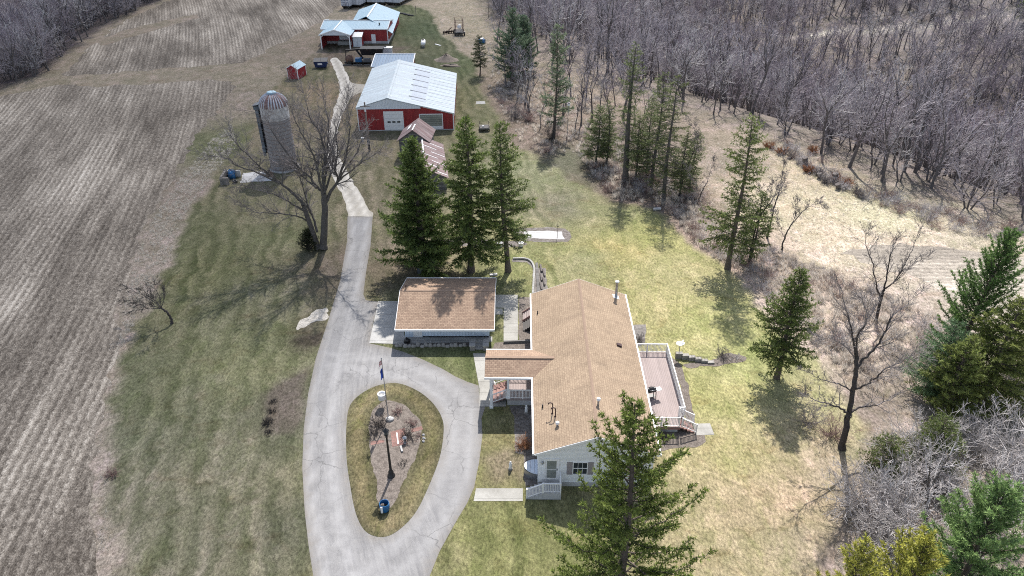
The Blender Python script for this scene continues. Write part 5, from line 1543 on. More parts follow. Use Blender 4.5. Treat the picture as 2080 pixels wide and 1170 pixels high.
# open porch
qx0, qx1, qy0 = -42.2, -35.9, 166.3
qm = (qx0 + qx1) / 2
pr2 = MB().slab([(qx0 - .4, qy0 - .2, 3.05), (qm, qy0 - .2, 4.2), (qm, wym - .3, 4.2), (qx0 - .4, wy0, 3.05)], .08).slab([(qm, qy0 - .2, 4.2), (qx1 + .4, qy0 - .2, 3.05), (qx1 + .4, wy0, 3.05), (qm, wym - .3, 4.2)], .08).build('porch_roof', M['roof_blue'], shop)
tr = MB()
tr.bar((qx0 - .4, qy0 - .25, 3.05), (qm, qy0 - .25, 4.2), .08, .2).bar((qm, qy0 - .25, 4.2), (qx1 + .4, qy0 - .25, 3.05), .08, .2).bar((qm, qy0 - .2, 4.26), (qm, wym - .4, 4.26), .3, .05)
tr.build('porch_trim', M['trim'], pr2)
mb = MB().add([(qx0 - .3, qy0 - .12, 3.02), (qx1 + .3, qy0 - .12, 3.02), (qm, qy0 - .12, 4.08)], [(0, 1, 2)]).add([(qx0 - .3, qy0 - .02, 3.02), (qx1 + .3, qy0 - .02, 3.02), (qm, qy0 - .02, 4.08)], [(2, 1, 0)])
mb.build('porch_gable', M['barn_white'], shop)
for x in (qx0, qx1):
    MB().box(x - .1, x + .1, qy0 - .1, qy0 + .1, 0, 3.0).build('porch_post', M['trim'], shop)
    mb = MB().bar((x, qy0, 2.5), (x + (.55 if x < qm else -.55), qy0, 3.0), .12, .12)
    mb.build('porch_brace', M['trim'], shop)
MB().box(qx0 - .06, qx0 + .04, qy0 + .15, wy0 - .06, 0, 3.0).build('porch_left_wall', M['barn_red'], shop)
MB().box(qx1 - .04, qx1 + .06, qy0 + 2.2, wy0 - .06, 0, 3.0).build('porch_right_wall', M['barn_red'], shop)
MB().box(-39.2, -37.2, wy0 - .09, wy0 - .052, .9, 2.7).build('sliding_door', M['barn_white'], shop)
MB().box(-39.4, -36.1, wy0 - 1.5, wy0 - .1, 0, .8).build('loading_dock', M['concrete'], shop)
# rear barn
mb = MB()
mb.slab([(-37.5, 178.5, 3.15), (-33.4, 178.5, 4.7), (-33.7, 192.2, 4.7), (-38.3, 192.2, 3.15)], .1)
mb.slab([(-33.4, 176.2, 4.7), (-27.0, 171.0, 2.35), (-28.0, 192.2, 2.6), (-33.7, 192.2, 4.7)], .1)
r3 = mb.build('rear_roof', M['roof_blue'], shop)
MB().bar((-33.4, 176.5, 4.76), (-33.7, 192.2, 4.76), .4, .05).build('ridge_cap', M['trim'], r3)
MB().add([(-37.2, 180.2, 0), (-28.4, 180.2, 0), (-28.4, 191.8, 0), (-37.9, 191.8, 0), (-37.2, 180.2, 3.0), (-28.4, 180.2, 2.6), (-28.4, 191.8, 2.4), (-37.9, 191.8, 3.0)], [(0, 3, 2, 1), (0, 1, 5, 4), (1, 2, 6, 5), (2, 3, 7, 6), (3, 0, 4, 7)]).build('rear_wall', M['barn_red'], shop)
q = at(727, 95)
ps = thing('pump_house', 'tiny white-roofed pump house against the front of the red workshop', 'hut', (q[0], q[1], 0))
MB().box(-1.0, 1.0, 0, 1.9, 0, 2.2).build('wall', M['barn_white'], ps)
MB().slab([(-1.15, -.2, 2.2), (1.15, -.2, 2.2), (1.15, 2.0, 2.75), (-1.15, 2.0, 2.75)], .1).build('roof', M['trim'], ps)
MB().box(.0, .04, -.03, .01, .1, 2.05).box(-.95, -.9, -.03, .01, .1, 2.05).build('door_joint', M['grey_shutter'], ps)
MB().box(1.003, 1.04, .1, 1.8, .1, 2.2).build('red_side', M['barn_red'], ps)

# ------------------------------------------------------------------ lean-to behind the barn, timber rig, hut, tank, trailers
ln_ = thing('rear_shed', 'shed with slate-blue roof and white edges just behind the pale barn roof', 'shed', (-27.4, 143.6, 0), R(1.5))
MB().box(.2, 7.8, .3, 6.6, 0, 2.3).build('wall', M['barn_red'], ln_)
ro = MB().slab([(0, 0, 2.35), (8.0, 0, 2.35), (8.0, 7.0, 3.0), (0, 7.0, 3.0)], .1).build('roof', M['roof_slate'], ln_)
MB().bar((0, 7.0, 3.06), (8, 7.0, 3.06), .14, .14).bar((0, 0, 2.41), (0, 7, 3.06), .14, .14).bar((8, 0, 2.41), (8, 7, 3.06), .14, .14).build('trim', M['trim'], ln_)
q = at(785, 118)
wb_ = thing('white_crate', 'white flat-topped crate behind the slate-blue shed roof', 'crate', (q[0], q[1], 0), R(2))
MB().box(-1.3, 1.3, -.6, .6, 0, 2.2).build('body', M['barn_white'], wb_)
MB().box(-1.45, 1.45, -.75, .75, 2.202, 2.32).build('lid', M['trim'], wb_)
MB().box(-.3, .2, -.2, .1, 2.325, 2.5).build('hatch', M['black'], wb_)
q = at(738, 132)
rig = thing('log_processor', 'black firewood processor with raised hopper beside the slate-blue shed', 'machine', (q[0], q[1], 0), R(1))
MB().add([(-.3, 1.1, 1.7), (3.9, 1.1, 1.7), (3.9, 2.5, 1.7), (-.3, 2.5, 1.7), (-.6, .6, 3.1), (4.2, .6, 3.1), (4.2, 3.0, 3.1), (-.6, 3.0, 3.1)], [(0, 3, 2, 1), (0, 1, 5, 4), (1, 2, 6, 5), (2, 3, 7, 6), (3, 0, 4, 7), (4, 5, 6, 7)]).build('hopper', M['black_machine'], rig)
MB().bar((-3.6, 1.4, 2.6), (.2, 1.6, 2.9), .35, .3).bar((-3.6, 1.4, 2.7), (-3.7, 1.4, 1.3), .15, .15).bar((-1.4, 1.5, 2.7), (-.2, 1.7, .9), .5, .35).build('conveyor', M['black_machine'], rig)
MB().box(-3.9, 3.9, .2, 2.2, .35, .55).build('chassis', M['black_machine'], rig)
MB().blob((-2.9, .8, 1.0), .9, .7, .8, 5, .2).build('rusty_drum', M['bare_boards'], rig)
MB().box(-1.6, -.3, .1, 1.0, .56, 1.3).build('blue_engine', M['blue_plastic'], rig)
MB().box(.1, 1.5, .1, .9, .56, 1.2).build('battery_box', M['bin_grey'], rig)
for x in (-2.8, 2.8): MB().tube([(x, .0, .42), (x, .25, .42)], .42, n=16).build('wheel', M['black'], rig)
for i in range(4): MB().bar((-4.2 + 2.2 * i, -.25, .1), (-2.4 + 2.2 * i, -.2, .1), .25, .2).build('timber', M['old_wood'], rig)
hut = thing('garden_shed', 'small bright red shed with white corners standing alone in the grass', 'shed', (-44.0, 143.9, 0), R(-14))
hw, hd, he, hr = 2.25, 3.4, 2.05, 2.75
mb = MB()
pr_ = [(0, 0), (hw, 0), (hw, he), (hw / 2, hr - .06), (0, he)]
mb.add([(x, 0, z) for x, z in pr_] + [(x, hd, z) for x, z in pr_], [tuple(range(5)), tuple(range(5, 10))[::-1]] + [(i, 5 + i, 5 + (i + 1) % 5, (i + 1) % 5) for i in range(5)])
M['hut_red'] = lined('bright_red_boards', (0.30, 0.018, 0.028), .2, 'U', .4, .6, var=.08, groove=.7)
mb.build('wall', M['hut_red'], hut)
MB().slab([(-.15, -.12, he - .08), (hw / 2, -.12, hr), (hw / 2, hd + .12, hr), (-.15, hd + .12, he - .08)], .06).slab([(hw / 2, -.12, hr), (hw + .15, -.12, he - .08), (hw + .15, hd + .12, he - .08), (hw / 2, hd + .12, hr)], .06).build('roof', M['roof_blue'], hut)
mb = MB()
for x, y in ((-.02, -.02), (hw - .1, -.02), (hw - .1, hd - .1), (-.02, hd - .1)): mb.box(x, x + .12, y, y + .12, 0, he - .1)
mb.bar((-.15, -.13, he - .08), (hw / 2, -.13, hr), .05, .12).bar((hw / 2, -.13, hr), (hw + .15, -.13, he - .08), .05, .12)
mb.build('trim', M['trim'], hut)
MB().box(hw, hw + .03, 1.0, 2.4, .1, 1.9).build('door', M['hut_red'], hut)
q = at(653, 137)
du = thing('dumpster', 'small navy dumpster with a white patch on its front near the red shed', 'dumpster', (q[0], q[1], 0), R(5))
MB().add([(-1.1, -.7, .2), (1.1, -.7, .2), (1.1, .8, .2), (-1.1, .8, .2), (-1.35, -.8, 1.35), (1.35, -.8, 1.35), (1.35, .9, 1.7), (-1.35, .9, 1.7)], [(0, 3, 2, 1), (0, 1, 5, 4), (1, 2, 6, 5), (2, 3, 7, 6), (3, 0, 4, 7)]).build('body', M['dumpster'], du)
MB().slab([(-1.4, -.85, 1.38), (-.02, -.85, 1.38), (-.02, .95, 1.74), (-1.4, .95, 1.74)], .06).build('lid', M['black'], du)
MB().slab([(.02, -.85, 1.38), (1.4, -.85, 1.38), (1.4, .95, 1.74), (.02, .95, 1.74)], .06).build('lid', M['black'], du)
MB().add([(-.55, -.80, .7), (.35, -.80, .7), (.35, -.83, 1.1), (-.55, -.83, 1.1)], [(0, 1, 2, 3)]).build('white_patch', M['trim'], du)
for s_ in (-1, 1): MB().box(s_ * 1.3 - .12, s_ * 1.3 + .12, -.3, .3, .8, 1.0).build('lift_arm', M['dumpster'], du)
q = at(859, 97)
tk = thing('propane_tank', 'white propane tank on the grass beyond the barn', 'tank', (q[0], q[1] + 1.3, 0), R(4))
N = 18; vs = []; fs = []
pro = [(-1.7, .02), (-1.66, .2), (-1.55, .36), (-1.35, .48), (-1.1, .52), (1.1, .52), (1.35, .48), (1.55, .36), (1.66, .2), (1.7, .02)]
for y, r in pro:
    for i in range(N): vs.append((r * math.cos(2 * math.pi * i / N), y, .85 + r * math.sin(2 * math.pi * i / N)))
for j in range(len(pro) - 1):
    for i in range(N): fs.append((j * N + i, j * N + (i + 1) % N, (j + 1) * N + (i + 1) % N, (j + 1) * N + i))
MB().add(vs, fs, 0, True).build('vessel', M['trim'], tk)
MB().lathe([(.22, 1.34), (.22, 1.55), (.12, 1.6), (0, 1.6)], (0, 0, 0), 12).build('valve_dome', M['pole'], tk)
for y in (-.9, .9): MB().box(-.35, .35, y - .15, y + .15, 0, .5).build('saddle', M['concrete'], tk)
# trailers at the top of the picture
def trailer(px, py, w, l, h_, rz, label, writing=False, roofm='trailer'):
    q = at(px, py)
    t = thing('box_trailer', label, 'trailer', (q[0], q[1], 0), R(rz), 'white box trailers parked behind the workshop')
    MB().box(0, w, 0, l, .9, h_).build('body', M['trailer'], t)
    MB().box(-.03, w + .03, -.03, l + .03, h_ + .002, h_ + .07).build('roof_cap', M['trim'], t)
    MB().box(.15, w - .15, .2, l - .2, .55, .895).build('chassis', M['black'], t)
    for x in (.15, w - .45):
        for y in (1.2, 2.4): MB().tube([(x, y, .5), (x + .3, y, .5)], .5, n=14).build('wheel', M['black'], t)
    MB().box(w / 2 - .03, w / 2 + .03, -.05, -.002, 1.0, h_ - .1).build('door_joint', M['grey_shutter'], t)
    if writing:
        # sprayed lettering: rows of loose dark strokes too worn to read
        rg = random.Random(7); mb = MB()
        for row in range(4):
            z = h_ - .6 - row * .62
            x = .2
            while x < w - .35:
                k_ = rg.randint(0, 3)
                hh = .42
                mb.box(x, x + .09, -.012, -.003, z - hh / 2, z + hh / 2)
                if k_ in (0, 1): mb.box(x + .09, x + .27, -.012, -.003, z + hh / 2 - .09, z + hh / 2)
                if k_ in (1, 2): mb.box(x + .09, x + .27, -.012, -.003, z - hh / 2, z - hh / 2 + .09)
                if k_ in (0, 3): mb.box(x + .2, x + .29, -.012, -.003, z - hh / 2 + .1, z + hh / 2 - .1)
                x += .40 + rg.random() * .08
        mb.build('sprayed_lettering', M['dumpster'], t)
    return t
trailer(694, 19, 2.5, 12, 3.6, -9, 'white box trailer with dark sprayed lettering on its rear end', True)
trailer(715, 16, 2.5, 12, 3.6, -13, 'plain white box trailer next to the one with sprayed lettering')
trailer(746, 11, 2.5, 11, 3.5, -3, 'stained white trailer at the left of the pair behind the rear blue roof')
trailer(764, 11, 2.5, 11, 3.4, -8, 'stained white trailer in the middle behind the rear blue roof')
trailer(783, 11, 4.2, 11, 3.3, -16, 'wide white trailer rightmost behind the rear blue roof')

# dirt heap, implements, wagon
q = at(907, 122)
o = MB().lathe([(2.7, -.05), (2.1, .16), (1.45, .50), (.8, .95), (.3, 1.28), (0, 1.36)], (0, 0, 0), 18, sx=1, sy=.8).build('dirt_heap', M['dirt'])
rg = random.Random(3)
for v_ in o.data.vertices: v_.co += Vector((rg.uniform(-.16, .16), rg.uniform(-.14, .14), rg.uniform(-.07, .07)))
o; o.location = (q[0], q[1], 0)
tag(o, 'cone-shaped heap of pale dirt on the grass behind the barn', 'dirt heap')
q = at(907, 134)
o = MB().blob((0, 0, .0), 2.2, .7, .35, 18, .3).build('dirt_scrape', M['dirt']); o.location = (q[0] + .8, q[1], 0)
tag(o, 'low pale scrape of dirt just in front of the dirt heap', 'dirt heap')
q = at(934, 73)
hr_ = thing('hay_rack', 'tall open iron rack wagon with dark wheels in the far dry grass', 'wagon', (q[0], q[1], 0), R(8))
mb = MB()
for x in (-.9, .9):
    for y in (-.2, 1.6, 3.4): mb.bar((x, y, .6), (x, y, 3.6), .08, .08)
    for z in (1.4, 2.2, 3.0, 3.6): mb.bar((x, -.2, z), (x, 3.4, z), .06, .06)
for y in (-.2, 3.4):
    for z in (1.4, 2.4, 3.6): mb.bar((-.9, y, z), (.9, y, z), .06, .06)
mb.build('frame', M['bare_boards'], hr_)
MB().box(-1, 1, -.3, 3.5, .6, .8).build('bed', M['black_machine'], hr_)
MB().blob((0, .8, 1.9), .5, .5, .5, 3).build('white_load', M['trim'], hr_)
for x in (-1.1, 1.1):
    for y in (.1, 3.0): MB().tube([(x - .12, y, .5), (x + .12, y, .5)], .5, n=14).build('wheel', M['black'], hr_)
q = at(910, 68)
ds = thing('disc_harrow', 'dark rusty implement lying beside the rack wagon', 'implement', (q[0], q[1], 0), R(20))
MB().bar((-1.3, 0, .4), (1.3, 0, .5), .2, .2).bar((-.2, 0, .5), (1.0, .2, 1.3), .15, .15).bar((-1.2, -.3, .2), (1.2, .4, .3), .15, .15).build('frame', M['bare_boards'], ds)
for k_ in range(7): MB().tube([(-1.2 + .4 * k_, -.2, .4), (-1.14 + .4 * k_, -.2, .4)], .38, n=12).build('disc', M['black_machine'], ds)
q = at(979, 88)
bb = thing('blue_drum', 'blue and white drum lying in the dry grass by the small far spruce', 'drum', (q[0], q[1], 0), R(70))
MB().tube([(0, -.7, .5), (0, .7, .5)], .5, n=16).build('drum', M['blue_plastic'], bb)
MB().box(-.5, .5, -.3, .3, .92, 1.15).build('white_cover', M['trim'], bb)
q = at(984, 268)
wg = thing('flat_wagon', 'small grey flat wagon with stakes on the grass right of the barn', 'wagon', (q[0], q[1], 0), R(3))
MB().box(-.75, .75, 0, 1.7, .45, .62).build('bed', M['old_wood'], wg)
mb = MB()
for x in (-.75, .75): mb.box(x - .04, x + .04, 1.62, 1.7, .62, 1.25); mb.box(x - .03, x + .03, .02, 1.6, .622, .8)
mb.build('stakes', M['pole'], wg)
MB().box(-.3, -.1, .5, .75, .625, .85).build('white_box', M['trim'], wg)
for x in (-.8, .8):
    for y in (.35, 1.35): MB().tube([(x - .07, y, .28), (x + .07, y, .28)], .28, n=12).build('wheel', M['black'], wg)
# poles
q = at(751, 307)
up_ = thing('utility_pole', 'weathered utility pole with meter boxes in front of the barn door', 'utility pole', (q[0], q[1], 0))
MB().lathe([(.16, 0), (.11, 7.6), (0, 7.62)], (0, 0, 0), 10).build('pole', M['pole'], up_)
MB().bar((-.7, 0, 7.0), (.7, 0, 7.0), .09, .1).build('crossarm', M['pole'], up_)
MB().box(-.2, .2, -.3, -.12, 1.2, 1.9).build('meter_box', M['bin_grey'], up_)
MB().box(-.16, .16, -.28, -.12, .3, 1.1).build('switch_box', M['black'], up_)
MB().lathe([(.10, 5.2), (.10, 7.3)], (0, 0, 0), 10).lathe([(.135, 6.2), (.125, 6.9)], (0, 0, 0), 10).build('pale_sleeve', M['trim'], up_)
q = at(737, 287)
bk = thing('white_bucket', 'white bucket on the grass beside the utility pole', 'bucket', (q[0], q[1], 0))
MB().lathe([(.18, 0), (.23, .5), (.25, .5), (.25, .56), (.2, .56)], (0, 0, 0), 14).build('pail', M['white_plastic'], bk)
MB().lathe([(.255, .562), (.255, .59), (0, .6)], (0, 0, 0), 14).build('lid', M['white_plastic'], bk)
q = at(1151, 290)
bh = thing('birdhouse_pole', 'thin pale birdhouse pole in the dry grass at the wood edge', 'birdhouse', (q[0], q[1], 0))
MB().tube([(0, 0, 0), (.08, 0, 6.6)], .05, .035, n=8).build('pole', M['steel'], bh)
MB().tube([(0, 0, 0.02), (.0, 0, 1.0)], .09, n=8).build('rusty_sleeve', M['bare_boards'], bh)
hs = MB().box(-.12, .28, -.2, .2, 6.0, 6.3).build('birdhouse', M['trim'], bh)
MB().slab([(-.2, -.26, 6.3), (.08, -.26, 6.48), (.08, .26, 6.48), (-.2, .26, 6.3)], .02).slab([(.08, -.26, 6.48), (.36, -.26, 6.3), (.36, .26, 6.3), (.08, .26, 6.48)], .02).build('little_roof', M['grey_shutter'], hs)
for (px, py, h_, lb) in ((992, 36, 4.5, 'lone thin post in the far dry grass near the top edge'), (845, 30, 2.2, 'short dark post on the grass right of the workshop')):
    q = at(px, py)
    o = MB().tube([(0, 0, 0), (0, 0, h_)], .07, n=8).lathe([(.1, h_), (.1, h_ + .05), (0, h_ + .1)], (0, 0, 0), 8).build('field_post', M['pole']); o.location = (q[0], q[1], 0)
    tag(o, lb, 'post')
o = MB().bar((*at(884, 90)[:2], .05), (*at(895, 93)[:2], .05), .3, .1).build('pale_plank', M['trim']); tag(o, 'pale plank lying on the grass right of the propane tank', 'plank')
q = at(815, 32)
for i in range(3):
    a = at(812 + i * 8, 28 + i * 2)
    o = MB().tube([(a[0], a[1], .18), (a[0] + 1.6, a[1] - .5, .18)], .18, n=8).build('fence_rail', M['old_wood'])
    tag(o, 'old rail lying on the grass right of the rear blue roof', 'rail', 'old rails by the workshop')
# felled trunks along the wood edge
lg = [((1566, 300), (1592, 318)), ((1585, 308), (1632, 338)), ((1620, 330), (1668, 358)), ((1640, 352), (1700, 378)), ((1655, 358), (1722, 398)), ((1682, 362), (1738, 400)), ((1600, 322), (1650, 352)), ((1690, 380), (1735, 402))]
for i, (a, b_) in enumerate(lg):
    a, b_ = Vector(at(*a)), Vector(at(*b_))
    r = .26 + .07 * (i % 3)
    o = thing('felled_log', 'felled trunk lying in the brushy windrow along the wood edge', 'log', a, 0, 'felled trunks in the windrow')
    d = b_ - a
    z0 = r + .45 * (i % 3)
    MB().tube([(0, 0, z0), (d.x * .5, d.y * .5, z0 + .12), (d.x, d.y, z0 - .03)], r, r * .7, n=9).build('trunk', M['log_bark'], o)
    MB().lathe([(r * .96, -.003), (0, -.004)], (0, 0, 0), 9).build('cut_end', M['log_end'], o)
    e = o.children[1]; e.location = (-.002 * d.x, -.002 * d.y, z0); e.rotation_euler = d.to_track_quat('Z', 'Y').to_euler()
q = at(1334, 427)
o = MB().slab([(-.5, -.2, .25), (.5, -.2, .3), (.6, .3, .3), (-.4, .35, .2)], .2).build('white_boulder', M['concrete_white']); o.location = (q[0], q[1], 0)
tag(o, 'flat white stone at the lawn edge below the ragged conifers', 'stone')
# ------------------------------------------------------------------ trees
def norm(v): return v / max(1e-9, np.linalg.norm(v))
UP = np.array((0., 0., 1.))

def segs_mesh(name, segs, rmin=0.0, thick=None):
    """tapered tubes along (p0, p1, r0, r1): many sides for thick limbs, three for twigs"""
    P0 = np.array([s[0] for s in segs]); P1 = np.array([s[1] for s in segs])
    r0 = np.maximum(np.array([s[2] for s in segs]), rmin); r1 = np.maximum(np.array([s[3] for s in segs]), rmin * .8)
    D = P1 - P0
    L = np.linalg.norm(D, axis=1, keepdims=True); D = D / np.maximum(L, 1e-9)
    ref = np.where(np.abs(D[:, 2:3]) < .9, np.array([[0, 0, 1.]]), np.array([[1., 0, 0]]))
    A = np.cross(D, ref); A /= np.maximum(np.linalg.norm(A, axis=1, keepdims=True), 1e-9)
    B = np.cross(D, A)
    Vs, Fs, off = [], [], 0
    for lo, hi, n in ((.10, 9e9, 8), (.035, .10, 5), (0, .035, 3)):
        k = (r0 >= lo) & (r0 < hi)
        if not k.any(): continue
        t = 2 * np.pi * np.arange(n) / n
        ring = A[k][:, None, :] * np.cos(t)[None, :, None] + B[k][:, None, :] * np.sin(t)[None, :, None]
        ext = D[k] * np.minimum(r0[k], .06)[:, None] * .6
        a = (P0[k] - ext)[:, None, :] + ring * r0[k][:, None, None]
        b = (P1[k] + ext)[:, None, :] + ring * r1[k][:, None, None]
        m_ = k.sum()
        Vs.append(np.concatenate([a, b], 1).reshape(-1, 3))
        base = off + np.arange(m_)[:, None] * 2 * n
        i = np.arange(n); j = (i + 1) % n
        q = np.stack([base + i, base + j, base + n + j, base + n + i], -1).reshape(-1, 4)
        Fs.append(q)
        off += m_ * 2 * n
    return np_mesh(name, np.concatenate(Vs), Fs, True)

def grow(segs, rg, p, d, L, r, lev, maxlev, wob=.16, trop=.06, seg=.8, kids=(5, 5, 4, 3), ang=(28, 60), start=.25, ratio=.58, rend=.35, rmin=.012):
    n = max(2, int(L / seg))
    p = np.array(p, float); d = norm(np.array(d, float))
    r_in = r
    pend = []
    nk = kids[min(lev, len(kids) - 1)]
    for i in range(n):
        d = norm(d + rg.normal(0, wob, 3) + UP * trop)
        p2 = p + d * (L / n)
        r2 = r_in * (1 - (1 - rend) * (i + 1) / n)
        segs.append((p, p2, r, r2, lev))
        f = (i + 1) / n
        if lev < maxlev and f > start:
            c = nk / (n * (1 - start))
            m_ = int(c) + (rg.random() < c - int(c))
            for _ in range(m_): pend.append((p + (p2 - p) * rg.random(), d.copy(), f, r2))
        p, r = p2, r2
    for (pp, dd, f, rr) in pend:
        a = R(rg.uniform(*ang))
        side = norm(np.cross(dd, rg.normal(0, 1, 3)))
        nd_ = norm(dd * math.cos(a) + side * math.sin(a))
        grow(segs, rg, pp, nd_, L * ratio * rg.uniform(.6, 1.15) * (1.15 - .5 * f), max(rmin, min(rr * .75, r_in * .55)), lev + 1, maxlev, wob, trop, max(.28, seg * .8), kids, ang, .12, ratio, rend, rmin)
    return p, d, r

def bare_tree_segs(seed, H, r0, clear=.3, stems=1, maxlev=3, spread=1.0, lean=(0, 0), kids=(9, 6, 5, 3), trop=.07):
    rg = np.random.default_rng(seed)
    segs = []
    for s_ in range(stems):
        d = norm(np.array((lean[0] + rg.normal(0, .05 + .16 * (stems > 1)), lean[1] + rg.normal(0, .05 + .16 * (stems > 1)), 1.)))
        rr = r0 * (1 if stems == 1 else .75)
        # trunk then two to four leaders
        p = np.array((rg.normal(0, .1), rg.normal(0, .1), -.3)) * (1 if stems > 1 else 0) + np.array((0, 0, -.3))
        Lt = H * clear
        n = 4
        for i in range(n):
            d = norm(d + rg.normal(0, .06, 3) + UP * .05)
            p2 = p + d * (Lt + .3) / n
            segs.append((p, p2, rr * (1.35 - .1 * i if i == 0 else 1 - .06 * i), rr * (1 - .06 * (i + 1)), 0)); p = p2
        rr *= .78
        nl = rg.integers(2, 5)
        az = rg.uniform(0, 6.28)
        for k in range(nl):
            t = az + k * 2 * math.pi / nl + rg.normal(0, .3)
            a = R(rg.uniform(12, 34)) * spread
            dd = norm(d * math.cos(a) + np.array((math.cos(t), math.sin(t), 0)) * math.sin(a))
            grow(segs, rg, p, dd, H * (1 - clear) * rg.uniform(.75, 1.0), rr * rg.uniform(.55, .8), 1, maxlev, .13, trop, .85, kids, (24, 58), .1, .5)
        for k in range(3):
            t = rg.uniform(0, 6.28)
            q = p - d * Lt * rg.uniform(.05, .5)
            grow(segs, rg, q, norm(np.array((math.cos(t), math.sin(t), .5))), H * .28, rr * .3, 2, maxlev, .15, trop, .7, kids, (24, 58), .1, .5)
    return segs

def split_tree(segs, rt):
    a = [s for s in segs if s[4] == 0 or s[2] >= rt]
    b = [s for s in segs if not (s[4] == 0 or s[2] >= rt)]
    return a, b

def add_bare(label, segs, loc, rz=0, mats=('bark', 'twig'), rt=.05, name='bare_tree', group=None, cat='tree', rmin=.011):
    t = thing(name, label, cat, loc, rz, group)
    a, b = split_tree(segs, rt)
    link_mesh('trunk', segs_mesh('trunk', a), t, M[mats[0]])
    if b: link_mesh('crown', segs_mesh('crown', b, rmin), t, M[mats[1]])
    return t

def limb_tree(label, limbs, y0, scale_xy, seed, loc, kids=(0, 6, 5, 4), maxlev=4, mats=('bark_dark', 'twig'), trop=.03, subL=.34, name='bare_tree', rmin=.011, swell=1.0):
    """limbs: (list of pixel points, depth at the tip, r0, r1); the trunk stands at distance y0"""
    rg = np.random.default_rng(seed)
    segs = []
    base = np.array(loc)
    for pts, dy, r0, r1, lev in limbs:
        n = len(pts)
        P = []
        for i, (px, py) in enumerate(pts):
            f = i / (n - 1)
            P.append(at_y(px, py, y0 + dy[0] + (dy[1] - dy[0]) * f) - base)
        P = catmull(np.array(P), 5, False)
        P[1:-1] += rg.normal(0, .035, P[1:-1].shape)
        Lt = np.linalg.norm(np.diff(P, axis=0), axis=1).sum()
        m_ = len(P) - 1
        for i in range(m_):
            f0, f1 = i / m_, (i + 1) / m_
            ra, rb = r0 + (r1 - r0) * f0 ** .8, r0 + (r1 - r0) * f1 ** .8
            if lev == 0 and i == 0: ra *= 1.35
            segs.append((P[i], P[i + 1], ra, rb, 0 if lev == 0 else 1))
            if lev > 0 and f1 > .22:
                for _ in range(1 if rg.random() < kids[1] / m_ * 1.6 else 0):
                    d = norm(P[i + 1] - P[i])
                    side = norm(np.cross(d, rg.normal(0, 1, 3)))
                    a = R(rg.uniform(25, 55))
                    nd_ = norm(d * math.cos(a) + side * math.sin(a) + UP * .15)
                    grow(segs, rg, P[i + 1], nd_, Lt * subL * rg.uniform(.5, 1.1) * (1.2 - .6 * f1), max(.014, rb * .55), 2, maxlev, .14, trop, .6, kids, (24, 55), .12, .55)
        if lev > 0:
            d = norm(P[-1] - P[-2])
            for _ in range(3):
                grow(segs, rg, P[-1], norm(d + rg.normal(0, .35, 3)), Lt * .3 * rg.uniform(.6, 1.1), max(.014, r1 * .8), 2, maxlev, .14, trop, .6, kids, (22, 50), .1, .55)
    return add_bare(label, segs, loc, 0, mats, .05, name, None, 'tree', rmin)

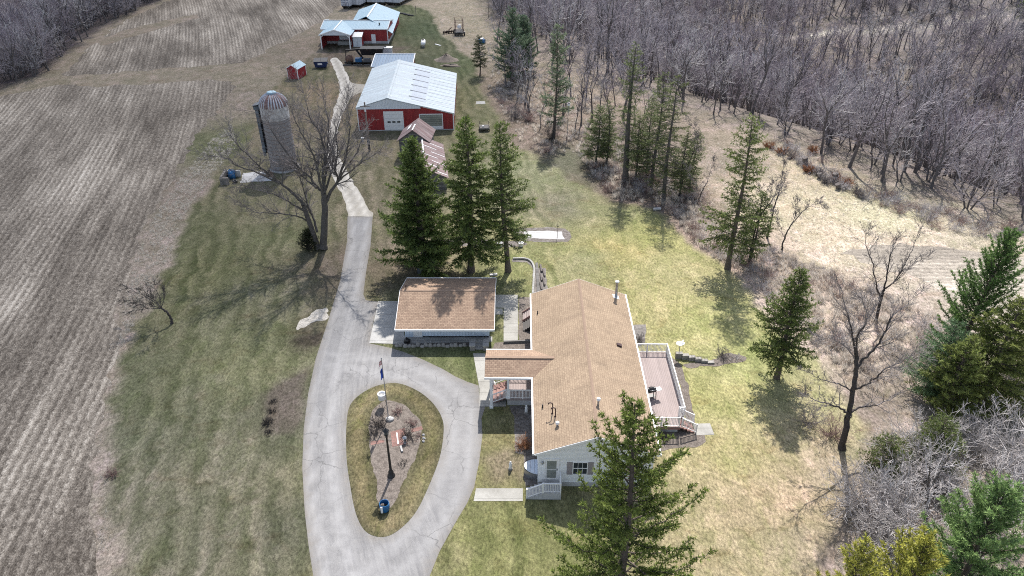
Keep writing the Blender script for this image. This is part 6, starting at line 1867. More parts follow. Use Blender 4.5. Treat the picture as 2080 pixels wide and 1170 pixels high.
def conifer(label, seed, H, rad, bare=.08, nb=180, name='spruce_tree', loc=(0, 0, 0), lean=(0, 0), power=.85, slope=(35, -18), curl=.18, col=((.030, .052, .020), (.085, .125, .035)), blade=.22, bw=.055, per=5, dens=1.0, sparse=0.0, rtrunk=.28, group=None, gap=None, spread=.75, bcol='conifer_bark', skew=None, dead=0.0, limb_r=.05, scale_sub=1.0, lvar=(.68, 1.12)):
    rg = np.random.default_rng(seed)
    segs = []
    # trunk
    nt_ = 14
    def tr(z):
        f = z / H
        return np.array((lean[0] * H * f + .12 * math.sin(f * 5 + seed), lean[1] * H * f + .10 * math.sin(f * 4 + 2 * seed), z))
    for i in range(nt_):
        a, b = H * i / nt_ - (.3 if i == 0 else 0), H * (i + 1) / nt_
        ra, rb = rtrunk * (1 - i / nt_) ** .9 + .02, rtrunk * (1 - (i + 1) / nt_) ** .9 + .02
        segs.append((tr(a), tr(b), ra * (1.35 if i == 0 else 1), rb, 0))
    C, Dv, Sz, T = [], [], [], []
    for i in range(nb):
        f = (i + rg.random()) / nb
        f = bare + (1 - bare) * f ** .92
        z = H * f
        az = i * 2.399963 + rg.normal(0, .3)
        g = (f - bare) / (1 - bare)
        env = (1 - g) ** power * (.62 + .38 * min(1, g / .14)) if g < .14 else (1 - g) ** power
        L = rad * env * rg.uniform(*lvar) + .18
        if skew is not None: L *= 1 + skew[0] * math.cos(az - skew[1])
        if gap is not None and gap[0] < f < gap[1]: L *= rg.uniform(.3, .75)
        if rg.random() < sparse: L *= .5
        sa = R(slope[1] + (slope[0] - slope[1]) * g ** .8 + rg.normal(0, 6))
        h = np.array((math.cos(az), math.sin(az), 0))
        ns = max(3, int(L / .45))
        p = tr(z)
        pts = [p]
        for k in range(1, ns + 1):
            s = k / ns
            pts.append(p + h * L * s * math.cos(sa) + UP * (L * (s * math.sin(sa) + curl * (s * s - s * .35))) + rg.normal(0, .02, 3) * L * s)
        r = limb_r * (L / max(.1, rad)) ** .7 + .008
        for k in range(ns): segs.append((pts[k], pts[k + 1], r * (1 - .8 * k / ns), r * (1 - .8 * (k + 1) / ns), 1))
        if rg.random() < dead: continue
        pts = np.array(pts)
        # sprays along the branch
        m_ = max(2, int(L / .20 * dens))
        for k in range(m_):
            s = .16 + .84 * (k + rg.random()) / m_
            if rg.random() < sparse * .6: continue
            x = s * ns; i0 = min(ns - 1, int(x)); q = pts[i0] + (pts[i0 + 1] - pts[i0]) * (x - i0)
            bd = norm(pts[i0 + 1] - pts[i0])
            sgn = 1 if k % 2 else -1
            side = norm(np.cross(bd, UP)) * sgn
            l = (.42 * L * (1.05 - s) ** .8 + .16) * rg.uniform(.6, 1.1) * scale_sub
            sd_ = norm(bd * .75 + side * spread + UP * rg.uniform(-.32, .10))
            mm = max(1, int(l / .16))
            tcol = rg.random()
            for j in range(mm + 1):
                c = q + sd_ * l * j / max(1, mm) + UP * (-.10 * l * (j / max(1, mm)) ** 2)
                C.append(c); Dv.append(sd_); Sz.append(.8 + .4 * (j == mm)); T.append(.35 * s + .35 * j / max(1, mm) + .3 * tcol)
    C = np.array(C); Dv = np.array(Dv); Sz = np.array(Sz); T = np.array(T)
    N = len(C)
    C = np.repeat(C, per, 0); Dv = np.repeat(Dv, per, 0); Sz = np.repeat(Sz, per); T = np.repeat(T, per)
    M_ = len(C)
    rd = rg.normal(0, 1, (M_, 3)); rd /= np.linalg.norm(rd, axis=1, keepdims=True)
    d = Dv * .75 + rd * .75 + np.array((0, 0, .10)); d /= np.linalg.norm(d, axis=1, keepdims=True)
    w = np.cross(d, rg.normal(0, 1, (M_, 3))); w /= np.maximum(np.linalg.norm(w, axis=1, keepdims=True), 1e-6)
    ln = (blade * Sz * rg.uniform(.6, 1.25, M_))[:, None]
    C = C + rd * .04
    wd = bw * rg.uniform(.7, 1.3, M_)[:, None]
    V = np.stack([C - w * wd * .5, C + w * wd * .5, C + d * ln], 1).reshape(-1, 3)
    F = np.arange(M_ * 3).reshape(-1, 3)
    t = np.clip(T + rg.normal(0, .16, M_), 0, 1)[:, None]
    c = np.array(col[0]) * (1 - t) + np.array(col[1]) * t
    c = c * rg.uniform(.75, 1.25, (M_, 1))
    o = thing(name, label, 'tree', loc, 0, group)
    link_mesh('trunk', segs_mesh('trunk', segs, .006), o, M[bcol])
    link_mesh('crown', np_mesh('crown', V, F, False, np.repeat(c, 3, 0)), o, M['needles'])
    return o

def base(px, py):
    q = at(px, py); return (q[0], q[1], hz(q[0], q[1]))

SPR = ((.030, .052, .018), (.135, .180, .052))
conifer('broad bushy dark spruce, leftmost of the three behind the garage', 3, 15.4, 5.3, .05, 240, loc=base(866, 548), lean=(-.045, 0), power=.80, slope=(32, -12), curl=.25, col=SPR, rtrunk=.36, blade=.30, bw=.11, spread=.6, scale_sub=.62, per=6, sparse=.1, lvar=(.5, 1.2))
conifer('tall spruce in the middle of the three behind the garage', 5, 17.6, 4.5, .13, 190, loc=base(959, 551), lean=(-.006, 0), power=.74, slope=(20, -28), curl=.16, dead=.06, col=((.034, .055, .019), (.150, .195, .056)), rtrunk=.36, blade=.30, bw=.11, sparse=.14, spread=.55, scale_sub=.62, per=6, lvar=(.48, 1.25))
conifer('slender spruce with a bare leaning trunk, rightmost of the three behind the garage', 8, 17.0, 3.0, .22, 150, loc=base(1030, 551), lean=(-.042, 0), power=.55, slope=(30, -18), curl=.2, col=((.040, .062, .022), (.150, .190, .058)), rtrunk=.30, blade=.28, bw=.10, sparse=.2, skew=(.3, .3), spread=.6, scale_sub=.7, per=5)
fx, fy = 6.45, 27.2
conifer('big ragged spruce in front of the near house gable', 11, 18.0, 5.4, .05, 138, loc=(fx, fy, 0), lean=(-.022, .004), power=.62, slope=(40, -4), curl=.34, col=((.032, .052, .016), (.175, .220, .055)), rtrunk=.32, blade=.20, bw=.075, per=10, dens=1.3, sparse=.12, spread=.45, limb_r=.06, scale_sub=.5, lvar=(.48, 1.2))
conifer('compact dark spruce with bare lower trunk on the sunlit right lawn', 14, 11.2, 3.5, .17, 150, loc=base(1575, 768), lean=(.006, 0), power=.75, slope=(38, -8), col=((.030, .050, .018), (.140, .178, .052)), rtrunk=.24, blade=.24, bw=.085, spread=.65, scale_sub=.66, per=6, sparse=.12, lvar=(.5, 1.2))
conifer('tall open hemlock on the meadow edge behind the sunlit lawn', 17, 17.6, 4.2, .14, 140, name='hemlock_tree', loc=base(1480, 546), lean=(-.02, 0), power=.5, slope=(22, -12), col=((.050, .070, .026), (.165, .200, .066)), rtrunk=.30, blade=.26, bw=.09, sparse=.36, gap=(.42, .60), dens=.95, scale_sub=.75)
conifer('small thin hemlock crowded against the tall open one', 18, 8.5, 2.2, .12, 80, name='hemlock_tree', loc=base(1524, 530), power=.6, slope=(20, -10), col=((.045, .066, .025), (.14, .175, .06)), rtrunk=.14, sparse=.25, blade=.26, bw=.09)
# ragged group on the meadow
RG = ((.058, .074, .034), (.165, .195, .085))
conifer('tall ragged conifer with dead lower limbs, left trunk of the meadow clump', 21, 19.0, 3.0, .16, 190, name='ragged_conifer', loc=base(1268, 368), lean=(-.004, 0), power=.55, slope=(10, -14), col=RG, rtrunk=.42, sparse=.45, dead=.36, gap=(.25, .62), blade=.26, bw=.07, bcol='bark')
conifer('bare-stemmed ragged conifer nearest the lawn in the meadow clump', 22, 16.6, 3.6, .10, 190, name='ragged_conifer', loc=base(1348, 408), lean=(-.012, 0), power=.5, slope=(8, -12), col=((.055, .068, .030), (.125, .145, .06)), rtrunk=.27, sparse=.5, dead=.55, blade=.26, bw=.07, bcol='bark')
conifer('ragged conifer behind the bare-stemmed one in the meadow clump', 23, 15.5, 3.4, .12, 170, name='ragged_conifer', loc=base(1325, 375), power=.5, slope=(12, -12), col=RG, rtrunk=.24, sparse=.4, dead=.4, blade=.26, bw=.07, bcol='bark')
sm_l = ['short bushy conifer at the left tip of the meadow clump', 'thin dark conifer second from the left in the meadow clump', 'short leafy conifer under the left trunk of the meadow clump', 'thin conifer between the two tall trunks of the meadow clump', 'small green conifer right of the bare-stemmed trunk of the meadow clump', 'sparse young conifer at the right end of the meadow clump']
for i, (px, py, H, r, s) in enumerate(((1212, 330, 8.5, 2.6, .1), (1232, 335, 9.5, 1.5, .35), (1290, 362, 9, 2.4, .2), (1312, 350, 11, 2.0, .35), (1380, 398, 9.0, 2.3, .3), (1402, 380, 8, 1.8, .4))):
    conifer(sm_l[i], 30 + i, H, r * 1.1, .12, 110, name='ragged_conifer', loc=base(px, py), power=.6, slope=(15, -12), col=RG, rtrunk=.13, sparse=s, blade=.26, bw=.07, dead=.15, bcol='bark')
# pines along the wood
PINE = ((.055, .088, .056), (.14, .19, .12))
conifer('dense blue-green pine at the corner of the wood, behind the bare trees', 41, 13.5, 4.4, .05, 130, name='pine_tree', loc=base(1040, 168), power=.55, slope=(45, 4), col=PINE, rtrunk=.3, blade=.34, bw=.11, spread=.6, sparse=.36, lvar=(.45, 1.2))
conifer('second blue-green pine just right of the dense one at the wood corner', 42, 11.0, 3.6, .05, 110, name='pine_tree', loc=base(1062, 150), power=.62, slope=(45, 4), col=PINE, rtrunk=.25, blade=.34, bw=.10)
conifer('tall slim pine with thin green crown among the bare trees by the birdhouse pole', 43, 17.0, 2.7, .12, 140, name='pine_tree', loc=base(1126, 278), power=.42, slope=(40, 0), col=((.07, .095, .058), (.17, .215, .13)), rtrunk=.22, sparse=.45, dead=.3, blade=.34, bw=.09)
conifer('small dark spruce standing alone at the far lawn edge', 44, 7.6, 1.9, .22, 70, loc=base(975, 154), power=.55, slope=(20, -6), col=((.022, .034, .015), (.06, .08, .03)), rtrunk=.12, sparse=.2, blade=.26, bw=.08)
conifer('dark evergreen at the extreme top right of the far wood', 45, 15, 3.5, .1, 90, name='pine_tree', loc=(at(2075, 60)[0] * 1.28, at(2075, 60)[1] * 1.28, hz(at(2075, 60)[0] * 1.28, at(2075, 60)[1] * 1.28)), col=SPR, blade=.4, bw=.14)
# evergreens at the right edge of the lawn
conifer('upswept green pine with plume-like tips at the right edge', 51, 13.5, 4.2, .10, 130, name='pine_tree', loc=base(1930, 745), lean=(.055, 0), power=.48, slope=(62, 18), curl=.30, col=((.036, .075, .026), (.13, .21, .062)), rtrunk=.24, blade=.22, bw=.065, per=9, spread=.4, scale_sub=.42)
conifer('dense olive spruce below the plume-tipped pine at the right edge', 52, 10.2, 4.6, .03, 130, loc=base(1990, 815), power=.6, slope=(30, -18), col=((.060, .080, .024), (.22, .25, .075)), rtrunk=.24, blade=.22, bw=.08, spread=.6, scale_sub=.6, per=8, sparse=.1)
conifer('olive spruce cut by the right frame edge', 53, 13.0, 4.8, .03, 120, loc=base(2095, 770), power=.6, slope=(30, -18), col=((.060, .080, .028), (.21, .24, .08)), rtrunk=.24, blade=.22, bw=.08, spread=.6, scale_sub=.6, per=8, sparse=.1)
conifer('olive spruce between the plume-tipped pine and the dead brush', 57, 7.4, 3.4, .03, 110, loc=base(1915, 835), power=.6, slope=(30, -16), col=((.055, .076, .024), (.20, .235, .070)), rtrunk=.2, blade=.22, bw=.08, spread=.6, scale_sub=.6, per=8, sparse=.12)
conifer('loose blue-green pine left of the plume-tipped pine', 54, 7.5, 2.9, .05, 100, name='pine_tree', loc=base(1885, 800), power=.55, slope=(40, -5), col=((.045, .085, .045), (.12, .19, .095)), rtrunk=.16, blade=.26, bw=.055, sparse=.12)
conifer('low dark spruce half hidden by the pale dead brush', 55, 5.0, 2.6, .03, 100, loc=base(1880, 950), power=.6, slope=(20, -18), col=((.040, .058, .020), (.13, .165, .050)), rtrunk=.14, blade=.22, bw=.055, sparse=.1)
conifer('small dark spruce sprawling at the left foot of the dead brush', 56, 3.6, 2.2, .03, 70, loc=base(1790, 960), power=.6, slope=(10, -18), col=((.040, .058, .020), (.13, .165, .050)), rtrunk=.12, blade=.22, bw=.055, sparse=.15)
YP = ((.060, .092, .020), (.40, .385, .085))
conifer('yellow-tipped pine cut by the bottom edge, centre of the three', 61, 8.3, 3.3, .06, 80, name='pine_tree', loc=(23.0, 27.0, 0), power=.45, slope=(62, 25), curl=.3, col=YP, rtrunk=.18, blade=.20, bw=.06, per=10, spread=.4, scale_sub=.42)
conifer('yellow-tipped young pine cut by the bottom edge, left of the other two', 62, 8.4, 2.5, .06, 60, name='pine_tree', loc=(19.5, 26.5, 0), power=.45, slope=(62, 25), curl=.3, col=YP, rtrunk=.14, blade=.20, bw=.06, per=10, spread=.4, scale_sub=.42)
conifer('blue-green pine filling the bottom right corner', 63, 10.6, 4.2, .06, 120, name='pine_tree', loc=(27.6, 28.6, 0), power=.5, slope=(58, 15), curl=.3, col=((.055, .11, .05), (.23, .33, .12)), rtrunk=.24, blade=.24, bw=.06, per=10, spread=.4, scale_sub=.45)

# hand-traced bare trees
Z7 = lambda *p: [(430 + x / 3.249, 160 + y / 3.249) for x, y in p]
ml = (base(649, 506)[0], base(649, 506)[1], 0)
y0 = ml[1]
limb_tree('large bare maple with spreading limbs in front of the silo', [
    (Z7((735, 1112), (745, 950), (745, 820), (735, 740)), (0, 0), .44, .30, 0),
    (Z7((700, 1112), (665, 1000), (625, 890), (600, 820)), (0, -.8), .36, .24, 0),
    (Z7((600, 820), (520, 740), (430, 670), (330, 590), (250, 510), (180, 450), (130, 380)), (-.8, -2.5), .19, .03, 1),
    (Z7((645, 945), (560, 905), (430, 890), (290, 880), (200, 830)), (-.3, -4.5), .11, .025, 1),
    (Z7((612, 875), (520, 820), (430, 770), (330, 740), (240, 715)), (-.7, -4), .12, .025, 1),
    (Z7((450, 690), (300, 620), (180, 580), (100, 530), (10, 510)), (-1.5, -1), .11, .025, 1),
    (Z7((695, 1010), (675, 930), (640, 850), (615, 760), (580, 650), (530, 590)), (0, 2), .16, .03, 1),
    (Z7((735, 740), (700, 720), (640, 640), (560, 570), (470, 450), (400, 350), (365, 260)), (0, 2.5), .20, .03, 1),
    (Z7((738, 765), (715, 680), (690, 560), (640, 440), (560, 300), (530, 215)), (0, -3), .18, .03, 1),
    (Z7((742, 740), (735, 640), (745, 520), (720, 380), (650, 260), (608, 95)), (0, 1.0), .19, .03, 1),
    (Z7((745, 830), (790, 740), (832, 670), (815, 600), (830, 480), (820, 350), (850, 240)), (0, 1.5), .22, .03, 1),
    (Z7((832, 672), (870, 560), (900, 430), (910, 290), (888, 140)), (.5, -1.5), .15, .03, 1),
    (Z7((832, 680), (900, 570), (960, 480), (1000, 350)), (.5, 3.5), .13, .03, 1),
    (Z7((840, 670), (930, 600), (1020, 530), (1095, 488)), (.5, -3), .11, .025, 1),
    (Z7((735, 735), (755, 600), (762, 450), (772, 300), (738, 140)), (0, 4), .17, .03, 1),
    (Z7((740, 760), (790, 620), (800, 500), (760, 380), (690, 300)), (0, 5.5), .15, .03, 1),
    (Z7((690, 720), (620, 660), (540, 600), (440, 560), (350, 530)), (0, 4.5), .13, .025, 1)],
    y0, 1, 71, ml, kids=(0, 15, 7, 4), subL=.36, rmin=.010, mats=('bark', 'twig'))
jb = base(630, 508)
o = conifer('round dark juniper bush at the foot of the bare maple', 72, 2.3, 1.3, .02, 110, name='juniper_bush', loc=(jb[0], jb[1], 0), power=.4, slope=(70, 20), col=((.014, .018, .010), (.036, .044, .018)), rtrunk=.06, blade=.16, bw=.05, per=6)
o['category'] = 'bush'
Z5 = lambda *p: [(1480 + x / 2.658, 460 + y / 2.658) for x, y in p]
bl = base(1711, 911); y0 = bl[1]
limb_tree('bare tree with sinuous low limbs on the right lawn', [
    (Z5((612, 1196), (640, 1050), (650, 1010), (668, 900), (684, 800), (690, 700)), (0, .2), .26, .15, 0),
    (Z5((650, 1012), (610, 985), (550, 960), (480, 945), (415, 905)), (0, -1.2), .10, .025, 1),
    (Z5((655, 1005), (720, 975), (800, 960), (880, 930)), (0, 1.5), .10, .03, 1),
    (Z5((665, 892), (640, 875), (580, 845), (500, 825), (440, 790)), (0, 1.3), .08, .02, 1),
    (Z5((675, 885), (740, 855), (800, 810), (860, 760), (930, 730), (1000, 680)), (0, -1.8), .09, .02, 1),
    (Z5((690, 760), (740, 705), (800, 640), (850, 560), (880, 490), (940, 440), (990, 390)), (.2, 1.0), .12, .02, 1),
    (Z5((690, 700), (695, 610), (740, 510), (722, 385)), (.2, -1.5), .10, .02, 1),
    (Z5((690, 700), (672, 600), (640, 470), (610, 345)), (.2, 1.2), .11, .02, 1),
    (Z5((680, 620), (720, 540), (795, 430)), (.3, 2.0), .07, .02, 1),
    (Z5((688, 720), (630, 650), (560, 610), (500, 600)), (.2, -1.8), .05, .015, 1)],
    y0, 1, 73, bl, kids=(0, 9, 5, 4), subL=.36, rmin=.009)
bl = base(1779, 655); y0 = bl[1]
limb_tree('bare forked tree in the tall dry grass behind the right lawn', [
    (Z5((793, 520), (820, 400), (838, 345)), (0, 0), .17, .12, 0),
    (Z5((822, 385), (795, 320), (780, 210), (745, 120), (740, 45)), (0, -1), .10, .02, 1),
    (Z5((840, 345), (858, 240), (880, 130), (902, 75)), (0, 1), .10, .02, 1),
    (Z5((845, 335), (900, 290), (940, 220), (990, 130), (1032, 15)), (0, .4), .09, .02, 1),
    (Z5((850, 330), (900, 300), (960, 230), (1040, 180)), (0, -1.6), .06, .02, 1)],
    y0, 1, 74, bl, kids=(0, 9, 5, 4), subL=.34, rmin=.011)
Z6 = lambda *p: [(1160 + x / 2.926, 200 + y / 2.926) for x, y in p]
for i, (lb, pts, r) in enumerate((
    ('thin leaning bare tree close behind the tall hemlock', ((1055, 970), (1100, 760), (1150, 660), (1205, 590), (1225, 520)), .11),
    ('slim bare tree with several stems right of the tall hemlock', ((1165, 830), (1195, 700), (1215, 620), (1240, 540), (1262, 400)), .12),
    ('small bare tree bending right at the meadow edge', ((1252, 900), (1268, 830), (1300, 765), (1360, 690), (1425, 640), (1475, 625)), .11),
    ('thin bare sapling right of the meadow clump', ((745, 640), (765, 585), (795, 520), (810, 500)), .08),
    ('leaning bare tree reaching right from the meadow clump', ((640, 585), (665, 480), (700, 380), (735, 290), (735, 180)), .13))):
    q = Z6(*pts)
    b_ = base(*q[0])
    limb_tree(lb, [(q[:3], (0, 0), r, r * .65, 0), (q[2:] if len(q[2:]) > 1 else q[1:], (0, .4), r * .62, .02, 1), ([q[1], (q[1][0] - 8, q[1][1] - 22), (q[1][0] - 22, q[1][1] - 52)], (0, -1), r * .4, .015, 1), ([q[2], (q[2][0] + 10, q[2][1] - 22), (q[2][0] + 16, q[2][1] - 50)], (0, 1.2), r * .4, .015, 1)],
              b_[1], 1, 80 + i, b_, kids=(0, 14, 6, 4), subL=.4, rmin=.014)
b_ = base(349, 657)
q = [(200 + x / 2.925, 500 + y / 2.925) for x, y in ((436, 460), (425, 420), (405, 390), (375, 368))]
lm = [(q, (0, 0), .13, .09, 0)]
for tip, dy in (((240, 345), -.5), ((170, 330), .6), ((200, 385), -1.2), ((260, 260), .5), ((330, 230), -.6), ((300, 300), 1.2), ((390, 260), .2), ((180, 250), 0)):
    e = (200 + tip[0] / 2.925, 500 + tip[1] / 2.925)
    lm.append(([q[3], ((q[3][0] + e[0]) / 2 + 2, (q[3][1] + e[1]) / 2 - 2), e], (0, dy), .05, .015, 1))
limb_tree('small bare tree bent to the left on the left lawn', lm, b_[1], 1, 90, b_, kids=(0, 14, 6, 3), subL=.5, rmin=.010, mats=('bark_dark', 'bark'))

# thickets of pale dead brush at the lower right
br_l = ['pale dead thicket at the left tip of the lower right brush', 'tangle of pale dead stems above the yellow pines', 'grey leaning thicket with pale branch ends in front of the olive spruce', 'dense pale brush right of the forked dead trunk', 'grey dead thicket at the right frame edge', 'pale upright dead brush below the low dark spruce', 'broad tangle of dead twigs left of the yellow pines', 'dark-stemmed dead thicket beside the blue-green corner pine', 'pale fan of dead branches in front of the low dark spruce', 'low pale brush between the lawn and the leaning grey thicket', 'matted pale stems behind the left yellow-tipped pine', 'grey dead brush under the olive spruces at the right']
for i, (px, py, H, lx, ly, st) in enumerate(((1765, 1035, 4.0, -.55, .1, 5), (1850, 1090, 4.6, -.35, .2, 4), (1930, 1000, 5.2, -.6, .15, 4), (1990, 1060, 5.2, -.3, .1, 4), (2075, 980, 6.0, -.4, 0, 4), (1850, 985, 4.4, -.5, .1, 5), (1790, 1095, 3.4, -.3, 0, 5), (1960, 1130, 3.6, -.2, .2, 4), (1890, 930, 4.2, -.65, 0, 4), (1830, 1045, 3.6, -.6, .1, 6), (1800, 1130, 3.4, -.4, .1, 6), (2020, 930, 5.0, -.5, 0, 5))):
    s_ = bare_tree_segs(100 + i, H * 1.12, .085, .12, st + 1, 3, 1.35, (lx, ly), (9, 7, 6, 4), .02)
    add_bare(br_l[i], s_, base(px, py), 0, ('twig_pale' if i % 3 else 'twig', 'twig_pale'), .03, 'dead_thicket', 'dead thickets at the lower right', 'thicket', .014)
b_ = base(1880, 1050)
s_ = bare_tree_segs(140, 6.5, .17, .35, 1, 3, 1.1, (.12, 0), (6, 5, 4, 3), .03)
add_bare('forked dead trunk rising from the pale brush', s_, b_, 0, ('bark', 'twig_pale'), .05)
b_ = base(2065, 1010)
s_ = bare_tree_segs(141, 9, .2, .4, 1, 3, 1.0, (.1, .05), (7, 5, 4, 3), .03)
add_bare('dark bare trunk at the right frame edge above the corner pine', s_, b_, 0, ('bark', 'twig_pale'), .05)

# shrubs
def shrub(label, px, py, H, seed, mats=('bark', 'twig'), st=7, lean=(0, 0), name='bare_shrub', group=None, rmin=.008):
    s_ = bare_tree_segs(seed, H, .035, .12, st, 3, 1.5, lean, (6, 5, 3, 2), .02)
    return add_bare(label, s_, base(px, py), 0, mats, .02, name, group, 'shrub', rmin)
M['twig_red'] = plain('reddish_twigs', (.30, .21, .19), .9, .3, 2)
M['twig_orange'] = plain('rust_brown_dry_leaves', (.30, .15, .08), .9, .5, 3)
shrub('reddish upright shrub left of the lawn tree trunk', 1692, 888, 2.6, 201, ('twig_red', 'twig_red'), 9)
shrub('twiggy grey shrub in the shadow of the compact spruce', 1640, 862, 2.4, 202, ('bark', 'twig'), 7)
shrub('pale twiggy shrub in the stony bed beyond the deck', 1466, 726, 1.4, 203, ('twig_pale', 'twig'), 8)
shrub('low bush in the stone bed at the end of the deck steps', 1490, 728, .9, 204, ('twig_red', 'twig_pale'), 6)
shrub('dark bush beside the white tub in the loop garden', 766, 868, 1.5, 205, ('bark_dark', 'bark_dark'), 9, name='dormant_bush')
shrub('low dark bush at the left of the loop garden', 757, 882, .9, 206, ('bark_dark', 'bark'), 7, name='dormant_bush')
shrub('reddish low bush behind the flagpole stone', 806, 840, .8, 207, ('twig_red', 'twig_red'), 8, name='dormant_bush')
shrub('dark bush above the right brick path', 838, 862, .8, 208, ('bark_dark', 'twig_red'), 8, name='dormant_bush')
shrub('slim dark bush at the right of the brick patio', 828, 890, 1.2, 209, ('bark_dark', 'bark_dark'), 7, name='dormant_bush')
shrub('small bush below the right brick path', 850, 888, .6, 210, ('twig_red', 'twig_red'), 7, name='dormant_bush')
shrub('small dark bush low in the loop garden', 817, 942, .6, 211, ('bark_dark', 'bark'), 7, name='dormant_bush')
shrub('rust-brown shrub in the bed against the left house wall', 1063, 908, 1.3, 212, ('twig_orange', 'twig_orange'), 12, name='dormant_bush')
shrub('dark bush on the brown bed left of the driveway, farthest of four', 556, 816, .55, 213, ('bark_dark', 'bark_dark'), 8, name='dormant_bush', group='dark stubs in the brown bed')
shrub('dark bush on the brown bed left of the driveway, second of four', 550, 836, .6, 214, ('bark_dark', 'bark_dark'), 8, name='dormant_bush', group='dark stubs in the brown bed')
shrub('dark bush on the brown bed left of the driveway, largest of four', 546, 858, .85, 215, ('bark_dark', 'bark_dark'), 9, name='dormant_bush', group='dark stubs in the brown bed')
shrub('dark bush on the brown bed left of the driveway, nearest of four', 546, 879, .6, 216, ('bark_dark', 'bark_dark'), 8, name='dormant_bush', group='dark stubs in the brown bed')
shrub('reddish dry tuft at the left lawn edge near the stubble', 229, 966, .9, 217, ('twig_red', 'twig_red'), 8)
shrub('dark bramble thicket under the bare trees at the wood corner', 1045, 240, 3.0, 218, ('twig_red', 'twig'), 12)
shrub('dark thicket around the foot of the tall slim pine', 1120, 283, 3.2, 219, ('bark', 'bark'), 12)
shrub('reddish thicket right of the dark bramble', 1075, 246, 2.4, 220, ('twig_red', 'twig_red'), 10)
shrub('grey twiggy shrub in the bed by the right house wall', 1298, 690, 1.1, 221, ('bark', 'twig'), 8)
shrub('bare shrub at the far corner of the deck rim', 1345, 890, .9, 222, ('bark_dark', 'bark_dark'), 7)
for i, (px, py) in enumerate(((1560, 300), (1652, 310), (1608, 320), (1712, 385), (1738, 392), (1640, 350), (1696, 366), (1530, 285), (1586, 312), (1625, 332), (1664, 356), (1720, 378), (1676, 372), (1600, 304), (1750, 402))):
    shrub('heap of rust-brown dead leaves on the windrow' if i in (0, 1, 5, 6, 8, 11) else 'heap of grey dead twigs on the windrow', px, py, 1.45, 230 + i, ('bark', 'twig_orange' if i in (0, 1, 5, 6, 8, 11) else ('twig_pale' if i % 2 else 'twig')), 11, name='brush_heap', group='rusty heaps along the windrow' if i in (0, 1, 5, 6, 8, 11) else 'grey heaps along the windrow', rmin=.02 if i in (0, 1, 5, 6, 8, 11) else .012)

# ------------------------------------------------------------------ scatter for what nobody could count
def scatter(name, pts, protos, smin, smax, seed, zscale=1.0):
    me = bpy.data.meshes.new(name)
    me.vertices.add(len(pts)); me.vertices.foreach_set('co', np.asarray(pts, np.float32).ravel()); me.update()
    o = bpy.data.objects.new(name, me); COL.objects.link(o); o['kind'] = 'stuff'
    col_ = bpy.data.collections.new(name + '_kinds')
    for p in protos: col_.objects.link(p)
    ng = bpy.data.node_groups.new(name, 'GeometryNodeTree')
    ng.interface.new_socket('Geometry', in_out='INPUT', socket_type='NodeSocketGeometry')
    ng.interface.new_socket('Geometry', in_out='OUTPUT', socket_type='NodeSocketGeometry')
    N = ng.nodes
    gi, go = N.new('NodeGroupInput'), N.new('NodeGroupOutput')
    ci = N.new('GeometryNodeCollectionInfo'); ci.inputs['Collection'].default_value = col_
    ci.inputs['Separate Children'].default_value = True; ci.inputs['Reset Children'].default_value = True
    ip = N.new('GeometryNodeInstanceOnPoints'); ip.inputs['Pick Instance'].default_value = True
    def rnd(t, a, b, s):
        r = N.new('FunctionNodeRandomValue'); r.data_type = t
        for n_ in r.inputs:
            if n_.name == 'Min' and n_.enabled: n_.default_value = a
            if n_.name == 'Max' and n_.enabled: n_.default_value = b
            if n_.name == 'Seed': n_.default_value = s
        return [q for q in r.outputs if q.enabled][0]
    L = ng.links
    L.new(gi.outputs[0], ip.inputs['Points']); L.new(ci.outputs[0], ip.inputs['Instance'])
    L.new(rnd('INT', 0, len(protos) - 1, seed), ip.inputs['Instance Index'])
    L.new(rnd('FLOAT_VECTOR', (-.06, -.06, 0), (.06, .06, 6.28), seed + 1), ip.inputs['Rotation'])
    L.new(rnd('FLOAT', smin, smax, seed + 2), ip.inputs['Scale'])
    L.new(ip.outputs[0], go.inputs[0])
    md = o.modifiers.new('scatter', 'NODES'); md.node_group = ng
    return o

def stray(name, me, mats):
    for m_ in (mats if isinstance(mats, list) else [mats]): me.materials.append(m_)
    return bpy.data.objects.new(name, me)       # never linked to the scene: only a pattern for the scatter

rng = np.random.default_rng(500)
# woodland: variants of bare trees
WV = []
for i in range(9):
    H = [12, 13.5, 11, 14, 12.5, 10, 13, 15, 9.5][i]
    s_ = bare_tree_segs(300 + i, H, .17 + .015 * (i % 4), [.36, .42, .3, .45, .25, .2, .38, .4, .15][i], [1, 1, 2, 1, 2, 3, 1, 1, 4][i], 4, [.9, .8, 1.0, .8, 1.0, 1.1, 1, .75, 1.2][i], (0, 0), (6, 5, 4, 2), .07)
    a, b = split_tree(s_, .045)
    WV.append((segs_mesh('trunk', a), segs_mesh('crown', b, .020), H, len(s_)))
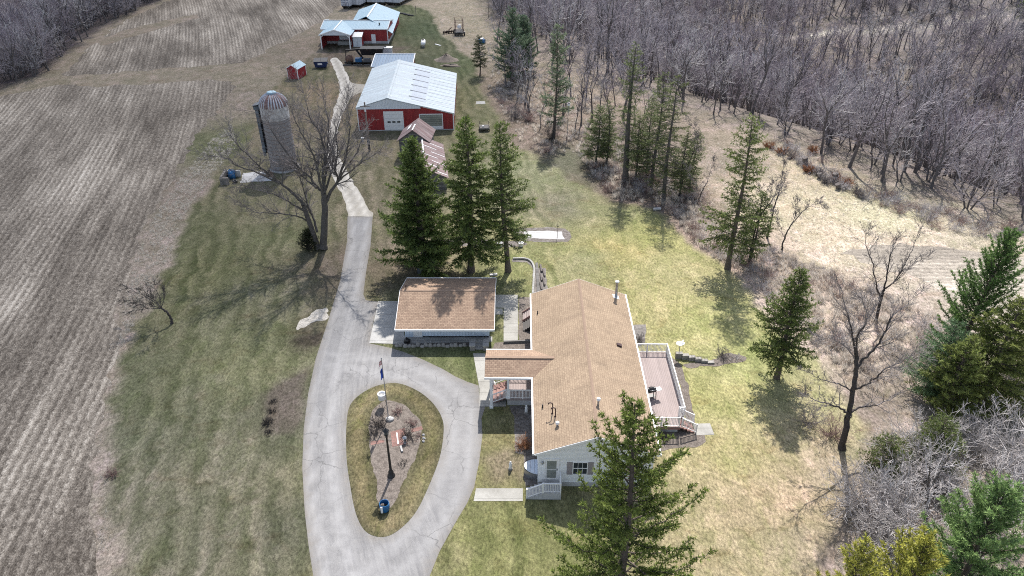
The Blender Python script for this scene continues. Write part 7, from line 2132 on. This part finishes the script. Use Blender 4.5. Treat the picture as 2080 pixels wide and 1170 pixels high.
# candidate positions on a jittered grid in both woods
def wood_points(poly, step, xr, yr, seed, extra=1.0):
    rg = np.random.default_rng(seed)
    X, Y = np.meshgrid(np.arange(*xr, step), np.arange(*yr, step))
    X = X + rg.uniform(-.48, .48, X.shape) * step; Y = Y + rg.uniform(-.48, .48, Y.shape) * step
    X, Y = X.ravel(), Y.ravel()
    s = sdist(poly, X, Y)
    return X, Y, s
def visible(X, Y, Z, H=14, mx=120):
    f = Y * math.cos(PITCH) - (Z - CAM_H) * math.sin(PITCH)
    u = Y * math.sin(PITCH) + (Z - CAM_H) * math.cos(PITCH)
    f = np.maximum(f, .1)
    px = 1040 + FPX * X / f; py = 585 - FPX * u / f
    u2 = u + H * math.cos(PITCH); f2 = np.maximum(f - H * math.sin(PITCH), .1)
    py2 = 585 - FPX * u2 / f2
    return (px > -mx) & (px < 2080 + mx) & (py > -60) & (py2 < 1250) & (f > 1)
X, Y, s = wood_points(woodR, 3.9, (-30, 330), (60, 420), 1)
dens = np.where(s < 0, 0, np.where(s < 105, 1.0, np.clip(1.0 - (s - 100) / 60, .74, 1)))
dens = dens * (.55 + .75 * np.clip(lattice_noise(X, Y, 14, 41) + .55, 0, 1))
keep = (s > 0.5) & (rng.random(len(X)) < dens) & (dist(bench_line - np.array((0, 6.0)), X, Y, False) > 8.5)
X, Y, s = X[keep], Y[keep], s[keep]
Z = height(X, Y); v = visible(X, Y, Z)
RWd = np.stack([X[v], Y[v], Z[v]], 1)
X, Y, s = wood_points(woodL, 3.4, (-260, -80), (60, 420), 2)
keep = (s > .8) & (rng.random(len(X)) < .95)
X, Y = X[keep], Y[keep]
Z = height(X, Y); v = visible(X, Y, Z)
LWd = np.stack([X[v], Y[v], Z[v]], 1)
# trees standing forward of the wood
front = [(1035, 186), (1052, 200), (1028, 176), (1066, 212), (1075, 228), (1098, 259), (1168, 262), (1180, 255), (1203, 243), (1060, 190), (1110, 215), (1125, 235), (1145, 235), (1020, 120), (1035, 95), (1010, 80), (1240, 250), (1265, 240), (1160, 200), (1190, 205), (1220, 215), (1085, 175), (1250, 215), (1290, 250), (1310, 235), (1340, 260), (1230, 190), (1280, 205)]
front = np.array([(at(*p)[0], at(*p)[1], 0) for p in front])
allw = np.vstack([RWd, LWd, front])
side = np.array(['right'] * len(RWd) + ['left'] * len(LWd) + ['front'] * len(front))
dist_ = np.linalg.norm(allw - np.array((0, 0, CAM_H)), axis=1)
order = np.argsort(np.where(side == 'front', 0, dist_))
pick = order[:295]
rest = order[295:]
protoT = None
lab = {'right': 'bare grey tree standing in the wood beyond the pale meadow', 'left': 'bare dark tree standing in the wood beyond the left field', 'front': 'bare tree standing in the dry grass at the near corner of the wood'}
grp = {'right': 'bare trees of the right wood', 'left': 'bare trees of the left wood', 'front': 'bare trees at the wood corner'}
rg_ = np.random.default_rng(77)
TW = ['twig_wood', 'twig_dusk', 'twig_silver', 'twig_wood', 'twig_dusk', 'twig_wood', 'twig_dusk', 'twig_silver', 'twig_wood']
for k_, (m_, c_, H, n_) in enumerate(WV):
    m_.materials.append(M['bark_wood']); c_.materials.append(M[TW[k_]])
for n_, i in enumerate(pick):
    x, y, z = allw[i]
    k_ = int(rg_.integers(0, 9)) if side[i] != 'front' else [0, 2, 3, 6, 1][n_ % 5]
    t = thing('bare_tree', lab[side[i]], 'tree', (x, y, z - .1), rg_.uniform(0, 6.28), grp[side[i]])
    f = rg_.uniform(.62, 1.18) * (.8 if side[i] == 'front' else 1)
    t.scale = (f * rg_.uniform(.85, 1.1), f, f)
    for nm, me_ in (('trunk', WV[k_][0]), ('crown', WV[k_][1])):
        o = bpy.data.objects.new(nm, me_); COL.objects.link(o); o.parent = t
prot = []
for k_, (m_, c_, H, n_) in enumerate(WV):
    # one mesh per pattern, trunk and crown together
    import bmesh
    bm = bmesh.new(); bm.from_mesh(m_); bm.from_mesh(c_)
    me_ = bpy.data.meshes.new('woodland_tree'); bm.to_mesh(me_); bm.free()
    nf = len(m_.polygons)
    me_.materials.clear()
    o = stray('woodland_tree', me_, [M['bark_wood'], M[TW[k_]]])
    mi = np.zeros(len(me_.polygons), np.int32); mi[nf:] = 1
    me_.polygons.foreach_set('material_index', mi)
    me_.update()
    prot.append(o)
far = allw[rest].copy(); far[:, 2] -= .1
fs = side[rest]
scatter('woodland', far[fs != 'left'], prot, .72, 1.12, 5)
if (fs == 'left').any(): scatter('woodland', far[fs == 'left'], prot, .72, 1.12, 6)

# dry grass and brush
def tuft(seed, n, h, spread, col, w=.02, bend=.5):
    rg = np.random.default_rng(seed)
    az = rg.uniform(0, 6.28, n); r = rg.uniform(0, spread, n) ** 1
    b = np.stack([r * np.cos(az), r * np.sin(az), np.zeros(n)], 1)
    a2 = rg.uniform(0, 6.28, n); L = h * rg.uniform(.5, 1.1, n)
    out = np.stack([np.cos(a2), np.sin(a2), np.zeros(n)], 1) * (bend * rg.uniform(.2, 1, n))[:, None]
    mid = b + np.array((0, 0, 1.)) * (L * .55)[:, None] + out * (L * .3)[:, None]
    tip = b + np.array((0, 0, 1.)) * (L * .9)[:, None] + out * L[:, None]
    wv = np.stack([-np.sin(az), np.cos(az), np.zeros(n)], 1) * w
    V = np.stack([b - wv, b + wv, mid + wv * .8, mid - wv * .8, tip], 1).reshape(-1, 3)
    i = np.arange(n)[:, None] * 5
    F4 = i + np.array([[0, 1, 2, 3]]); F3 = i + np.array([[3, 2, 4]])
    c = np.array(col) * rg.uniform(.7, 1.3, (n, 1))
    return np_mesh('tuft', V, [F4, F3], False, np.repeat(c, 5, 0))
dry = [stray('tuft', tuft(i, 46, .75, .38, [(.47, .425, .375), (.50, .465, .42), (.43, .38, .335), (.46, .425, .385)][i], .014, .7), M['dry_blade']) for i in range(4)]
short = [stray('tuft', tuft(10 + i, 34, .30, .40, [(.47, .44, .39), (.43, .405, .35), (.49, .455, .41)][i], .014, .9), M['dry_blade']) for i in range(3)]
bush = []
for i in range(3):
    s_ = bare_tree_segs(400 + i, 1.5, .02, .1, 7, 2, 1.5, (0, 0), (6, 5, 3), .02)
    bush.append(stray('brush', segs_mesh('brush', [q[:4] for q in s_], .007), M['twig_pale' if i != 1 else 'twig_red']))
def fill(polys, n, seed, hole=None):
    rg = np.random.default_rng(seed); out = []
    for P, w in polys:
        lo, hi = P.min(0), P.max(0)
        need = int(n * w); k_ = 0
        while k_ < need:
            q = rg.uniform(lo, hi, (need * 2, 2))
            q = q[inside(P, q[:, 0], q[:, 1])]
            c = lattice_noise(q[:, 0], q[:, 1], 2.2, seed) + .5
            q = q[rg.random(len(q)) < c * 1.3][:need - k_]
            out.append(q); k_ += len(q)
    q = np.concatenate(out)
    return np.column_stack([q, height(q[:, 0], q[:, 1])])
rough1 = poly_px([(1365, 440), (1420, 500), (1530, 575), (1590, 640), (1680, 720), (1760, 800), (1900, 760), (2000, 700), (1900, 640), (1800, 600), (1700, 560), (1600, 520), (1480, 470), (1400, 400), (1330, 400)])
rough2 = poly_px([(1180, 320), (1240, 405), (1330, 415), (1420, 430), (1430, 380), (1350, 320), (1280, 290), (1190, 270)])
rough3 = poly_px([(1010, 200), (1030, 270), (1110, 320), (1180, 320), (1190, 270), (1250, 240), (1180, 180), (1080, 150), (1010, 130), (985, 170)])
meadow = poly_px([(1340, 390), (1500, 470), (1700, 560), (1900, 640), (2100, 660), (2100, 505), (1900, 460), (1740, 405), (1600, 320), (1500, 285), (1400, 300)])
edge_strip = poly_px([(1560, 305), (1740, 405), (1900, 465), (2100, 510), (2100, 470), (1900, 425), (1740, 370), (1600, 290)])
margin = poly_px([(235, 1170), (212, 1000), (200, 900), (232, 760), (255, 690), (310, 590), (345, 520), (365, 450), (412, 385), (440, 345), (480, 300), (470, 250), (425, 290), (370, 360), (315, 440), (275, 530), (255, 610), (238, 720), (220, 800), (204, 900), (200, 1000), (206, 1170)])
thick = poly_px([(1690, 1170), (1700, 1040), (1760, 930), (1850, 850), (2080, 790), (2080, 1200)])
far_dry = poly_px([(890, 25), (895, 55), (915, 78), (975, 135), (1010, 130), (1000, 60), (985, 5), (900, 5)])
scatter('dry_tall_grass', fill([(rough1, .55), (rough2, .2), (rough3, .25)], 2200, 21), dry, .5, 1.2, 21)
scatter('dry_short_grass', fill([(meadow, .22), (far_dry, .12), (margin, .30), (thick, .10), (edge_strip, .08)], 4300, 22), short, .4, .9, 22)
scatter('brush', fill([(rough1, .28), (rough2, .28), (rough3, .14), (edge_strip, .3)], 400, 23), bush, .5, 1.3, 23)
